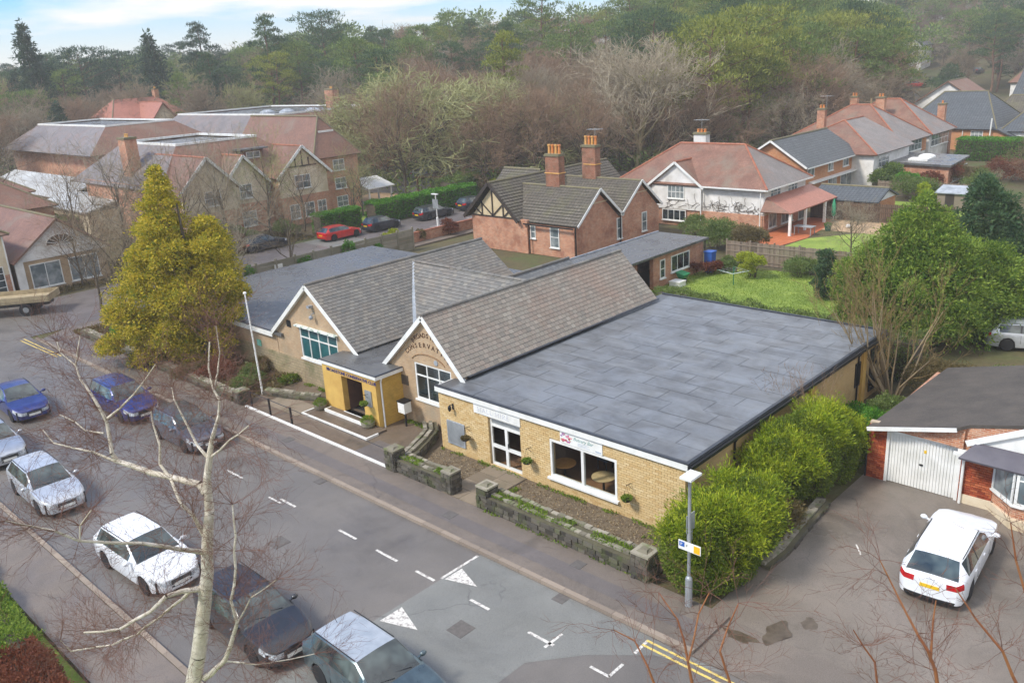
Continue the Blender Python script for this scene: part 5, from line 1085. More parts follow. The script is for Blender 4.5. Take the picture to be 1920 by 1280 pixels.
wr_(wh, 67.4, .3, 1.4, 1.3, -34.15, cols=2, rows=1, glass=GLASSL); wr_(wh, 69.7, .3, 2.2, 1.35, -34.15, cols=3, rows=1, glass=GLASSL); wr_(wh, 73, .1, 1.2, 1.5, -34.15, cols=1, rows=1, glass=GLASSL)
VINE = plain('bare_vine', '#5a4f44', None, 3, .9); r_ = random.Random(8); mb = MB()
for i in range(70):
    x = r_.uniform(-44.8, -34.6) if i % 3 else r_.uniform(-39.5, -36); z = 1.45+abs(r_.gauss(0, .35)); q = [V3(x, 66.66, z)]
    if x < -40.2: q[0][1] = 66.42
    a = r_.uniform(0, 3.14)
    for k in range(4): a += r_.gauss(0, .5); q.append(q[-1]+V3(math.cos(a)*.25, 0, math.sin(a)*.22))
    for a_, b_ in zip(q[:-1], q[1:]): mb.tube(a_, b_, .018, .014, 3, False)
tagp(part(wh, 'creeper', mb, VINE), kind='stuff')
# garage roof behind the dark fence
ga = thing('long_garage', 'low garage with a ribbed grey roof behind the dark fence', 'garage', (-31.5, 77.5, 0))
part(ga, 'wall', MB().box(-33.9, -28.2, 75.4, 79.8, 0, 1.75), ORANGE); roof(ga, -33.9, -28.2, 75.4, 79.8, 1.8, 2.65, 'x', (0, 0), TILE_D, RIDGE_G, .25)
part(ga, 'gable_wall', gable_end(MB(), 'x', -28.3, 75.4, 79.8, 1.7, 2.55, .15, 1.75), WHITE)
# --- orange brick house, grey roof
ob = thing('brick_house', 'orange brick house with a plain grey gable roof behind the dark fence', 'house', (-40, 85, 0))
part(ob, 'wall', MB().box(-44.2, -37.2, 80.6, 92.5, 0, 3.75), ORANGE); part(ob, 'gable_wall', gable_end(MB(), 'y', 80.55, -44.2, -37.2, 3.6, 6.0, .2, 3.7), ORANGE)
roof(ob, -44.2, -37.2, 80.6, 92.5, 3.85, 6.15, 'y', (0, 0), TILE_D, RIDGE_G, .45)
for s in (-1, 1): part(ob, 'barge_board', MB().beam((-40.7, 80.1, 6.1), (-40.7+s*3.9, 80.1, 3.6), .06, .18), WHITE)
for y, w in ((81.1, 1.5), (85.8, 1.2), (89.4, 1.4)): wr_(ob, y, 2.6, w, 1.0, -37.2, cols=2, rows=1, glass=GLASSL)
part(ob, 'canopy', MB().box(-37.2, -36.6, 81.5, 92.6, 1.95, 2.1), WHITE)
for y, w in ((86.0, 2), (89, 3)): wr_(ob, y, .3, w, 1.6, -37.2, cols=2, rows=1, glass=GLASSL)
part(ob, 'gutter', MB().box(-36.8, -36.68, 80.2, 92.9, 3.5, 3.62), WHITE)
# --- two hipped bungalows
def bungalow(lab, y0, y1, wing, brickbit):
    b = thing('hipped_house', lab, 'house', (-41, (y0+y1)/2, 0)); part(b, 'wall', MB().box(-49.5, -36.1, y0, y1, 0, 3.85), WHITE_R)
    roof(b, -49.5, -36.1, y0, y1, 3.95, 7.6, 'x', (6.0, 5.2), TILE_R, RIDGE, .5, mx=TILE_SHEEN); return b
b1 = bungalow('hipped tile house with a white window band above its flat roofed extension', 101.8, 110.6, 1, 0)
part(b1, 'wing_wall', MB().box(-46.0, -34.9, 91.7, 101.7, 0, 3.75), WHITE_R); roof(b1, -46.0, -34.9, 91.7, 101.7, 3.8, 6.6, 'y', (5.3, 0), TILE_R, RIDGE, .45, mx=TILE_SHEEN)
wr_(b1, 102.2, 2.3, 6.9, 1.45, -36.08, cols=6, rows=2, glass=GLASSL); wr_(b1, 92.8, 2.1, 3.0, 1.2, -34.88, cols=3, rows=2, glass=GLASSL); part(b1, 'brick_pier', MB().box(-36.09, -36.02, 109.2, 110.6, 2, 3.8), ORANGE)
part(b1, 'flat_roof', MB().prism([(-34.8, 96, 2.2), (-28.2, 94.6, 2.2), (-29, 103.4, 2.2), (-36.0, 104.5, 2.2)], (0, 0, .22)), FELTD); part(b1, 'extension_wall', MB().prism([(-34.8, 96.3, 0), (-28.5, 95, 0), (-29.3, 103, 0), (-36, 104, 0)], (0, 0, 2.19)), RED)
part(b1, 'skylight', MB().lathe((-32.6, 100.8, 2.42), [(.9, 0), (.85, .15), (.5, .3)], 14), WHITE); part(b1, 'skylight', MB().box(-33.4, -31.4, 97.3, 98.7, 2.42, 2.62), WHITE)
wr_(b1, 96.2, .4, 5.5, 1.4, -28.75, cols=5, rows=1, glass=GLASSL)
chimney(b1, -44, 99, 5.5, 7.6, .9, .6, 2, RED, POT)
b2 = bungalow('hipped tile house with two brick chimneys, furthest of the red tiled row', 111.8, 119.6, 0, 1)
wr_(b2, 112.4, 2.1, 6.2, 1.5, -36.08, cols=5, rows=2, glass=GLASSL); part(b2, 'brick_pier', MB().box(-36.09, -36.0, 118.8, 119.6, 0, 3.8), RED)
chimney(b2, -42.5, 112.6, 4.3, 7.9, 1.1, .7, 2, RED, POT); chimney(b2, -46, 113, 5, 8.0, .9, .7, 2, RED, POT); chimney(b2, -38, 121.5, 3.5, 6.4, .9, .7, 1, RED, POT)
# --- grey tiled houses on the right
gh = thing('grey_roof_house', 'orange brick house under a broad dark grey roof with two skylights', 'house', (-35, 130, 0))
part(gh, 'wall', MB().box(-41, -33.2, 127.6, 138, 0, 2.9), ORANGE); roof(gh, -45, -33.2, 127.6, 142, 2.95, 7.2, 'x', (3.0, 3.2), TILE_D, RIDGE_G, .4)
part(gh, 'lean_wall', MB().prism([(-33.2, 127.6, 0), (-33.2, 127.6, 2.8), (-28.5, 127.6, .6), (-28.5, 127.6, 0)], (0, 3, 0)), ORANGE); part(gh, 'lean_roof', MB().slab([(-28.3, 127.2, .75), (-28.3, 131, .75), (-33.3, 131, 3.1), (-33.3, 127.2, 3.1)], .15), TILE_D)
wf(gh, -36.0, 1.2, 1.5, 1.35, 127.6, cols=3, rows=3, glass=GLASSL); part(gh, 'downpipe', MB().tube((-37, 127.5, 0), (-37, 127.5, 2.8), .06), WHITE); part(gh, 'flue', MB().tube((-33.6, 127.3, 1.2), (-33.5, 127.2, 4.2), .09), WHITE)
for x in (-41.3, -39.0): part(gh, 'roof_window', MB().slab([(x, 130.6, 4.25), (x+1.0, 130.6, 4.25), (x+1.0, 133, 5.72), (x, 133, 5.72)], .05), GLASSL)
g2_ = thing('grey_roof_house', 'low house with plain dark grey roof at the right edge behind the clipped hedge', 'house', (-27, 136, 0)); part(g2_, 'wall', MB().box(-32, -18, 128.6, 140, 0, 2.6), WHITE_R); roof(g2_, -32.4, -18, 128.6, 141, 2.6, 6.0, 'x', (2.5, 0), TILE_D, RIDGE_G, .4)
part(g2_, 'dormer', MB().box(-29.5, -20, 129.4, 132, 2.9, 4.2), TILE_D); wf(g2_, -29.2, 1.0, 3.2, 1.2, 128.6, cols=4, rows=1, glass=GLASSL)
def farhouse(lab, name, x0, x1, y0, y1, z0, ze, zr, axis, ends, wm, rm, wins=(), rwins=(), ch=None, cat_='house'):
    h = thing(name, lab, cat_, ((x0+x1)/2, (y0+y1)/2, z0)); part(h, 'wall', MB().box(x0, x1, y0, y1, z0-1, ze), wm)
    roof(h, x0, x1, y0, y1, ze+.05, zr, axis, ends, rm, RIDGE_G, .4)
    if axis == 'x' and ends[1] == 0: part(h, 'gable_wall', gable_end(MB(), 'x', x1-.2, y0, y1, ze-.1, zr-.15, .19, ze), wm)
    if axis == 'y' and ends[0] == 0: part(h, 'gable_wall', gable_end(MB(), 'y', y0+.01, x0, x1, ze-.1, zr-.15, .19, ze), wm)
    for x, z, w, hh in wins: wf(h, x, z, w, hh, y0, cols=2, rows=1, glass=GLASSL)
    for y, z, w, hh in rwins: wr_(h, y, z, w, hh, x1, cols=2, rows=1, glass=GLASSL)
    if ch: chimney(h, *ch)
    return h
farhouse('white gabled house behind the skylight roof beside the far road', 'gabled_house', -50, -39, 144, 152, 0, 4.4, 8.2, 'y', (0, 0), WHITE_R, TILE_M, ((-46, 2.4, 2, 1.3),))
farhouse('cream house with a tall brick chimney at the right edge of the far row', 'cream_house', -38, -26, 155, 166, 0, 5.2, 9.2, 'x', (0, 0), CREAM, TILE_D, ((-36, 2.8, 1.6, 1.3), (-32, 2.8, 1.6, 1.3)), ((157, 2.5, 1.5, 1.3),), (-36.5, 156.5, 5, 10.5, 1.2, .9, 2, RED, POT))
farhouse('red brick bungalow with mossy roof between the skylight house and the cream house', 'brick_bungalow', -38.5, -27, 144, 151, 0, 2.8, 5.8, 'x', (2, 2), RED, TILE_G, ((-37, 1.0, 2.2, 1.3), (-33, 1.0, 1.6, 1.5), (-30, 1, 1.6, 1.4)))
farhouse('house with a pinkish roof furthest right on the rise', 'pink_roof_house', -44, -28, 176, 186, 1, 6.2, 10.2, 'x', (3, 3), WHITE_R, TILE_M, ((-40, 4, 2, 1.3), (-34, 4, 2, 1.3)))
farhouse('bungalow with muddy grey roof below the red car on the far road', 'grey_bungalow', -62, -51, 150, 158, 0, 3.2, 6.2, 'x', (2, 2), RED, TILE_G, ((-60, 1, 2, 1.2),))
# white villas among the pines on the hill
def atpx(px, d): 
    v = ray(px, 300); h_ = v[:2]/np.linalg.norm(v[:2]); k = d/(h_@DH); return h_*k
for (px, d, w, lab) in ((1690, 262, 9, 'white villa with grey gable among the pines on the hill above the far red car'), (1660, 250, 6, 'small white house half hidden by trees left of the hill villa')):
    p = atpx(px, d); z = float(gz(*p)); farhouse(lab, 'hill_villa', p[0]-w/2, p[0]+w/2, p[1]-4, p[1]+4, z, z+6.0, z+9.5, 'y', (0, 0), WHITE_R, TILE_D, ((p[0]-3, z+3.3, 1.5, 1.4), (p[0]+.5, z+3.3, 1.5, 1.4)), ((p[1]-2, z+3, 1.6, 1.4), (p[1]+1, z+.8, 1.6, 1.4)))
for (px, d, lab) in ((1065, 235, 'long low white house on the wooded ridge above the pines'), (1160, 240, 'second low white house on the wooded ridge, nearer the tall pine stem')):
    p = atpx(px, d); z = float(gz(*p)); farhouse(lab, 'ridge_house', p[0]-8, p[0]+7, p[1]-4, p[1]+4, z, z+7.2, z+9.0, 'x', (2, 2), WHITE_R, TILE_D, [(p[0]-7+i*3.4, z+4.6, 2, 1.3) for i in range(4)], ((p[1]-2, z+4.6, 2, 1.3),))
# red roofed villa at upper left
p = atpx(285, 168); z = float(gz(*p)); jv = farhouse('large red tiled villa far off above the apartment roofs', 'red_roof_villa', p[0]-7, p[0]+7, p[1]-9, p[1]+7, z, z+6.2, z+10.6, 'y', (4, 4), RED, TILE_P, (), ((p[1]-6, z+3.5, 1.6, 1.4), (p[1], z+3.5, 1.6, 1.4)), (p[0], p[1]+3, z+8, z+11.8, 1.2, .8, 2, RED, POTB))
roof(jv, p[0]+2, p[0]+10.5, p[1]-4, p[1]+2, z+6, z+9.8, 'x', (0, 0), TILE_P, RIDGE, .4); part(jv, 'gable_wall', gable_end(MB().box(p[0]+7, p[0]+10.3, p[1]-4, p[1]+2, z-1, z+5.9), 'x', p[0]+10.1, p[1]-4, p[1]+2, z+5.8, z+9.6, .2, z+6), CREAM)
p = atpx(222, 172); z = float(gz(*p)); farhouse('small house with a red tile roof left of the large red tiled villa', 'red_roof_house', p[0]-5, p[0]+5, p[1]-4, p[1]+4, z, z+4.5, z+8, 'x', (2, 2), RED, TILE_P)
# --- apartments
ap = thing('apartment_building', 'big brick apartment block with three street gables and muddy red roofs', 'building', (-88, 47, 0))
part(ap, 'lower_wall', MB().box(-97, -79.5, 36.2, 53.4, 0, 3.0), RED); part(ap, 'upper_wall', MB().box(-97, -79.4, 36.1, 53.5, 3.0, 5.6), RED)
def mansard(p, x0, x1, y0, y1, ze, zt, ins, mat, rim=True, flatm=FELTD):
    a = [V3(x0-.4, y0-.4, ze), V3(x1+.4, y0-.4, ze), V3(x1+.4, y1+.4, ze), V3(x0-.4, y1+.4, ze)]; b = [V3(x0+ins, y0+ins, zt), V3(x1-ins, y0+ins, zt), V3(x1-ins, y1-ins, zt), V3(x0+ins, y1-ins, zt)]
    for i in range(4): part(p, 'roof_slope', MB().slab([a[i], a[(i+1) % 4], b[(i+1) % 4], b[i]], .15), TILE_SHEEN if i == 0 else mat)  # first slope gets the tile with sky sheen painted into its colour
    part(p, 'flat_roof', MB().box(x0+ins, x1-ins, y0+ins, y1-ins, zt-.35, zt-.25), flatm)
    if rim:
        mb = MB().box(x0+ins-.15, x1-ins+.15, y0+ins-.15, y0+ins+.15, zt-.1, zt+.12).box(x0+ins-.15, x1-ins+.15, y1-ins-.15, y1-ins+.15, zt-.1, zt+.12).box(x0+ins-.15, x0+ins+.15, y0+ins+.15, y1-ins-.15, zt-.1, zt+.12).box(x1-ins-.15, x1-ins+.15, y0+ins+.15, y1-ins-.15, zt-.1, zt+.12); part(p, 'roof_rim', mb, WHITE)
mansard(ap, -100, -79.5, 36.2, 53.4, 5.3, 9.0, 4.2, TILE_M)
def sgable(xf, y0, y1, z0, ze, zr, mat, lower, boards=True, panel=False):
    part(ap, 'gable_wall', gable_end(MB(), 'x', xf-.25, y0, y1, z0, zr-.15, .25, ze), mat); part(ap, 'bay_wall', MB().box(-80, xf-.26, y0+.02, y1-.02, 0, ze).box(xf-.25, xf, y0, y1, 0, z0), lower)
    roof(ap, -86, xf-.02, y0, y1, ze, zr, 'x', (0, 0), TILE_M, RIDGE, .4)
    for s in (-1, 1): part(ap, 'barge_board', MB().beam((xf+.42, (y0+y1)/2, zr-.02), (xf+.42, (y0+y1)/2+s*((y1-y0)/2+.45), ze-.35), .06, .26), WHITE)
sgable(-76.6, 36.6, 42.2, 3.0, 5.3, 8.15, CREAM, RED); sgable(-78.6, 42.0, 46.6, 3.0, 5.1, 7.7, CREAM, RED); sgable(-77.6, 47.6, 53.4, 3.0, 5.3, 8.0, CREAM, RED)
part(ap, 'gable_panel', gable_end(MB(), 'x', -77.58, 48.9, 52.1, 6.0, 7.5, .03, 6.05), PLASTER)
for y in (49.7, 50.5, 51.3): part(ap, 'timber', MB().box(-77.56, -77.5, y-.07, y+.07, 6.0, 7.5-abs(y-50.5)*.9), TIMBER)
part(ap, 'timber', MB().box(-77.57, -77.49, 48.8, 52.2, 5.9, 6.04), TIMBER)
for y, z, w in ((38.8, 3.6, 1.7), (43.6, 3.5, 1.4), (49.4, 3.7, 1.9)): wr_(ap, y, z, w, 1.4, {38.8: -76.6, 43.6: -78.6, 49.4: -77.6}[y], cols=2, rows=2, glass=GLASSL)
for y, w, x in ((38.6, 2, -76.6), (43.5, 1.6, -78.6), (48.4, 1.2, -77.6), (50.2, 1.2, -77.6), (51.8, 1.1, -77.6)): wr_(ap, y, .7, w, 1.5, x, cols=2, rows=2, glass=GLASSL)
wr_(ap, 46.75, 3.6, .8, 1.3, -79.38, cols=1, rows=2, glass=GLASSL)
dm = part(ap, 'dormer', MB().box(-84, -81.2, 46.0, 48.4, 6.2, 7.9), TILE_M); part(dm, 'dormer_roof', MB().box(-85, -80.7, 45.6, 48.8, 7.9, 8.05), FELTD); wr_(ap, 46.4, 6.5, 1.6, 1.2, -81.2, cols=2, rows=2, glass=GLASSL)
chimney(ap, -88, 37.5, 5.5, 9.8, 1.6, 1.2, 2, RED, POTB)
b5 = thing('apartment_wing', 'taller brick end wing of the apartments with its gable above the play garden', 'building', (-88, 57, 0)); part(b5, 'wall', MB().box(-96, -80, 53.7, 59.4, 0, 6.4), RED); roof(b5, -96, -80, 53.7, 59.4, 6.5, 10.4, 'x', (0, 2.6), TILE_M, RIDGE_G, .4)
for z in (.6, 2.6, 4.6): wr_(b5, 56.0, z, 1.5, 1.2, -80, cols=2, rows=2, glass=GLASSL)
part(b5, 'dormer', MB().box(-83.5, -81.4, 55.6, 57.6, 7.4, 8.9), WHITE_R)
b6 = thing('apartment_wing', 'long rear wing of the apartments with white rimmed flat roof and skylight domes', 'building', (-122, 76, 0)); part(b6, 'wall', MB().box(-140, -106, 64, 88, 0, 6.2), RED); mansard(b6, -140, -104, 63, 88, 6.3, 9.6, 4.0, TILE_M)
for x, y in ((-118, 72), (-115, 73.5), (-112, 76)): part(b6, 'skylight_dome', MB().lathe((x, y, 9.3), [(1.2, 0), (1.1, .3), (.5, .6)], 12), LEAD)
chimney(b6, -118, 84, 8, 12, 2.2, 1.2, 2, RED, POTB)
b7 = thing('apartment_wing', 'rear left wing of the apartments with a hipped muddy red roof', 'building', (-140, 62, 0)); part(b7, 'wall', MB().box(-150, -118, 46, 62, 0, 6.2), RED); mansard(b7, -150, -117, 45, 62.8, 6.3, 9.6, 4.2, TILE_M)
pg = thing('play_shelter', 'white painted open shelter beside the play garden', 'shelter', (-80, 57, 0))
for a, b in ((-79.6, 60.2), (-79.6, 63.4), (-82, 60.2), (-82, 63.4)): part(pg, 'post', MB().box(a-.08, a+.08, b-.08, b+.08, 0, 2.1), WHITE)
part(pg, 'roof', MB().slab([(-79.2, 59.9, 2.1), (-79.2, 63.7, 2.1), (-82.4, 63.7, 3.0), (-82.4, 59.9, 3.0)], .1), WHITE)
# --- left edge buildings
k_ = thing('white_gable_shop', 'white gable fronted workshop with an arched window at the left edge', 'building', (-76, 24, 0))
part(k_, 'wall', MB().box(-92, -72, 20.6, 27.2, 0, 2.7), BUFF); part(k_, 'gable_wall', gable_end(MB(), 'x', -72.02, 20.4, 27.4, 2.6, 5.35, .12, 2.7), WHITE_R); roof(k_, -92, -71.9, 20.4, 27.4, 2.8, 5.6, 'x', (0, 0), TILE_M, RIDGE_G, .3)
fan = MB()
for i in range(9): a0 = math.pi*i/8; fan.tube((-71.88, 23.9, 3.5), (-71.88, 23.9+1.05*math.cos(a0), 3.5+.75*math.sin(a0)), .03, .03, 4)
for i in range(12): a0, a1 = math.pi*i/12, math.pi*(i+1)/12; fan.tube((-71.88, 23.9+1.1*math.cos(a0), 3.5+.8*math.sin(a0)), (-71.88, 23.9+1.1*math.cos(a1), 3.5+.8*math.sin(a1)), .06, .06, 5)
fan.box(-71.93, -71.84, 22.8, 25.0, 3.42, 3.52); aw = part(k_, 'arched_window', fan, WHITE); gp = MB(); gp.prism([(-71.9, 23.9+1.08*math.cos(math.pi*i/12), 3.5+.78*math.sin(math.pi*i/12)) for i in range(13)], (.015, 0, 0)); part(aw, 'pane', gp, GLASS)
for y in (21.3, 24.2): wr_(k_, y, .4, 2.3, 1.9, -72, cols=2, rows=1, glass=GLASSL)
part(k_, 'corner_pier', MB().box(-72, -71.8, 20.3, 20.9, 0, 2.8), WHITE_R)
l_ = thing('corner_building', 'cream and brick building cut off by the left edge', 'building', (-80, 15, 0)); part(l_, 'wall', MB().box(-95, -72.0, 9, 20.0, 1.9, 5.0), CREAM); part(l_, 'lower_wall', MB().box(-95, -71.95, 9, 20.0, 0, 1.9), RED); roof(l_, -95, -72, 9, 20, 5.1, 8.4, 'x', (3, 3), TILE_M, RIDGE_G, .4)
wr_(l_, 17.6, .5, 1.9, 2.1, -71.95, cols=3, rows=4, glass=GLASS); part(l_, 'downpipe', MB().tube((-71.9, 19.9, 0), (-71.9, 19.9, 5), .06), WHITE)
WRM = plain('white_sheet_roof', '#b7b8b4', '#a09f9a', .4, .5)
for x0, x1, y0, y1, zr, lab, nm in ((-131, -104, 36, 44, 4.6, 'long white roofed shed behind the left gabled workshop', 'white_roof_shed'), (-103, -90, 33, 40, 3.9, 'smaller white roofed shed beside the apartments', 'white_roof_shed')):
    h = thing(nm, lab, 'shed', ((x0+x1)/2, (y0+y1)/2, 0), group=None); part(h, 'wall', MB().box(x0, x1, y0, y1, 0, 3), CREAM); roof(h, x0, x1, y0, y1, 3.1, zr, 'x', (0, 0), WRM, WRM, .3, ridge=False)
for x0, x1, y0, y1, lab in ((-104, -93, 22, 31, 'muddy red hipped roof house behind the left workshop'), (-122, -108, 24, 34, 'red hipped roof house at the left edge behind the sheds')): farhouse(lab, 'left_edge_house', x0, x1, y0, y1, 0, 4, 7, 'y', (4, 4), RED, TILE_M)
# --- bungalow with garage, right foreground
bg_ = thing('garage_bungalow', 'brick bungalow with a white double garage door, bay window and brown roof', 'bungalow', (-5, 32, 0))
YG = 29.35; holes = [(.72, 3.05, 0.0, 2.0)]
wm = MB(); wall_cells(wm, (-10.6, YG+.04, 0), (1, 0, 0), (0, -1, 0), 4.2, 2.2, .2, holes); part(bg_, 'front_wall', wm, RMORT)
L = Laid(bg_, 'brick', RBRICK, 300); L.plane((-10.6, YG+.04, .0), (1, 0, 0), (0, 0, 1), [(0, 0.0), (4.2, 0.0), (4.2, 2.15), (0, 2.15)], .235, .085, .012, .035, .5, holes=holes+[(3.2, 4.7, -.1, .3)]); L.done()
part(bg_, 'side_wall', MB().box(-10.5, -10.3, YG+.24, 36.2, 0, 2.0), RED); part(bg_, 'plinth', MB().box(-7.38, -6.4, YG-.05, YG-.0, 0, .34).prism([(-6.45, YG-.06, 0), (-5.6, YG-.9, 0), (2, YG-.9, 0), (2, YG-.06, 0)], (0, 0, .34)), CREAM)
gd_ = part(bg_, 'garage_door', MB().box(-9.86, -7.57, YG+.1, YG+.14, .02, 1.96), WHITE)
for i in range(22): x = -9.86+i*2.29/22; part(gd_, 'door_rib', MB().box(x+.012, x+2.29/22-.012, YG+.075, YG+.099, .03, 1.95), WHITE)
part(gd_, 'door_handle', MB().box(-8.8, -8.68, YG+.04, YG+.075, .95, 1.0), BLACKM); part(gd_, 'door_badge', MB().box(-8.68, -8.6, YG+.055, YG+.075, 1.45, 1.56), PLY)
part(bg_, 'garage_frame', MB().box(-9.96, -9.861, YG, YG+.1, 0, 2.12).box(-7.57, -7.46, YG, YG+.1, 0, 2.12).box(-9.861, -7.57, YG-.02, YG+.1, 1.97, 2.14), WHITE)
rz0 = lambda x: 2.15+.245*(x+10.5)
part(bg_, 'roof_slope', MB().prism([(x, y, rz0(x)) for x, y in ((-10.55, 29.0), (-7.6, 29.0), (-7.3, 29.3), (-3, 29.3), (-3, 36.3), (-10.15, 36.3))], (0.02, 0, -.11)), BROOF)
part(bg_, 'roof_slope', MB().slab([(-3, 29.3, rz0(-3)), (4, 29.3, rz0(-3)-.6), (4, 36.3, rz0(-3)-.6), (-3, 36.3, rz0(-3))], .1), BROOF)
part(bg_, 'gable_wall', MB().prism([(-10.4, 29.2, 2.15), (-7.4, 29.2, 2.05), (-7.4, 29.2, rz0(-7.4)-.12), (-10.4, 29.2, rz0(-10.4)-.02)], (0, .14, 0)), RED)
part(bg_, 'gable_wall', MB().prism([(-7.39, 29.32, 1.9), (-5.0, 29.32, 1.9), (-5.0, 29.32, rz0(-5.0)-.12), (-7.39, 29.32, rz0(-7.39)-.12)], (0, .14, 0)), RED)
part(bg_, 'end_wall', MB().prism([(3.2, 29.4, 0), (3.2, 36.2, 0), (3.2, 36.2, rz0(-3)-.68), (3.2, 29.4, rz0(-3)-.68)], (.2, 0, 0)), RED); part(bg_, 'back_wall', MB().box(-3, 3.2, 36.0, 36.2, 0, rz0(-3)-.7), RED); part(bg_, 'front_wall', MB().box(3.0, 3.2, 28.6, 29.4, 0, 2.0), RED)
part(bg_, 'back_wall', MB().prism([(-10.0, 36.0, 0), (-3, 36.0, 0), (-3, 36.0, rz0(-3)-.15), (-10.0, 36.0, rz0(-10)-.15)], (0, .2, 0)), RED)
part(bg_, 'verge_board', MB().beam((-10.55, 28.97, rz0(-10.55)-.08), (-7.6, 28.97, rz0(-7.6)-.08), .04, .14), WHITE)
part(bg_, 'bay_roof', MB().slab([(-7.35, 28.55, 2.02), (3, 28.2, 2.02), (3, 29.14, 2.42), (-7.0, 29.14, 2.42)], .08), plain('bay_lead_roof', '#4d4a52', '#5f5c62', 1, .5))
part(bg_, 'gable_face', MB().prism([(-7.1, 29.2, 2.3), (3, 29.2, 2.3), (3, 29.2, 3.3), (-3, 29.2, 3.85), (-5.4, 29.2, 3.2), (-7.0, 29.2, 2.42)], (0, .08, 0)), WHITE); part(bg_, 'barge_board', MB().beam((-7.3, 29.12, 2.32), (-5.2, 29.12, 3.4), .06, .2), WHITE); part(bg_, 'barge_board', MB().beam((-5.2, 29.12, 3.4), (-3, 29.12, rz0(-3)), .06, .2), WHITE)
part(bg_, 'fascia', MB().box(-7.5, 3, 28.98, 29.04, 1.95, 2.12), WHITE)
part(bg_, 'downpipe', MB().tube((-7.35, YG-.1, 0), (-7.35, YG-.1, 2.0), .05), WHITE); part(bg_, 'downpipe', MB().tube((-10.6, YG-.08, .05), (-10.6, YG-.08, 2.0), .035), BLACKM); part(bg_, 'gutter', MB().box(-7.6, -6.9, 28.86, 28.96, 1.93, 2.03), WHITE)
part(bg_, 'bay_wall', MB().prism([(-6.4, YG+.03, .34), (-5.6, YG-.72, .34), (3, YG-.72, .34), (3, YG+.03, .34)], (0, 0, .42)), RED); part(bg_, 'bay_sill', MB().prism([(-6.5, YG+.02, .76), (-5.65, YG-.82, .76), (3, YG-.82, .76), (3, YG+.02, .76)], (0, 0, .07)), WHITE)
window(bg_, (-6.4, YG-.01, .83), unit((.8, -.74, 0)), unit((-.74, -.8, 0)), 1.07, 1.15, 1, 1, WHITE, GLASSL, False)
for x in (-5.58, -4.58, -3.58, -2.58): wf(bg_, x, .83, .98, 1.15, YG-.74, cols=1, rows=1, transom=.78, sill=False, glass=GLASSL, fw_=.09)
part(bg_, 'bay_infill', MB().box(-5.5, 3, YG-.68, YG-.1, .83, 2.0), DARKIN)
# ------------------------------------------------------------------ plants
def top_z(x, y, py):
    """height at which a vertical line over (x, y) crosses picture row py"""
    lo, hi = -5.0, 80.0
    for _ in range(50):
        m_ = (lo+hi)/2
        if project((x, y, m_))[1] > py: lo = m_
        else: hi = m_
    return lo
def plane_pt(base, px, py, off=0.0):
    """point of the upright plane through base that faces the street corner, moved off metres back"""
    n = DH; d = ray(px, py); t = (base[0]*n[0]+base[1]*n[1]+off)/(d[0]*n[0]+d[1]*n[1]); return d*t+np.array([0, 0, CH])
def pixblobs(base, lst, seed=0, depth=0.5):
    r = random.Random(seed); B = []
    for px, py, rad in lst:
        P = plane_pt(base, px, py, r.uniform(-depth, depth)*rad*0.0); z = np.linalg.norm(P-CAMP); rr = rad*z/CF
        for k in range(3):
            o = (k-1)*rr*depth; q = plane_pt(base, px, py, o); s = rr*(1-0.25*abs(k-1)); B.append((q[0]-base[0], q[1]-base[1], max(q[2], s*0.3), s, s, s*0.85))
    return B
def pixtree(name, base, lst, n, size, leaf, label, cat_, seed=1, asp=.35, out=.75, up=-.05, trunks=((0, 0),), th=None, tr=.16, bark=None, shell=(.55, 1.1), wob=.2, depth=.9, crown='crown', group=None):
    o = thing(name, label, cat_, (base[0], base[1], 0), 0, group); B = pixblobs(base, lst, seed, depth); rng = np.random.default_rng(seed)
    # small boughs scattered over the big forms give the uneven outline
    Bb = []
    for b in B:
        for k in range(8):
            d = rng.normal(size=3); d /= np.linalg.norm(d); d[2] = abs(d[2]) if b[2] < b[5]*1.2 else d[2]; s = b[3]*rng.uniform(.16, .46); Bb.append((b[0]+d[0]*b[3]*.85, b[1]+d[1]*b[4]*.85, max(.2, b[2]+d[2]*b[5]*.85), s*1.2, s*1.2, s*.75))
    c = cat(blob_leaves(rng, Bb, int(n*.8), size, asp, out, up, shell, -.6, wob), blob_leaves(rng, B, int(n*.2), size*1.2, asp*1.4, .6, 0, (.7, .95), -.6, .1))
    link(npmesh('crown', *c, leaf), crown, o); S = []; H_ = th or max(b[2] for b in B)*.85
    for dx, dy in trunks:
        S.append((np.array([dx, dy, -.1]), np.array([dx*.8, dy*.8, H_*.6]), tr, tr*.6)); S.append((np.array([dx*.8, dy*.8, H_*.6]), np.array([dx*.7, dy*.7, H_]), tr*.6, tr*.2))
    link(npmesh('trunk', *seg_geo([s[0] for s in S], [s[1] for s in S], [s[2] for s in S], [s[3] for s in S], 7), bark or BARK), 'trunk', o); return o
# golden conifer at the club's left corner
gb0 = (-45.2, 20.6)
pixtree('golden_conifer', gb0, [(290, 325, 14), (296, 350, 22), (298, 385, 30), (300, 430, 42), (385, 425, 24), (395, 460, 40), (320, 480, 55), (400, 520, 48), (280, 540, 50), (350, 560, 62), (420, 580, 36), (255, 610, 42), (330, 630, 50), (400, 645, 40), (225, 590, 28), (205, 650, 24), (280, 680, 28), (360, 690, 28), (448, 545, 22), (262, 480, 26)], 150000, .135, LF['gold'],
        'tall golden yellow conifer standing at the left end of the club', 'conifer', 11, .42, .75, -.1, ((-.4, .2), (1.4, .3)), tr=.22, depth=.8, shell=(.4, 1.35), wob=.35)
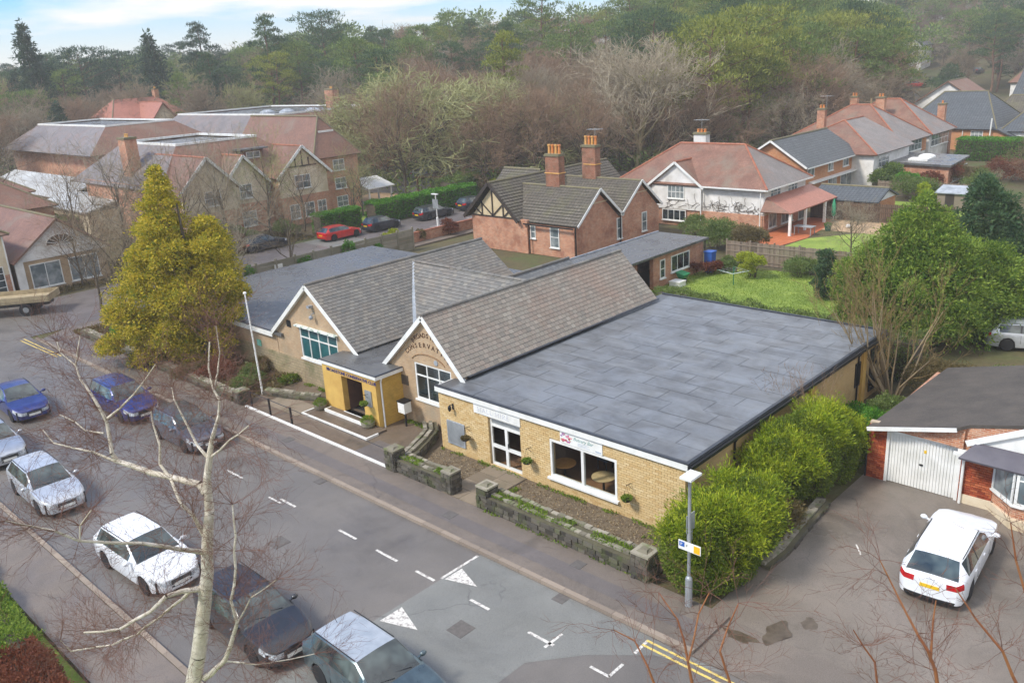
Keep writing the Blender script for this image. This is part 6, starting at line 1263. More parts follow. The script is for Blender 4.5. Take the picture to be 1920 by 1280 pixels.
# big green cypress on the right and the darker one behind
pixtree('cypress_tree', (-14.4, 46.5), [(1737, 372, 13), (1733, 395, 26), (1700, 415, 26), (1760, 425, 34), (1690, 450, 46), (1780, 470, 48), (1735, 470, 62), (1640, 480, 36), (1650, 530, 60), (1590, 505, 22), (1610, 560, 42), (1720, 550, 92), (1820, 510, 40), (1840, 560, 52), (1700, 610, 78), (1800, 620, 78), (1860, 620, 44), (1630, 610, 42), (1885, 590, 26), (1575, 545, 20), (1870, 545, 52), (1900, 575, 46), (1840, 640, 34), (1880, 630, 24), (1770, 650, 40), (1690, 650, 40), (1905, 620, 26), (1600, 590, 34), (1660, 560, 60), (1780, 540, 80), (1880, 505, 40), (1915, 545, 50), (1850, 480, 34), (1925, 600, 40), (1830, 655, 34), (1875, 612, 44), (1610, 520, 46)], 240000, .16, LF['cyp'],
        'broad feathery green cypress filling the garden corner behind the club', 'conifer', 12, .3, .8, .05, ((0, 0), (1.2, .4)), tr=.3, depth=.75, shell=(.4, 1.3), wob=.35)
pixtree('cypress_tree', (-9.5, 58.0), [(1848, 345, 18), (1850, 375, 36), (1855, 420, 52), (1870, 470, 62), (1880, 520, 66), (1905, 560, 60)], 40000, .22, LF['pine_d'], 'darker pointed cypress behind the broad green cypress at the right edge', 'conifer', 13, .3, .8, -.1, ((0, 0),), tr=.22, depth=.8)
pixtree('columnar_yew', (-21.8, 50.8), [(1550, 482, 16), (1550, 505, 21), (1550, 530, 22), (1550, 550, 21)], 14000, .12, LF['pine_d'], 'dark narrow columnar yew on the lawn beside the broad cypress', 'conifer', 14, .4, .6, .5, ((0, 0),), tr=.08, depth=.6)
# clipped conifer hedges beside the hall
def hedge_mass(name, base, blobs, n, size, label, seed):
    o = thing(name, label, 'hedge', (base[0], base[1], 0), 0, 'conifer hedges beside the hall'); B = [(b[0]-base[0], b[1]-base[1], b[2], b[3], b[4], b[5]) for b in blobs]; rng = np.random.default_rng(seed)
    Bt = [b for b in B for _ in range(1)]; tops = []
    for b in B:
        for k in range(14):
            d = rng.normal(size=3); d /= np.linalg.norm(d); d[2] = abs(d[2]); s = min(b[3], b[4])*rng.uniform(.12, .42); tops.append((b[0]+d[0]*b[3]*.86, b[1]+d[1]*b[4]*.86, b[2]+d[2]*b[5]*.86, s, s, s*.8))
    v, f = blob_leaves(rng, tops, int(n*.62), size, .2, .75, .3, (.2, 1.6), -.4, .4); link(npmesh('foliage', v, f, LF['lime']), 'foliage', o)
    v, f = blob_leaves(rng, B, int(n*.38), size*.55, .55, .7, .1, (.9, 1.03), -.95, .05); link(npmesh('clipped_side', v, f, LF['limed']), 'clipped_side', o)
    link(npmesh('stem', *stems_geo(seed, B, 0.0, .06, 12), BARK), 'stem', o); return o
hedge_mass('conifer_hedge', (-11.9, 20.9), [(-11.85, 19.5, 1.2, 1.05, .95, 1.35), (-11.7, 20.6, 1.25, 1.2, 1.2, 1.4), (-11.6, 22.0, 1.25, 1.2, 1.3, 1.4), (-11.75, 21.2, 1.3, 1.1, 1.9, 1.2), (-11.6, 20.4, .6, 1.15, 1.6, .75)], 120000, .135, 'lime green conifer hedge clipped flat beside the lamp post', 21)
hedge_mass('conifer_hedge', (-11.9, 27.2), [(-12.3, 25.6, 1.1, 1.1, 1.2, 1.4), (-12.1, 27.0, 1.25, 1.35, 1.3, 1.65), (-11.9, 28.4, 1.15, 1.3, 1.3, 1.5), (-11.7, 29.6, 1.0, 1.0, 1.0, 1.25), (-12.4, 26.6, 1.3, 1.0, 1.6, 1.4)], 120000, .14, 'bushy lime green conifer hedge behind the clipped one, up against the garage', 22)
shrub((-11.2, 24.0, 0), [(0, 0, .3, .5, 1.1, .4), (-.5, .4, .4, .6, .9, .5)], 3500, .10, LF['brush'], 'brown scrubby gap of dead growth between the two conifer hedges', 'dead_scrub', 'scrub', None, 23)
shrub((-12.2, 31.8, 0), [(0, 0, .5, .9, .8, .6), (.6, .9, .5, .8, .8, .6), (-.4, 1.6, .4, .8, .8, .5)], 9000, .10, LF['laurel'], 'low dark green shrub between the hall wall and the brown bungalow roof', 'low_shrub', 'shrub', None, 24)
for i, (x, y, s, h, n, lf, lb) in enumerate(((-11.6, 34.5, 1.0, 1.0, 7000, 'bush', 'shaggy green shrub between hall wall and brown roof'), (-11.0, 38.6, 1.5, 1.4, 9000, 'brush', 'brown scrub at the foot of the many stemmed tree'), (-8.2, 39.5, 1.6, 1.3, 8000, 'bush', 'green scrub behind the bungalow roof'), (-13.8, 40.2, 1.4, 1.6, 8000, 'bush', 'green bush under the broad cypress at the end of the garden hedge'))): shrub((x, y, 0), [(r_x*s*.5, r_y*s*.5, h*.5, s*.5, s*.5, h*.5) for r_x, r_y in ((-1, -.6), (.9, -.8), (0, .8), (1, .9), (-.9, .9), (0, 0))], n, .10, LF[lf], lb, 'garden_shrub', 'shrub', None, 90+i)
# garden hedge behind the club, laurel hedges on the side street, clipped hedges
box_hedge('garden_hedge', [(-27.5, 41.3), (-24.5, 40.6), (-12.5, 40.0)], 2.1, 1.5, 26000, .12, LF['bush'], 'long low brown and green hedge between the club roof and the lawn', None, 31, .5, wob=.2)
box_hedge('laurel_hedge', [(-70.9, 47.0), (-70.9, 51.8)], 2.0, 1.6, 9000, .17, LF['laurel'], 'short glossy laurel hedge beside the parked red car', None, 32)
box_hedge('laurel_hedge', [(-70.9, 53.6), (-70.6, 67.5)], 2.1, 2.0, 20000, .18, LF['laurel'], 'long glossy laurel hedge along the side street behind the dark parked cars', None, 33)
box_hedge('shaggy_hedge', [(-72.4, 66), (-76, 73)], 2.6, 2.5, 10000, .2, LF['bush'], 'shaggy green hedge in front of the car park', None, 34, wob=.3)
box_hedge('clipped_hedge', [(-34.6, 118.2), (-26, 118.8)], 2.6, 3.0, 16000, .16, LF['laurel'], 'tall dark clipped hedge in front of the skylight roof house', None, 35, wob=.06)
box_hedge('field_hedge', [(-118, 56), (-100, 58)], 2.2, 2, 6000, .3, LF['bush'], 'clipped hedge across the garden left of the apartments', None, 36)
box_hedge('field_hedge', [(-100, 30.5), (-92, 32)], 2.4, 2, 4000, .3, LF['bush'], 'dark hedge behind the left workshop', None, 37)
box_hedge('front_hedge', [(-31.5, 5.0), (-24.6, 4.8)], .7, .9, 14000, .08, LF['cyp'], 'low lime green hedge at the near pavement, bottom left', None, 38, wob=.16)
box_hedge('russet_hedge', [(-24.3, 4.5), (-20.5, 4.3)], .9, 1.2, 18000, .08, LF['red'], 'russet brown beech hedge at the bottom left beside the birch', None, 39, wob=.16)
# shrubs
r6 = random.Random(66)
def rb(n, sx, sy, sz, r0, r1, rr=r6): return [(rr.uniform(-sx, sx), rr.uniform(-sy, sy), rr.uniform(.35, 1)*sz, *([rr.uniform(r0, r1)]*2), rr.uniform(r0, r1)*.8) for _ in range(n)]
def sh(loc, k, s, h, n, size, leaf, label, seed, cat_='shrub', group=None, name='garden_shrub'): return shrub((*loc, 0), rb(k, s*.6, s*.6, h*.7, s*.3, s*.55, random.Random(seed)), n, size, LF[leaf] if isinstance(leaf, str) else leaf, label, name, cat_, group, seed)
sh((-28.0, 53.3), 6, 1.3, 1.8, 6000, .13, 'yel', 'round variegated yellow green shrub in front of the plank fence', 1)
sh((-31.2, 52.2), 5, 1.1, 1.2, 4500, .10, 'red', 'russet grass clump at the edge of the back lawn', 2)
sh((-30.0, 54.0), 5, 1.0, 1.0, 3000, .11, 'bush', 'low green bush between the russet clump and the plank fence', 3)
sh((-25.3, 55.2), 7, 1.6, 1.0, 5000, .12, 'bush', 'straggly growth along the plank fence right of the variegated shrub', 4)
sh((-35.2, 60.5), 8, 2.3, 2.0, 11000, .14, 'bush', 'large grey green bush below the rendered house', 5)
sh((-32.3, 60.0), 8, 2.2, 1.9, 10000, .14, 'olive2' if 'olive2' in LF else 'brush', 'large olive bush beside the patio of the rendered house', 6)
sh((-38.6, 64.0), 6, 1.6, 1.6, 5000, .14, 'bush', 'green bush under the wide ground floor window of the rendered house', 7)
sh((-33.5, 93.0), 7, 2.3, 3.0, 9000, .18, 'pine', 'round dark green bush in front of the first hipped house', 8)
sh((-30.2, 90.5), 6, 1.8, 2.6, 8000, .17, 'laurel', 'bright green rounded bush right of the dark green one', 9)
sh((-27.0, 84.0), 6, 1.6, 2.0, 6000, .16, 'lime', 'lime green bushy shrub behind the broad cypress', 10)
sh((-32.0, 77.0), 5, 1.2, 2.2, 4000, .14, 'bush', 'grey green shrub against the dark fence', 11)
for i, (x, y, lf, lb) in enumerate(((-30, 96, 'red', 'russet bare shrub below the flat roofed extension'), (-27.5, 98, 'brush', 'brown bare shrub right of the flat roofed extension'), (-25, 102, 'red', 'russet thicket below the clipped hedge'), (-22.5, 104, 'brush', 'brown thicket at the right edge below the clipped hedge'), (-29, 87, 'bush', 'low green shrubs along the far lawn'), (-24.5, 92, 'bush', 'mixed green shrubs between far lawn and thicket'))): sh((x, y), 7, 2.4, 2.4, 6000, .16, lf, lb, 20+i)
# planting at the club's left front
for i, (x, y, s, h, lf, n, lb) in enumerate(((-39.0, 20.4, 1.1, .9, 'bush', 5000, 'low grey green shrub beside the flagpole'), (-41.3, 20.0, 1.3, 1.1, 'red', 5000, 'russet shrub left of the flagpole'), (-43.0, 19.6, 1.2, .9, 'brush', 4500, 'brown undergrowth beneath the golden conifer'), (-48.5, 20.2, 1.5, 1.5, 'bush', 6500, 'green bush at the left foot of the golden conifer'), (-51.5, 20.4, 1.5, 1.7, 'laurel', 6500, 'dark laurel bush left of the golden conifer'), (-54.3, 21.0, 1.6, 1.6, 'brush', 5000, 'brown bare bush at the street corner'), (-40.3, 21.6, 1.0, .7, 'brush', 3000, 'dry plants against the buff wing wall'), (-53.0, 24, 1.9, 2.0, 'bush', 6000, 'green thicket beside the side street pavement'), (-37.4, 22.0, .7, .4, 'moss2' if 'moss2' in LF else 'limed', 1500, 'mossy clump against the left gable wall'))): sh((x, y), 6, s, h, n, .10, lf, lb, 40+i)
for i, (x, y, s, h, lf, n, lb) in enumerate(((-60.4, 47.6, .9, 1.6, 'yel', 3500, 'yellow green bush by the side street wall'), (-58.6, 53.0, 1.1, 1.7, 'red', 3500, 'russet bush by the side street wall near the lodge'), (-59.3, 50.2, .8, 1.2, 'brush', 1600, 'thin bare bush by the side street wall'), (-73.2, 40, 2, 2.2, 'bush', 6000, 'ivy covered mound before the middle street gable'), (-72.8, 34, 2.2, 2.0, 'brush', 6000, 'brown thicket before the left street gable'), (-73, 44.8, 1.6, 1.6, 'bush', 5000, 'green bush left of the red car'), (-71.2, 28.5, 1.6, 1.8, 'brush', 4000, 'brown bush beside the white workshop'), (-70.6, 38, 1.5, 1.5, 'red', 4000, 'russet shrub on the apartment verge'))): sh((x, y), 6, s, h, n, .14, lf, lb, 60+i)
sh((-72.0, 73.0), 4, .9, 2.6, 3000, .13, 'yel', 'small pointed yellow green shrub behind the lodge roof', 80); sh((-34.6, 47.4), 3, .5, .5, 900, .08, 'yel', 'small yellow flowering plant by the extension', 81)
# moss and grass tufts along walls and kerbs, as mass
rng = np.random.default_rng(5); pts = []
def tufts(x0, x1, y0, y1, n, h=0.02): pts.append(np.stack([rng.uniform(x0, x1, n), rng.uniform(y0, y1, n), np.full(n, h)], 1))
tufts(-20.0, -13.4, 18.86, 19.3, 2600, .66); tufts(-25.0, -22.0, 18.9, 19.3, 1300, .66); tufts(-25.2, -13.2, 21.3, 21.52, 1500, .05); tufts(-20.35, -20.1, 19.4, 21.4, 700, .05); tufts(-14.6, -12.9, 19.0, 21.3, 1500, .05); tufts(-37, -33, 22.2, 22.5, 700, .06); tufts(-28.6, -25.6, 22.2, 22.55, 600, .06); tufts(-20, -13.3, 18.6, 18.76, 600, .11)
P = np.concatenate(pts); a = rng.normal(size=P.shape)*.5; a[:, 2] = 1; a /= np.linalg.norm(a, axis=1)[:, None]; P = P[(np.sin(P[:, 0]*4.1)+np.sin(P[:, 0]*1.7+P[:, 1]*3)) > -.5]; a = a[:len(P)]
o = link(npmesh('moss_and_weeds', *kites(rng, P, a, .08, .5), LF['grass']), 'moss_and_weeds'); tagp(o, 'green moss and weeds along the foot of the wall and on the stone wall', 'weeds', None, 'stuff')
pts = []; 
tufts(-36, 0, -2, 4.4, 9000, .02); tufts(-32.5, -20, 46.6, 55.5, 14000, .02); P = np.concatenate(pts); a = rng.normal(size=P.shape)*.5; a[:, 2] = 1; a /= np.linalg.norm(a, axis=1)[:, None]
o = link(npmesh('lawn_grass', *kites(rng, P, a, .09, .3), LF['grass']), 'lawn_grass'); tagp(o, 'short grass blades on the lawns', 'grass', None, 'stuff')
pts = []; tufts(-58, -37.3, 18.8, 29, 26000, .06); tufts(-76, -70, 20, 46, 16000, .02); tufts(-58, -54, 28, 46, 5000, .02); P = np.concatenate(pts); a = rng.normal(size=P.shape)*.8; a[:, 2] = abs(a[:, 2])+.4; a /= np.linalg.norm(a, axis=1)[:, None]
o = link(npmesh('ground_cover', *kites(rng, P, a, .2, .5), LF['brush']), 'ground_cover'); tagp(o, 'brown and green ground cover under the trees by the street corner', 'ground cover', None, 'stuff')
rng2 = np.random.default_rng(9); n = 5200; P = np.stack([rng2.uniform(-25.2, -13.2, n), rng2.uniform(19.4, 21.4, n), np.full(n, .055)], 1); a = rng2.normal(size=P.shape); a[:, 2] = abs(a[:, 2])*.2+.05; a /= np.linalg.norm(a, axis=1)[:, None]
o = link(npmesh('fallen_leaves', *kites(rng2, P, a, .06, .7), varied('dry_leaf', ['#6e5a40', '#8a7350', '#a99a7c', '#54432f'], .8, 0)), 'fallen_leaves'); tagp(o, 'dry leaves scattered over the gravel strip under the yellow wall', 'leaves', None, 'stuff')
# bare multi-stemmed tree by the hall's back corner
def fan_tree(name, base, n, h, spread, lab, mat, barkm, seed, tw=3, cat_='tree', rmin=.010, thick=.06, lv=4, group=None):
    g = Grow(seed); r = g.r; o = thing(name, lab, cat_, (base[0], base[1], base[2] if len(base) > 2 else 0), 0, group)
    for i in range(n):
        a = r.uniform(0, 6.28); s = r.uniform(.1, 1)*spread; d = unit([math.cos(a)*s, math.sin(a)*s, 1]); p = np.array([math.cos(a)*.35*s, math.sin(a)*.35*s, -.05])
        g.br(p, d, h*r.uniform(.7, 1.05), thick*r.uniform(.6, 1.2), 0, dict(lv=lv, n=(6, 4, tw, 2, 2), ang=.55, sh=.42, up=.12, wig=.12, rmin=rmin, t0=.3, tap=.3))
    t, c = g.geo(1, 6, rmin*.6); link(npmesh('trunk', *t, barkm), 'trunk', o); link(npmesh('crown', *c, mat), 'crown', o); return o
fan_tree('bare_tree', (-12.6, 37.2), 19, 4.7, .95, 'bare many stemmed pale tree at the back corner of the hall', TW['buff'], plain('pale_stem', '#9c8a68', '#84735a', 3, .85), 5, 3, rmin=.007, thick=.06, lv=3)
fan_tree('sapling', (-12.9, 29.5), 5, 3.6, .3, 'thin twiggy sapling rising out of the rear conifer hedge', TW['russet'], TW['russet'], 6, 2, 'sapling', thick=.02, rmin=.005)
# bare trees: shared shapes, individual things
BT = [mk_tree('bare_tree', *bare_mesh(s, 14, .85, .24, lv=5, n=(11, 6, 5, 4, 2), up=u, rmin=.016, wig=w), BARK, TW['brown']) for s, u, w in ((1, .08, .2), (2, .02, .28), (3, .14, .16), (4, .05, .25))]
BF = [mk_tree('bare_tree', *bare_mesh(s+10, 14, .95, .22, lv=5, n=(12, 6, 5, 3, 2), up=.08, rmin=.032, wig=.2), BARK, TW['brown']) for s in (1, 2, 3)]
OL = [mk_tree('bare_tree', *bare_mesh(s, 14, 1.15, .3, lv=5, n=(13, 7, 5, 4, 2), up=.03, rmin=.032, wig=.24), BARK, TW['lichen']) for s in (31, 32)]
SP = [mk_tree('bare_tree', *bare_mesh(s, 14, .9, .2, lv=5, n=(9, 5, 4, 3, 1), up=.1, rmin=.014, wig=.2), BARK, TW['brown']) for s in (41, 42, 43)]
p_ = (-84.5, 75.0); put_tree(OL[0], (*p_, 0), 1.05, .4, 'wide spreading lichen covered bare tree behind the play garden', sz=.95).scale = (1.65, 1.65, 1.1)
o = put_tree(OL[1], (-77, 81, 0), 1.0, 2.0, 'second lichen covered bare tree right of the wide spreading one'); o.scale = (1.35, 1.35, 1.0)
o = put_tree(OL[1], (-93, 69, 0), 1, 1.0, 'third lichen covered bare tree left of the wide spreading one'); o.scale = (1.1, 1.1, .9)
PB = mk_tree('bare_tree', *bare_mesh(51, 14, .95, .3, lv=5, n=(14, 7, 5, 4, 2), up=.1, rmin=.019, wig=.16, clear=.1), BARK, TW['pale'])
beech = put_tree(PB, (-65.0, 92.0, 0), 1.0, .5, 'great pale bare beech behind the white rendered house', leaf=TW['pale'], bark=plain('beech_bark', '#94876f', '#7f7a4c', 2, .85)); beech.scale = (1.6, 1.6, 1.22)
o = put_tree(BT[0], (-70, 98, 0), 1.0, 2.5, 'pale bare tree just left of the great beech', leaf=TW['pale']); o.scale = (1.05, 1.05, 1.0)
o = put_tree(BT[3], (-58, 96, 0), 1.0, 1.5, 'russet bare tree just right of the great beech', leaf=TW['russet']); o.scale = (1.0, 1.0, .85)
ST = [(-72.5, 26.5, .62, 'grey', 0, 'grey bare tree in front of the white workshop gable'), (-71, 31.5, .78, 'brown', 1, 'brown bare street tree left of the apartment gables'), (-72.8, 38.3, .8, 'grey', 2, 'upright bare tree in front of the left street gable'), (-71.8, 42.5, .75, 'olive', 3, 'bare tree in front of the middle street gable'), (-60.8, 31, .55, 'brown', 0, 'small bare tree on the near side of the side street'),
      (-55.3, 21.5, .62, 'brown', 1, 'bare tree at the street corner left of the golden conifer'), (-56.8, 26, .6, 'russet', 2, 'russet bare tree behind the golden conifer'), (-74, 47.5, .6, 'russet', 3, 'russet bare tree before the timbered gable'), (-72.3, 52.8, .55, 'olive', 0, 'small bare tree beside the short laurel hedge'), (-75.5, 56, .5, 'brown', 1, 'small bare tree in the play garden'), (-53.2, 28, .5, 'grey', 3, 'small grey bare tree beside the left wing of the club'),
      (-92.5, 47, .5, 'brown', 1, 'brown bare tree rising behind the left apartment roof') , (-100, 28, .8, 'grey', 2, 'grey bare tree behind the left workshop roof'), (-86, 30, .7, 'brown', 0, 'brown bare tree between workshop and apartments')]
ST += [(-62.5, 22.5, .5, 'brown', 2, 'thin brown bare tree on the street corner before the white gable'), (-57.3, 30.5, .6, 'grey', 0, 'grey bare tree by the panel fence behind the golden conifer'), (-58.2, 24.0, .62, 'grey', 3, 'grey bare tree left of the golden conifer by the side street pavement'), (-57.8, 35.5, .55, 'brown', 1, 'brown bare tree by the panel fence nearer the lodge'), (-70.8, 24.5, .5, 'russet', 1, 'russet bare tree at the corner of the white workshop'), (-72.6, 35, .72, 'brown', 3, 'brown bare tree between the two left street gables'), (-83.5, 33.5, .8, 'grey', 1, 'grey bare tree beside the apartment end wall')]
for x, y, s, c, k, lb in ST: put_tree(SP[k % 3], (x, y, 0), s, x*1.7, lb, leaf=TW[c], group='bare street trees by the apartments')
for x, y, s, c, k, lb in ((-24.8, 62, .3, 'grey', 0, 'small grey bare garden tree by the garden lawn'), (-10, 70, .55, 'pale', 1, 'pale bare garden tree at the right edge beyond the cypresses'), (-15, 84, .6, 'grey', 2, 'grey bare garden tree behind the pointed cypress'), (-20.5, 98, .5, 'russet', 3, 'russet bare garden tree right of the thicket')): put_tree(BT[k], (x, y, 0), s, x, lb, leaf=TW[c])
# ------------------------------------------------------------------ the wood
PN = []
for s, kw in ((1, dict(H_=16, clumps=24, rad=4.4, flat=.5, crown_from=.42)), (2, dict(H_=15, clumps=30, rad=5.2, flat=.45, crown_from=.35)), (3, dict(H_=17, clumps=22, rad=3.6, flat=.55, crown_from=.5)), (4, dict(H_=16, clumps=30, rad=4.4, flat=.5, crown_from=.12, cone=.8))):
    PN.append(pine_proto(s, size=.42, per=190, **kw))
PD = []
for s, (h, rd) in ((1, (17, 3.4)), (2, (15, 4.2))):
    cg = conifer_geo(40+s, h, rd, 9000, .55, .32, -.15, .25, .08, .75, 26); PD.append(mk_tree('fir_tree', seg_geo([np.zeros(3)], [np.array([0, 0, h*.95])], [.26], [.04], 6), cg, BARK, LF['dark']))
EV = []
for s in (1, 2):
    rg = np.random.default_rng(50+s); Bv = [(*(rg.normal(size=2)*1.8), 3.2+rg.uniform(-1.6, 3.2), *([rg.uniform(1.2, 2.0)]*2), rg.uniform(1.0, 1.7)) for _ in range(16)]
    EV.append(mk_tree('evergreen_tree', seg_geo([np.zeros(3)], [np.array([0, 0, 5.5])], [.2], [.06], 6), blob_leaves(rg, Bv, 7000, .36, .5, .7, .1, (.6, 1.08), -.5, .2), BARK, LF['dark']))
rw = random.Random(77); placed = []; cnt = {}
blocked = [(-48.5, 90, 3, 34), (-34, 140, 18, 34), (-88, 47, 16, 16), (-122, 75, 22, 16), (-136, 54, 20, 12), (-84, 78, 9, 9), (-79, 280, 7, 60)]
def zone(px, d):
    if px < 230: return 'at the left edge of the wood'
    if px < 500: return 'behind the apartment roofs'
    if px < 760: return 'above the taller apartment wing'
    if px < 1000: return 'behind the lichen covered trees'
    if px < 1330: return 'behind the great pale beech'
    if px < 1640: return 'above the orange brick house'
    return 'on the slope at the upper right'
def scatter(px, d, kind=None, size=None):
    p = atpx(px, d)
    if (195 < px < 375 and d < 166) or (1635 < px < 1735 and 200 < d < 258) or (1035 < px < 1185 and 195 < d < 232) or (px > 1700 and d < 320 and rw.random() < .8): return
    for bx, by, wx, wy in blocked:
        if abs(p[0]-bx) < wx and abs(p[1]-by) < wy: return
    mind = 4.4 if d < 150 else 5.2
    for q in placed:
        if (q[0]-p[0])**2+(q[1]-p[1])**2 < mind*mind: return
    placed.append(p); z = float(gz(*p))-.2; v = rw.random()
    if kind is None and d < 150 and 560 < px < 1330: kind = 'bare'
    if kind is None:
        if px < 480: k = 'pine' if v < .26 else 'bare' if v < .70 else 'fir' if v < .80 else 'ever'
        elif px < 740: k = 'pine' if v < (.80 if d > 150 else .45) else 'bare' if v < .93 else 'ever'
        elif px < 1180: k = 'pine' if v < (.45 if d > 165 else .06) else 'bare' if v < .93 else 'ever'
        elif px < 1650: k = 'pine' if v < (.80 if d > 140 else .5) else 'bare' if v < .90 else 'ever'
        else: k = 'pine' if v < .34 else 'bare' if v < .86 else 'ever'
    else: k = kind
    far = 'far' if d > 210 else 'middle' if d > 150 else 'near'
    rowt = {'far': 'in the furthest rows', 'middle': 'in the middle rows', 'near': 'in the front rows'}[far]; zn = zone(px, d)
    if k == 'pine':
        pr = PN[rw.choice([0, 1, 1, 2, 3])]; lf = rw.choice([LF['pine'], LF['pine'], LF['pine_y'], LF['pine_d']] if px > 480 else [LF['pine'], LF['pine_d'], LF['dark']]); s = rw.uniform(.8, 1.12)*(1.22 if px > 1150 else 1.0); tone = {LF['pine']: 'green', LF['pine_y']: 'yellow green', LF['pine_d']: 'deep green', LF['dark']: 'blackish green'}[lf]
        put_tree(pr, (*p, z), s, rw.uniform(0, 6.28), f'{tone} pine {rowt} {zn}', 'pine', f'{tone} pines {rowt} {zn}', leaf=lf)
    elif k == 'bare':
        c = rw.choice(['brown', 'russet', 'grey', 'brown', 'olive'] if px < 700 else ['brown', 'russet', 'russet', 'grey']); pr = rw.choice(BF if d > 140 else BT); s = rw.uniform(.78, 1.1)
        put_tree(pr, (*p, z), s, rw.uniform(0, 6.28), f'bare {c} tree {rowt} {zn}', 'tree', f'bare {c} trees {rowt} {zn}', leaf=TW[c])
    elif k == 'fir': put_tree(rw.choice(PD), (*p, z), rw.uniform(.7, 1.0), rw.uniform(0, 6), f'dark fir {rowt} {zn}', 'fir', f'dark firs {rowt} {zn}')
    else: put_tree(rw.choice(EV), (*p, z), rw.uniform(.8, 1.2), rw.uniform(0, 6), f'dark bushy evergreen {rowt} {zn}', 'evergreen', f'dark evergreens {rowt} {zn}', leaf=rw.choice([LF['dark'], LF['pine_d'], LF['bush']]))
    cnt[k] = cnt.get(k, 0)+1
# single trees that stand out in the skyline
for px, d, py, pr, lf, lb in ((95, 175, 62, PD[0], 'dark', 'ragged dark fir on the skyline at far left'), (318, 185, 52, PD[1], 'dark', 'pointed dark fir on the skyline above the red tiled villa'), (412, 190, 42, PN[3], 'dark', 'broad topped dark cedar on the skyline'), (528, 175, 28, PN[3], 'pine_d', 'tiered dark cedar left of the pine wood'), (178, 190, 80, PN[1], 'dark', 'flat topped dark pine on the left skyline'), (248, 200, 88, PN[1], 'dark', 'second flat topped dark pine on the left skyline'),
                             (950, 130, 60, PN[3], 'pine_y', 'bright yellow green pine standing above the bare trees'), (1025, 195, -10, PN[2], 'pine', 'tall stemmed pine against the sky on the ridge'), (640, 200, 12, PN[1], 'pine_d', 'round topped pine against the sky at the ridge end'), (1395, 118, 60, PN[1], 'pine_y', 'big bright pine above the orange brick house')):
    p = atpx(px, d); z = float(gz(*p)); hz_ = top_z(p[0], p[1], py)-z; o = put_tree(pr, (*p, z), 1, px, lb, 'pine' if pr in PN else 'fir', leaf=LF[lf]); s = max(.7, hz_/16.0); o.scale = (min(s, 1.25), min(s, 1.25), s); placed.append(p)
def dfront(px): return 112 if 1120 < px < 1660 else 102 if 700 <= px <= 1120 else 120 if px > 480 else 128
for i in range(5200):
    px = rw.uniform(-60, 1990); v = rw.random(); f0 = dfront(px) if px < 1660 else 205; f1 = 262 if px < 480 else 235
    if px >= 1660: f1 = 330
    d = f0+(f1-f0)*v**1.1; scatter(px, d)
print('wood', cnt)
# distant canopy behind everything and scrub on the wood floor: masses nobody could count
rg = np.random.default_rng(3); n = 420; s_ = rg.uniform(-330, 330, n); d_ = rg.uniform(240, 420, n); X = SH[0]*s_+DH[0]*d_; Y = SH[1]*s_+DH[1]*d_; Z = gz(X, Y); r0 = rg.uniform(3.5, 6, n); B = np.stack([X, Y, Z+rg.uniform(7, 12.5, n), r0, r0, r0*.7], 1)
o = link(npmesh('distant_woodland', *blob_leaves(rg, B, 90000, 1.0, .5, .7, .25, (.5, 1.1), -.2, .2), LF['pine']), 'distant_woodland'); tagp(o, 'far pine canopy along the crest behind the nearer trees', 'woodland', None, 'stuff')
n = 900; px_ = rg.uniform(-50, 1700, n); B = []
for q in px_:
    d = rg.uniform(dfront(q)-3, 250); p = atpx(q, d)
    if any(abs(p[0]-bx) < wx and abs(p[1]-by) < wy for bx, by, wx, wy in blocked): continue
    s = rg.uniform(.9, 2.2); B.append((p[0], p[1], float(gz(*p))+s*.45, s*1.3, s*1.3, s))
o = link(npmesh('undergrowth', *blob_leaves(rg, B, 60000, .45, .55, .7, .2, (.5, 1.1), -.1, .2), LF['bush']), 'undergrowth'); tagp(o, 'brown and green undergrowth on the floor of the wood', 'undergrowth', None, 'stuff')
# ------------------------------------------------------------------ cars
P_WHITE = paint('car_white', '#e4e6e8', '#dadde0'); P_SILVER = paint('car_silver', '#b9bdc2', '#a9adb2', .55, .3); P_SILV2 = paint('car_light_silver', '#c8ccd0', '#b4b8bd', .4, .32); P_BLUE = paint('car_blue', '#39407e', '#2d3366', .35, .3)
P_DBLUE = paint('car_royal_blue', '#2c3c86', '#222c60', .35, .3); P_BLACK = paint('car_black', '#2b2c2f', '#232426', .0, .35); P_GREY = paint('car_grey', '#6c6a70', '#57555a', .5, .3); P_DGREY = paint('car_dark_grey', '#3c4148', '#2b2f36', .4, .3); P_RED = paint('car_red', '#c8241c', '#a81c18', .1, .3); P_TEAL = paint('car_teal_grey', '#5c6c70', '#4a585c', .5, .3)
SILROOF = paint('pale_roof', '#9da4aa', '#aeb4b9', .2, .3)
GN = 'cars parked along the main road'; GS = 'cars parked along the side street'
car('white_hatchback', 'white five door hatchback seen from behind on the driveway by the garage', P_WHITE, (-6.36, 25.1, .015), R_(94), 4.75, 1.83, 1.42, 'hatch')
car('silver_hatchback', 'silver hatchback parked between the left edge silver car and the pale roofed white hatchback', P_SILV2, (-34.75, 9.05, 0), R_(-1), 4.4, 1.7, 1.4, 'hatch', GN)
car('silver_car', 'silver car cut off by the left edge, nose to the right', P_SILVER, (-41.2, 9.1, 0), R_(-1), 4.4, 1.72, 1.4, 'hatch', GN)
car('white_hatchback', 'white hatchback behind the birch trunk with a long dark rear roof panel', P_WHITE, (-26.35, 9.25, 0), R_(3), 4.3, 1.75, 1.42, 'hatch', GN)
car('black_car', 'black hatchback nose to tail with the car at the bottom edge', P_BLACK, (-20.55, 9.75, 0), R_(-1), 4.35, 1.75, 1.42, 'hatch', GN)
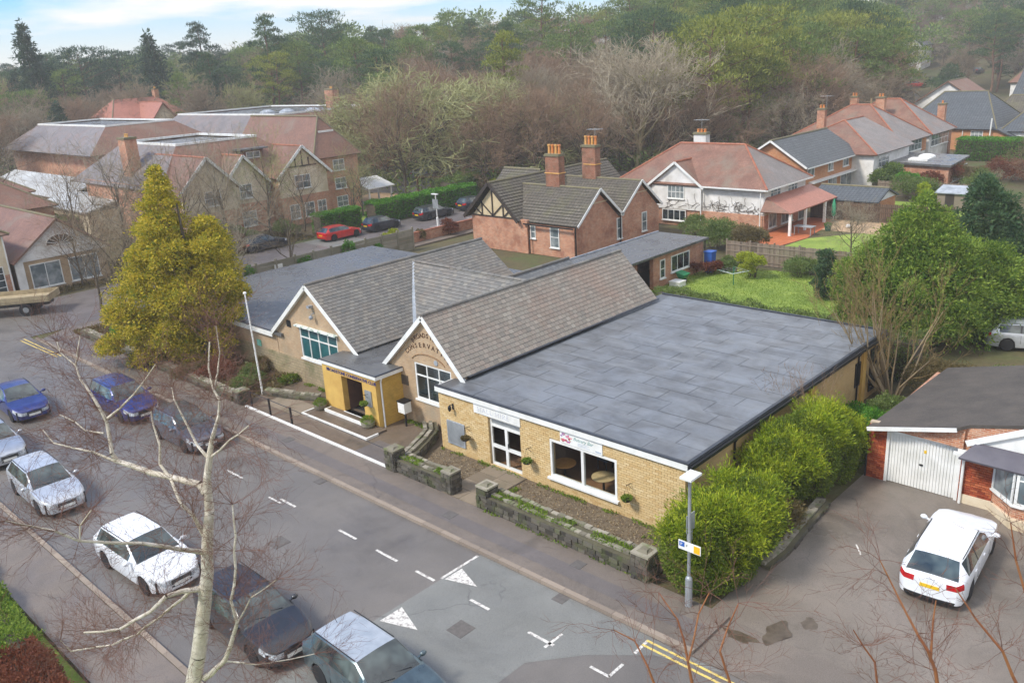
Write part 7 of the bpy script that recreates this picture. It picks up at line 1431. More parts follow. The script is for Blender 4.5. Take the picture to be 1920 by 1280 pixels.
car('pale_roof_car', 'dark car with a pale roof cut off by the bottom edge', P_TEAL, (-15.75, 10.45, 0), R_(-1), 4.5, 1.78, 1.42, 'hatch', GN, roofmat=SILROOF)
car('blue_saloon', 'dark blue saloon driving in the middle of the road at the left edge', P_BLUE, (-46.0, 11.75, 0), R_(-2), 4.55, 1.75, 1.36, 'saloon')
car('blue_estate', 'royal blue car with roof bars parked beneath the stone wall', P_DBLUE, (-41.25, 15.0, 0), R_(0), 4.6, 1.78, 1.5, 'estate', GN)
car('grey_hatchback', 'dull grey hatchback parked behind the birch tips, right of the blue car', P_GREY, (-35.3, 15.25, 0), R_(0), 4.1, 1.78, 1.42, 'hatch', GN)
car('red_coupe', 'bright red car parked on the side street', P_RED, (-67.6, 47.2, .01), R_(90), 4.3, 1.75, 1.3, 'hatch', GS, detail=1); car('dark_hatchback', 'dark grey small hatchback parked ahead of the red car', P_DGREY, (-67.3, 52.0, .01), R_(90), 3.9, 1.7, 1.4, 'hatch', GS, detail=1)
car('black_estate', 'black estate car parked behind the far lamp post', P_BLACK, (-67.3, 58.9, .01), R_(90), 4.6, 1.76, 1.38, 'estate', GS, detail=1); car('dark_car', 'dark car parked furthest up the side street beside the timbered gable', P_DGREY, (-67.3, 64.8, .01), R_(90), 4.2, 1.75, 1.4, 'hatch', GS, detail=1)
car('dark_car', 'dark grey car half hidden by bare shrubs before the apartments', P_DGREY, (-70.0, 40.5, .01), R_(90), 4.2, 1.75, 1.4, 'hatch', GS, detail=1)
for i, (x, y, c, lb) in enumerate(((-89.0, 83.5, P_WHITE, 'white car on the left of the car park beyond the laurel hedge'), (-86.0, 84.5, P_SILVER, 'silver car in the car park beside the white one'), (-82.0, 85.5, P_TEAL, 'grey car on the right of the car park above the lodge roof'), (-92.5, 80, P_SILV2, 'pale car at the far left of the car park'))): car('parked_car', lb, c, (x, y, .01), R_(60), 4.3, 1.75, 1.45, 'hatch', 'cars in the car park', detail=0)
car('far_red_car', 'red estate car on the far road at the upper right', P_RED, (-82.5, 241, float(gz(-82.5, 241))+.1), R_(40), 5.2, 1.9, 1.6, 'estate', None, detail=0)
for i, (x, y, c, lb) in enumerate(((-79, 258, P_WHITE, 'white car on the far road above the red estate'), (-76, 270, P_DGREY, 'dark car on the far road furthest up the slope'))): car('far_car', lb, c, (x, y, float(gz(x, y))+.1), R_(80), 4.5, 1.8, 1.5, 'hatch', None, detail=0)
car('hidden_silver_car', 'silver car glimpsed under the cypress beyond the brown bungalow roof', P_SILV2, (-9.4, 47.6, .01), R_(20), 4.4, 1.8, 1.4, 'hatch', None, detail=1)
# flatbed lorry at the left edge
tk = thing('flatbed_truck', 'flatbed lorry with tan load bed cut off by the left edge', 'lorry', (-67.2, 17.9, 0), R_(52)); TANM = plain('tan_bed', '#a89878', '#8d7f64', 3, .7)
part(tk, 'load_bed', MB().box(-7, 3.2, -1.15, 1.15, .95, 1.12), TANM, local=True); part(tk, 'chassis', MB().box(-7, 3.0, -.5, .5, .6, .94), TRIM, local=True)
for s in (-1, 1): part(tk, 'side_board', MB().box(-7, 3.2, s*1.15-.03, s*1.15+.03, 1.125, 1.42), TANM, local=True)
part(tk, 'tail_board', MB().box(3.21, 3.27, -1.15, 1.15, .95, 1.42), TANM, local=True)
for x in (-3.2, 1.6):
    for s in (-1, 1): w_ = part(tk, 'wheel', MB().tube((x, s*.75, .45), (x, s*1.08, .45), .45, .45, 16), TYRE, local=True); part(w_, 'rim', MB().tube((x, s*1.0, .45), (x, s*1.1, .45), .24, .2, 12), RIM, local=True)
# ------------------------------------------------------------------ stone walls in front of the club
def stone_wall(name, lab, pts, h, w, seed, nmax=90, cope=True):
    c = sum(V3(*p, 0) for p in pts)/len(pts); o = thing(name, lab, 'wall', c, 0, 'stone walls in front of the club'); core = MB(); L = Laid(o, 'stone', STONE, nmax); C = Laid(o, 'coping_stone', STONE_T, 60); rr = random.Random(seed)
    for a, b in zip(pts[:-1], pts[1:]):
        a, b = V3(*a, 0), V3(*b, 0); d = unit(b-a); n = V3(d[1], -d[0], 0); ln = float(np.linalg.norm(b-a)); core.obox(a-n*w/2, d, n, (0, 0, 1), ln, w, h-.05)
        for s in (1, -1):
            O = (a if s > 0 else b)+n*(w/2)*s; U = d*s; v = 0
            while v < h-.1:
                hh = rr.uniform(.11, .18); u = 0
                while u < ln:
                    ww = min(rr.uniform(.16, .42), ln-u)
                    if ww > .06: L.items.append((O+U*u+V3(0, 0, v), U, V3(0, 0, 1), n*s, ww-.02, min(hh, h-v)-.02, rr.uniform(.015, .06), rr.random() < .5, rr.uniform(-.02, .02)))
                    u += ww
                v += hh
        if cope:
            for e in (-w/2, w/2-.16):
                u = 0
                while u < ln: ww = min(rr.uniform(.12, .34), ln-u); C.items.append((a+d*u+n*(-e-.16)+V3(0, 0, h-.04), d, -np.cross(V3(0, 0, 1), -d)*-1 if 0 else np.cross(V3(0, 0, 1), d), V3(0, 0, 1), max(.05, ww-.02), .16, rr.uniform(.05, .1), True, rr.uniform(-.02, .02))); u += ww
    part(o, 'core', core, plain('wall_core', '#4d4838', '#5b5740', 3, .9, .4)); L.done(); C.done(); return o
def pier(lab, x, y, w, h, seed):
    o = thing('stone_pier', lab, 'pier', (x, y, 0), 0, 'stone piers in front of the club'); rr = random.Random(seed); L = Laid(o, 'stone', STONE, 80); part(o, 'core', MB().box(x-w/2+.02, x+w/2-.02, y-w/2+.02, y+w/2-.02, 0, h-.03), plain('pier_core', '#3f3b30', None, 3, .9))
    for U, N in (((1, 0, 0), (0, -1, 0)), ((0, 1, 0), (1, 0, 0)), ((-1, 0, 0), (0, 1, 0)), ((0, -1, 0), (-1, 0, 0))):
        U, N = V3(U), V3(N); O = V3(x, y, 0)-U*w/2+N*(w/2-.02); v = 0
        while v < h-.05:
            hh = min(rr.uniform(.1, .17), h-v); u = 0
            while u < w-.03: ww = min(rr.uniform(.12, .28), w-u); L.items.append((O+U*u+V3(0, 0, v), U, V3(0, 0, 1), N, ww-.015, hh-.015, rr.uniform(.03, .07), True, rr.uniform(-.02, .02))); u += ww
            v += hh
    L.done(); t = part(o, 'cap_stone', MB().box(x-w/2-.02, x+w/2+.03, y-w/2-.03, y+w/2+.02, h, h+.07), STONE_T); 
    r_ = random.Random(seed)
    part(o, 'rubble', MB().hexa([(x-.2, y-.2, h+.07), (x+.2, y-.2, h+.07), (x+.2, y+.18, h+.07), (x-.18, y+.2, h+.07), (x-.12, y-.13, h+.13), (x+.13, y-.1, h+.15), (x+.1, y+.12, h+.12), (x-.1, y+.1, h+.14)]), STONE_T); return o
stone_wall('stone_wall', 'mossy double stone wall right of the entrance path', [(-19.9, 19.08), (-13.5, 18.98)], .66, .58, 1, 110); stone_wall('stone_wall', 'short mossy stone wall left of the entrance path', [(-24.95, 19.05), (-22.3, 19.08)], .66, .5, 2, 70)
stone_wall('stone_wall', 'curved stone wall sweeping from the gable to the road', [(-25.15, 19.35), (-25.35, 20.1), (-25.75, 21.0), (-26.2, 21.8), (-26.9, 22.35)], .5, .42, 3, 80); stone_wall('stone_wall', 'low stone edging left of the porch', [(-37.2, 20.3), (-35.4, 20.9), (-34.2, 21.5)], .28, .3, 4, 40); stone_wall('stone_wall', 'low old stone wall along the pavement under the golden conifer', [(-56.5, 18.95), (-37.6, 18.9)], .45, .35, 5, 60)
pier('stone pier at the end of the white forecourt edging', -25.25, 18.95, .55, .95, 1); pier('stone pier on the left of the entrance path', -22.05, 19.05, .5, .9, 2); pier('stone pier on the right of the entrance path', -20.15, 19.05, .55, .9, 3); pier('stone pier at the right end of the double wall', -13.2, 18.9, .6, .95, 4); pier('low stone pier beside the railing at the forecourt corner', -37.1, 19.0, .6, .7, 5)
stone_wall('stone_wall', 'crumbling low stone edge of the driveway below the conifer hedge', [(-10.62, 21.6), (-10.55, 22.8), (-10.7, 24.4), (-10.85, 26.5)], .16, .3, 6, 60)
# railing
rl = thing('forecourt_railing', 'black railing of short posts and a thin rail along the white edging', 'railing', (-31, 18.85, 0))
for x in (-36.05, -34.4, -32.6): part(rl, 'post', MB().box(x-.035, x+.035, 18.87, 18.94, .06, .95), BLACKM)
part(rl, 'rail', MB().tube((-36.05, 18.9, .9), (-32.6, 18.9, .9), .018, .018, 5), BLACKM); part(rl, 'rail', MB().tube((-32.6, 18.9, .88), (-25.5, 18.95, .8), .014, .014, 5), BLACKM)
# fences
def plank_fence(name, lab, pts, h, mat, bw=.15, bay=1.85, z=0.0, n=0):
    c = V3(*pts[0], 0); o = thing(name, lab, 'fence', c); bd = MB(); rr = random.Random(len(lab))
    for a, b in zip(pts[:-1], pts[1:]):
        a, b = V3(*a, z), V3(*b, z); d = unit(b-a); nn = V3(d[1], -d[0], 0); ln = float(np.linalg.norm(b-a)); k = int(ln/bw)
        for i in range(k): hh = h-.1+rr.uniform(-.05, .02); bd.obox(a+d*(i*bw+.008)+nn*.02+V3(0, 0, .05), d, (0, 0, 1), nn, bw-.016, hh, .02)
        for i in range(int(ln/bay)+1): p = a+d*i*bay; part(o, 'post', MB().obox(p-nn*.04-d*.05, d, (0, 0, 1), nn, .1, h+.05, .10), mat)
        for zz in (.3, h*.52, h-.35): part(o, 'rail', MB().obox(a+nn*.042+V3(0, 0, zz), d, (0, 0, 1), nn, ln, .07, .04), mat)
    part(o, 'board', bd, mat, kind='stuff'); return o
plank_fence('plank_fence', 'weathered grey plank fence behind the back lawn', [(-31.7, 56.2), (-22.5, 56.6)], 1.75, FENCEM); plank_fence('plank_fence', 'dark brown plank fence in front of the long garage', [(-33.8, 74.9), (-27.8, 75.1), (-22, 76.5)], 1.65, FENCED); plank_fence('plank_fence', 'grey fence beyond the far lawn', [(-33, 88.4), (-22, 89)], 1.6, FENCEM)
pf = thing('panel_fence', 'concrete panel fence with ivy behind the left wing of the club', 'fence', (-57.2, 38, 0)); L = Laid(pf, 'panel', CONC, 160); L.plane((-57.2, 27, .02), (0, 1, 0), (0, 0, 1), [(0, 0), (20.4, 0), (20.4, 1.8), (0, 1.8)], 1.7, .3, .02, .05, 0.0, jit=.008); L.done()
for i in range(13): part(pf, 'post', MB().box(-57.24, -57.08, 27+i*1.7-.07, 27+i*1.7+.07, 0, 1.95), CONC)
part(pf, 'notice', MB().box(-57.14, -57.1, 33.6, 34.3, 1.2, 1.5), WHITE)
iv = blob_leaves(np.random.default_rng(4), [(0, 31.5-38, .9, .35, .5, .9), (0, 36.3-38, .8, .35, .8, .8), (.1, 40.5-38, 1.0, .4, .7, 1.0), (.1, 43.4-38, .6, .4, .6, .6)], 5000, .12, .6); link(npmesh('ivy', *iv, LF['laurel']), 'ivy', pf)
bw_ = thing('brick_wall', 'low red brick garden wall beside the side street', 'wall', (-58.9, 53, 0)); part(bw_, 'wall', MB().box(-59.05, -58.85, 46.5, 60.5, 0, .95), RED); part(bw_, 'coping', MB().box(-59.1, -58.8, 46.5, 60.5, .953, 1.02), RIDGE)
# ------------------------------------------------------------------ street furniture
lx, ly = G(1291, 1140)[:2]; lz = top_z(lx, ly, 893)
lp = thing('street_lamp', 'grey street lamp with flat white head in front of the clipped hedge', 'lamp post', (lx, ly, 0))
part(lp, 'column', MB().lathe((lx, ly, 0), [(.105, 0), (.105, 1.0), (.09, 1.05), (.05, 1.1), (.045, lz)], 12), GREYM); part(lp, 'lamp_head', MB().box(lx-.17, lx+.2, ly-.26, ly+.3, lz-.02, lz+.05), WHITE); part(lp, 'lamp_arm', MB().box(lx-.03, lx+.03, ly-.2, ly+.05, lz-.07, lz-.021), GREYM)
sg_ = part(lp, 'parking_sign', MB().box(lx-.3, lx+.42, ly-.085, ly-.065, 1.95, 2.23), WHITE); part(sg_, 'blue_square', MB().box(lx-.27, lx-.1, ly-.09, ly-.0851, 2.05, 2.2), plain('sign_blue', '#2458a8', None, 3, .5)); part(sg_, 'yellow_square', MB().box(lx+.2, lx+.4, ly-.09, ly-.0851, 1.97, 2.2), plain('sign_yellow', '#e8b21c', None, 3, .5))
text_on(lp, 'P', (lx-.235, ly-.0905, 2.075), (1, 0, 0), (0, -1, 0), .13, WHITE, .003, 'lettering'); text_on(lp, 'P', (lx-.05, ly-.0855, 2.08), (1, 0, 0), (0, -1, 0), .1, TRIM, .003, 'lettering')
part(lp, 'back_sign', MB().box(lx-.09, lx-.07, ly-.02, ly+.4, 2.45, 3.0).box(lx-.09, lx-.07, ly+.02, ly+.3, 2.1, 2.42), GREYM)
fx, fy = -62.6, 55.2; fz = top_z(fx, fy, 365); lq = thing('street_lamp', 'white street lamp with a square sign by the side street', 'lamp post', (fx, fy, 0)); part(lq, 'column', MB().lathe((fx, fy, 0), [(.1, 0), (.1, 1), (.05, 1.05), (.05, fz)], 8), WHITE); part(lq, 'lamp_head', MB().box(fx-.5, fx+.3, fy-.12, fy+.12, fz, fz+.09), WHITE); part(lq, 'sign_plate', MB().box(fx-.4, fx+.4, fy-.12, fy-.1, 1.9, 2.8), GREYM)
px_, py_ = G(493, 740)[:2]; pz_ = top_z(px_, py_, 552); fp_ = thing('flagpole', 'bare white flagpole in front of the left gable', 'flagpole', (px_, py_, 0)); part(fp_, 'pole', MB().tube((px_, py_, 0), (px_-.2, py_, pz_), .055, .035, 10), WHITE); part(fp_, 'finial', MB().ell((px_-.2, py_, pz_+.04), (.09, .09, .07), 10, 6), WHITE)
# box on a post by the right gable window
bx = thing('white_box', 'white box with a dark lid on a short post beneath the gable window', 'box', (-28.2, 22.0, 0)); part(bx, 'post', MB().tube((-28.2, 22.0, .05), (-28.2, 22.0, .75), .05), BLACKM); part(bx, 'body', MB().box(-28.42, -27.98, 21.8, 22.2, .75, 1.25), WHITE); part(bx, 'lid', MB().box(-28.45, -27.95, 21.77, 22.23, 1.253, 1.31), BLACKM)
def planter(x, y, lab, s=1.0):
    o = thing('planter', lab, 'planter', (x, y, .05), 0, 'planters beside the porch'); part(o, 'bowl', MB().lathe((x, y, .05 if y < 20.9 else .05), [(.16*s, 0), (.3*s, .18*s), (.33*s, .34*s), (.28*s, .35*s)], 14), STONE_T); v, f = blob_leaves(np.random.default_rng(int(abs(x*10))), [(0, 0, .42*s, .28*s, .28*s, .16*s)], 900, .07, .4); link(npmesh('foliage', v, f, LF['grass']), 'foliage', o, (0, 0, 0)); return o
planter(-32.95, 20.75, 'round stone planter at the left foot of the porch'); planter(-29.4, 20.8, 'round stone planter at the right foot of the porch door')
def basket(x, z, lab, brz, y=YF, full=True):
    o = thing('hanging_basket', lab, 'hanging basket', (x, y-.3, z), 0, 'hanging baskets on the front walls'); part(o, 'basket', MB().lathe((x, y-.28, z-.1), [(.06, 0), (.15, .05), (.2, .14)], 12), BLACKM); v, f = blob_leaves(np.random.default_rng(int(abs(x*7))), [(0, .02, .05, .18, .18, .07 if full else .03)], 500, .06, .5); link(npmesh('foliage', v, f, LF['grass'] if full else LF['brush']), 'foliage', o)
    part(o, 'bracket', MB().tube((x, y-.005, brz), (x, y-.3, brz+.05), .012, .012, 5).tube((x, y-.01, brz-.18), (x, y-.2, brz+.02), .01, .01, 5), BLACKM); part(o, 'chain', MB().tube((x, y-.28, brz+.04), (x-.15, y-.28, z+.03), .005, .005, 3).tube((x, y-.28, brz+.04), (x+.15, y-.28, z+.03), .005, .005, 3), BLACKM)
basket(-23.55, .98, 'empty hanging basket between the blank board and the glass doors', 1.42, full=False); basket(-20.2, .95, 'green hanging basket between the glass doors and the big window', 1.45); basket(-15.6, .9, 'green hanging basket right of the big window', 1.4); basket(-29.5, 1.2, 'hanging basket on the grey board beside the porch door', 1.6, PY0-.05)
# tables seen through the big window
for (a, b), lb in (((1056, 869), 'round orange wood table behind the left pane of the big window'), ((1127, 896), 'round pale wood table behind the right pane of the big window')):
    q = G(a, b, .72); q[1] = max(q[1], 22.4); t_ = thing('round_table', lb, 'table', (q[0], q[1], .06), 0, 'tables inside the hall window'); part(t_, 'tabletop', MB().lathe((q[0], q[1], .7), [(.44, 0), (.45, .03)], 24), WOODT if a < 1100 else plain('pale_table_top', '#c9b083', '#bda272', 5, .45)); part(t_, 'pedestal', MB().lathe((q[0], q[1], .06), [(.25, 0), (.05, .05), (.04, .64)], 10), BLACKM)
for (x, y, lb) in ((-18.6, 24.0, 'dark chair behind the orange table inside the hall'), (-17.5, 24.3, 'blue grey chair between the two tables inside the hall'), (-16.3, 24.2, 'dark chair behind the pale table inside the hall')):
    c_ = thing('chair', lb, 'chair', (x, y, .06), 0, 'chairs inside the hall window'); cm = plain('chair_blue', '#4a5a6a', '#39485a', 4, .6); part(c_, 'seat', MB().box(x-.24, x+.24, y-.24, y+.24, .46, .52), cm); part(c_, 'backrest', MB().box(x-.24, x+.24, y+.2, y+.26, .55, .98), cm)
    for dx in (-.2, .2):
        for dy in (-.2, .2): part(c_, 'leg', MB().box(x+dx-.02, x+dx+.02, y+dy-.02, y+dy+.02, .06, .46), BLACKM)
# garden things
wb = thing('wheelie_bin', 'blue wheelie bin at the corner of the brick extension', 'bin', (-31.2, 53.0, 0)); part(wb, 'body', MB().hexa([(-31.45, 52.7, .05), (-30.95, 52.7, .05), (-30.95, 53.2, .05), (-31.45, 53.2, .05), (-31.5, 52.65, 1.5), (-30.88, 52.65, 1.5), (-30.88, 53.28, 1.5), (-31.5, 53.28, 1.5)]), plain('bin_blue', '#1f4fa0', '#28589e', 3, .5)); part(wb, 'lid', MB().box(-31.53, -30.85, 52.6, 53.3, 1.505, 1.57), plain('bin_lid', '#2558a8', None, 3, .5))
bn_ = thing('green_barrow', 'green wheelbarrow leaning by the extension wall', 'wheelbarrow', (-31.2, 49.6, 0)); part(bn_, 'tray', MB().hexa([(-31.5, 49.3, .35), (-31.1, 49.3, .3), (-31.1, 49.7, .3), (-31.5, 49.7, .35), (-31.6, 49.1, .8), (-30.9, 49.1, .65), (-30.9, 49.9, .65), (-31.6, 49.9, .8)]), plain('barrow_green', '#1f7a4c', '#2a8a58', 3, .5)); part(bn_, 'wheel', MB().tube((-31.1, 49.46, .18), (-31.1, 49.54, .18), .18, .18, 12), TYRE); part(bn_, 'leg', MB().beam((-31.5, 49.3, .02), (-31.4, 49.35, .4), .03, .03), BLACKM)
ch_ = thing('garden_chest', 'white garden box beside the brick extension', 'box', (-31.1, 48.6, 0)); part(ch_, 'body', MB().box(-31.5, -30.7, 48.2, 49.0, 0, .32), WHITE); part(ch_, 'lid', MB().box(-31.53, -30.67, 48.17, 49.03, .323, .38), WHITE)
al = G(1375, 535)[:2]; ar_ = thing('clothes_airer', 'green rotary clothes airer on the back lawn', 'clothes airer', (al[0], al[1], 0)); ag = plain('airer_green', '#1f6a4a', None, 3, .5); part(ar_, 'pole', MB().tube((al[0], al[1], 0), (al[0], al[1], 1.3), .03), ag)
for k in range(4): a = k*math.pi/2+.4; part(ar_, 'arm', MB().tube((al[0], al[1], .85), (al[0]+1.1*math.cos(a), al[1]+1.1*math.sin(a), 1.05), .015, .015, 5), ag)
mb = MB()
for rr in (.5, .75, 1.0):
    for k in range(4): a, b = k*math.pi/2+.4, (k+1)*math.pi/2+.4; mb.tube((al[0]+rr*math.cos(a), al[1]+rr*math.sin(a), .85+.18*rr), (al[0]+rr*math.cos(b), al[1]+rr*math.sin(b), .85+.18*rr), .006, .006, 3)
part(ar_, 'line', mb, WHITE)
q = G(1562, 415); pa = thing('parasol', 'closed green parasol standing by the gravel garden', 'parasol', q); part(pa, 'pole', MB().tube(q, q+V3(0, 0, 2.0), .03), WHITE); part(pa, 'canopy', MB().lathe(q, [(.14, .5), (.2, .8), (.16, 1.5), (.05, 2.0)], 8), plain('parasol_green', '#2f9a70', '#288560', 3, .7)); part(pa, 'base', MB().lathe(q, [(.25, 0), (.2, .08)], 12), STONE_T)
q = G(1590, 428); solo('garden_ball', MB().ell(q+V3(0, 0, .18), (.2, .2, .18), 12, 8), WHITE_R, 'white round stone ball on the gravel garden', 'garden ornament', smooth=60)
q = G(1552, 432); gp_ = thing('flower_pot', 'dark green plant tub on the edge of the gravel garden', 'plant pot', q); part(gp_, 'pot', MB().lathe(q, [(.22, 0), (.3, .45)], 10), plain('tub_green', '#23503c', None, 3, .6)); link(npmesh('foliage', *blob_leaves(np.random.default_rng(2), [(0, 0, .5, .28, .28, .12)], 300, .1, .5), LF['laurel']), 'foliage', gp_)
q = G(1508, 440); tb = thing('patio_table', 'grey garden table on the red patio', 'table', q); part(tb, 'tabletop', MB().box(q[0]-.8, q[0]+.8, q[1]-.45, q[1]+.45, .7, .74), GREYM)
for dx in (-.7, .7):
    for dy in (-.38, .38): part(tb, 'leg', MB().box(q[0]+dx-.03, q[0]+dx+.03, q[1]+dy-.03, q[1]+dy+.03, .02, .7), GREYM)
q = G(1785, 392); sd_ = thing('garden_shed', 'small shed with a pale flat roof behind the broad cypress', 'shed', q); part(sd_, 'wall', MB().box(q[0]-1.1, q[0]+1.1, q[1]-.9, q[1]+.9, 0, 1.55), FENCEM); part(sd_, 'roof', MB().slab([(q[0]-1.3, q[1]-1.1, 1.6), (q[0]+1.3, q[1]-1.1, 1.6), (q[0]+1.3, q[1]+1.1, 2.0), (q[0]-1.3, q[1]+1.1, 2.0)], .08), LEAD); part(sd_, 'door', MB().box(q[0]-.4, q[0]+.35, q[1]-.93, q[1]-.903, .05, 1.45), TIMBER)
# play garden posts and pergola
PW = plain('play_wood', '#5a4432', '#6c5540', 3, .8)
for i, (x, y, h) in enumerate(((-77.0, 56.4, .9), (-76.4, 57.6, .9), (-75.6, 59.4, .8), (-75.1, 61.2, .8))): solo('timber_post', MB().tube((x, y, 0), (x, y, h), .09, .09, 7), PW, 'short timber post at the edge of the play garden', 'post', 'timber posts in the play garden')
pg2 = thing('pergola', 'brown timber pergola at the back of the play garden', 'pergola', (-78, 68, 0))
for x, y in ((-79, 67), (-76.5, 68.5), (-80, 70), (-77.5, 71.2)): part(pg2, 'post', MB().box(x-.09, x+.09, y-.09, y+.09, 0, 2.4), PW)
for a, b in (((-79.2, 66.8), (-76.3, 68.7)), ((-80.2, 69.8), (-77.3, 71.4)), ((-79, 66.8), (-80.1, 70.2)), ((-76.5, 68.2), (-77.5, 71.4))): part(pg2, 'beam', MB().beam((*a, 2.46), (*b, 2.46), .1, .1), PW)
# aerials, telegraph pole
for x, y, z, p_nm in ((-46.9, 60.2, 7.9, lo), (-43.2, 71.5, 7.7, wh), (-43.5, 99, 7.9, b1)):
    mb = MB().tube((x, y, z), (x, y, z+1.3), .025, .025, 4).tube((x-.7, y-.2, z+1.2), (x+.7, y+.2, z+1.2), .018, .018, 4)
    for k in range(5): mb.tube((x-.6+k*.28, y-.5, z+1.2), (x-.6+k*.28, y+.3, z+1.2), .012, .012, 3)
    part(p_nm, 'aerial', mb, GREYM)
p = atpx(1622, 122); tp = thing('telegraph_pole', 'leaning pale telegraph pole behind the hipped tile roofs', 'pole', (*p, 0)); z = top_z(p[0], p[1], 184); part(tp, 'pole', MB().tube((*p, 0), (p[0]+.3, p[1], z), .14, .1, 7), plain('pole_wood', '#a08c6c', '#8d7a5c', 3, .8)); part(tp, 'crossarm', MB().beam((p[0]-.6, p[1], z-.5), (p[0]+1.1, p[1], z-.5), .08, .08), plain('arm_wood', '#7c6c54', None, 3, .8))
# ------------------------------------------------------------------ foreground birch
def traced(name, lab, depth, lines, twigs, matb, matt, seed, wk=1.0, ground=None, tl=.55, tr=.005, cat_='tree', tn=(4, 3)):
    """lines: (px, py, width px, depth offset) polylines drawn on upright planes around the trunk"""
    r = random.Random(seed); d0 = ray(lines[0][0][0], lines[0][0][1]); base = (d0*depth)[:2]; F_ = DH; S = []; spots = []
    def pt(px, py, off): 
        d = ray(px, py); t = (base@F_+off)/(d[:2]@F_); return d*t+np.array([0, 0, CH]), t
    for ln in lines:
        pr_ = None
        for px, py, w, off in ln:
            P, t = pt(px, py, off); rad = w*wk/2/CF*t
            if pr_ is not None:
                A, ra = pr_; n = max(1, int(np.linalg.norm(P-A)/.25)); prev = A
                for k in range(1, n+1):
                    q = A+(P-A)*k/n+(np.array([r.gauss(0, .012) for _ in range(3)]) if k < n else 0); S.append((prev, q, ra+(rad-ra)*(k-1)/n, ra+(rad-ra)*k/n)); spots.append((q, unit(P-A), ra+(rad-ra)*k/n)); prev = q
            pr_ = (P, rad)
    P0 = S[0][0]; gb = np.array([P0[0]-.15, P0[1]-.1, 0.0]) if ground is None else np.array(ground, float)
    S.append((gb, P0, S[0][2]*1.3, S[0][2])); o = thing(name, lab, cat_, gb); off = gb
    v, f = seg_geo([s[0]-off for s in S], [s[1]-off for s in S], [s[2] for s in S], [s[3] for s in S], 10); me = npmesh('trunk', v, f, matb, True); link(me, 'trunk', o)
    g = Grow(seed+1); thin = [s for s in spots if s[2] < .04]
    for i in range(twigs):
        q, d, rad = r.choice(thin if i % 5 else spots); ax = unit(np.array([r.gauss(0, 1), r.gauss(0, 1), r.gauss(0, .7)])); nd = unit(d*.5+ax)
        g.br(q-off, nd, tl*r.uniform(.5, 1.3), tr*r.uniform(.7, 1.3), 0, dict(lv=2, n=tn, ang=.6, sh=.55, up=.02, wig=.2, rmin=.0022, t0=.25, tap=.4))
    s_ = g.S; link(npmesh('twigs', *seg_geo([x[0] for x in s_], [x[1] for x in s_], [x[2] for x in s_], [x[3] for x in s_], 3), matt), 'twigs', o); return o
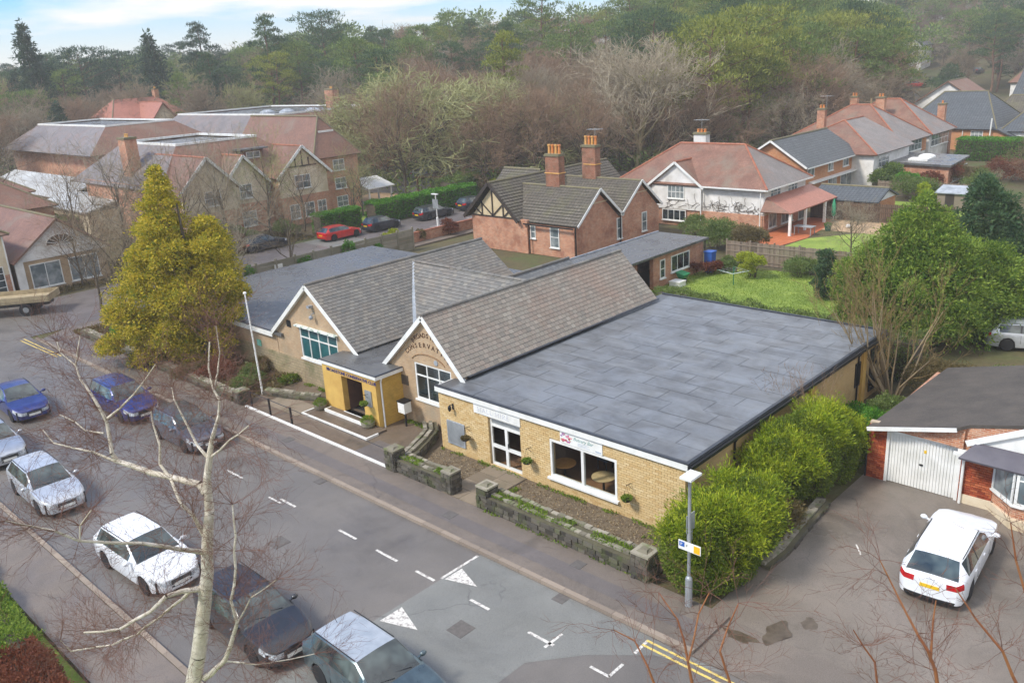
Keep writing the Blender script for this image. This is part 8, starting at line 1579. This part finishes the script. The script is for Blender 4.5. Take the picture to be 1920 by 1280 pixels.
BL = [[(362, 1300, 52, 0), (378, 1180, 47, 0), (386, 1100, 43, 0), (389, 1020, 38, 0), (393, 960, 32, 0), (388, 900, 26, 0), (393, 855, 22, 0), (397, 825, 15, 0), (410, 780, 10, 0), (412, 750, 8, 0), (400, 730, 7, .1), (391, 690, 6, .2), (393, 640, 4, .3)],
      [(400, 730, 7, .1), (408, 700, 6, .2), (412, 660, 4, .3), (405, 610, 3, .3)], [(392, 860, 12, 0), (370, 835, 9, .1), (350, 795, 7, .2), (327, 750, 5, .3), (322, 725, 3, .4)], [(393, 858, 9, 0), (430, 825, 6, -.2), (467, 797, 4, -.4)],
      [(386, 925, 26, 0), (375, 908, 24, .1), (332, 897, 21, .3), (287, 887, 20, .5), (245, 872, 18, .7), (220, 864, 16, .8), (210, 850, 14, .8), (207, 830, 13, .9), (200, 790, 12, 1.0), (190, 770, 11, 1.0), (170, 737, 9, 1.1), (150, 710, 7, 1.2), (142, 685, 6, 1.3), (145, 660, 4, 1.3), (150, 630, 3, 1.4)],
      [(142, 685, 5, 1.3), (112, 660, 4, 1.4), (107, 640, 3, 1.5)], [(200, 785, 9, 1.0), (225, 765, 7, 1.0), (250, 740, 6, .9), (270, 715, 5, .8), (292, 682, 3, .7)], [(217, 865, 10, .8), (175, 847, 8, .9), (140, 840, 6, 1.1), (100, 830, 4, 1.3), (80, 805, 3, 1.4)],
      [(195, 812, 6, .9), (160, 807, 5, 1.1), (140, 790, 4, 1.2), (112, 777, 3, 1.3)], [(315, 890, 11, .4), (300, 870, 9, .5), (300, 835, 8, .5), (287, 795, 6, .6), (283, 770, 4, .6)], [(386, 1010, 16, 0), (362, 965, 14, -.1), (340, 945, 12, -.1), (332, 927, 11, 0), (320, 897, 10, .3)],
      [(386, 1035, 18, 0), (341, 1030, 15, -.3), (267, 1018, 12, -.6), (208, 1017, 10, -.8), (148, 1013, 9, -1.0), (104, 995, 8, -1.2), (59, 986, 6, -1.3), (10, 976, 5, -1.5)], [(150, 1010, 6, -1), (150, 985, 5, -1), (172, 955, 4, -1.1)],
      [(383, 1102, 22, 0), (341, 1108, 17, -.2), (312, 1117, 15, -.4), (282, 1146, 12, -.5), (225, 1179, 10, -.6), (157, 1185, 6, -.7)], [(356, 1108, 12, -.1), (297, 1158, 8, .2), (258, 1188, 7, .3), (208, 1209, 6, .4), (133, 1220, 5, .5), (113, 1200, 4, .5)],
      [(384, 1270, 22, 0), (421, 1238, 16, -.3), (445, 1167, 13, -.4), (433, 1125, 10, -.4), (442, 1066, 9, -.4), (442, 1004, 7, -.4), (436, 945, 4, -.4)], [(420, 1238, 7, -.3), (480, 1245, 5, -.3), (545, 1235, 4, -.2), (590, 1225, 3, -.2)], [(445, 1167, 6, -.4), (470, 1120, 4, -.5), (520, 1085, 3, -.6)]]
traced('birch_tree', 'white barked bare birch in the left foreground over the parked cars', 15.0, BL, 880, BIRCH, TWR, 5, .56, tl=.62, tr=.0042, tn=(5, 3))
traced('bare_sapling', 'thin orange twigged treetop at the bottom edge near the yellow lines', 10.5, [[(1300, 1330, 7, 0), (1290, 1240, 5, 0), (1270, 1160, 3, .1), (1235, 1110, 2, .2)], [(1290, 1240, 4, 0), (1310, 1150, 3, 0), (1330, 1110, 2, 0)], [(1250, 1330, 6, .2), (1215, 1250, 4, .2), (1190, 1200, 3, .3), (1150, 1180, 2, .3)], [(1380, 1330, 6, -.2), (1350, 1220, 4, -.2), (1385, 1130, 2, -.2)]], 55, TWO, TWR, 8, tl=.5, tr=.004)
traced('bare_sapling', 'thin orange twigged treetop in front of the white hatchback', 10.0, [[(1770, 1330, 8, 0), (1740, 1220, 6, 0), (1700, 1150, 4, .1), (1665, 1080, 3, .2), (1650, 1050, 2, .2)], [(1745, 1240, 5, 0), (1750, 1160, 3, 0), (1755, 1125, 2, 0)], [(1920, 1310, 7, -.2), (1880, 1220, 5, -.2), (1830, 1160, 4, -.1), (1790, 1100, 2, 0)], [(1935, 1150, 5, -.2), (1905, 1050, 4, -.2), (1895, 980, 2, -.2)], [(1660, 1330, 5, .3), (1640, 1240, 4, .3), (1600, 1180, 2, .3)]], 70, TWO, TWR, 9, tl=.5, tr=.004)
# ------------------------------------------------------------------ haze
hz = MB().box(-620, 320, -40, 620, -1.2, 52.0); HZ = NT('haze_air'); vs_ = HZ.n('ShaderNodeVolumePrincipled'); vs_.inputs['Color'].default_value = (1.0, 0.98, 0.95, 1); vs_.inputs['Density'].default_value = 0.0006; vs_.inputs['Anisotropy'].default_value = 0.0; HZ.l(vs_.outputs[0], HZ.out.inputs['Volume'])
o = solo('haze', hz, HZ.m, kind='stuff'); o['label'] = 'thin pale haze in the air over the whole place'
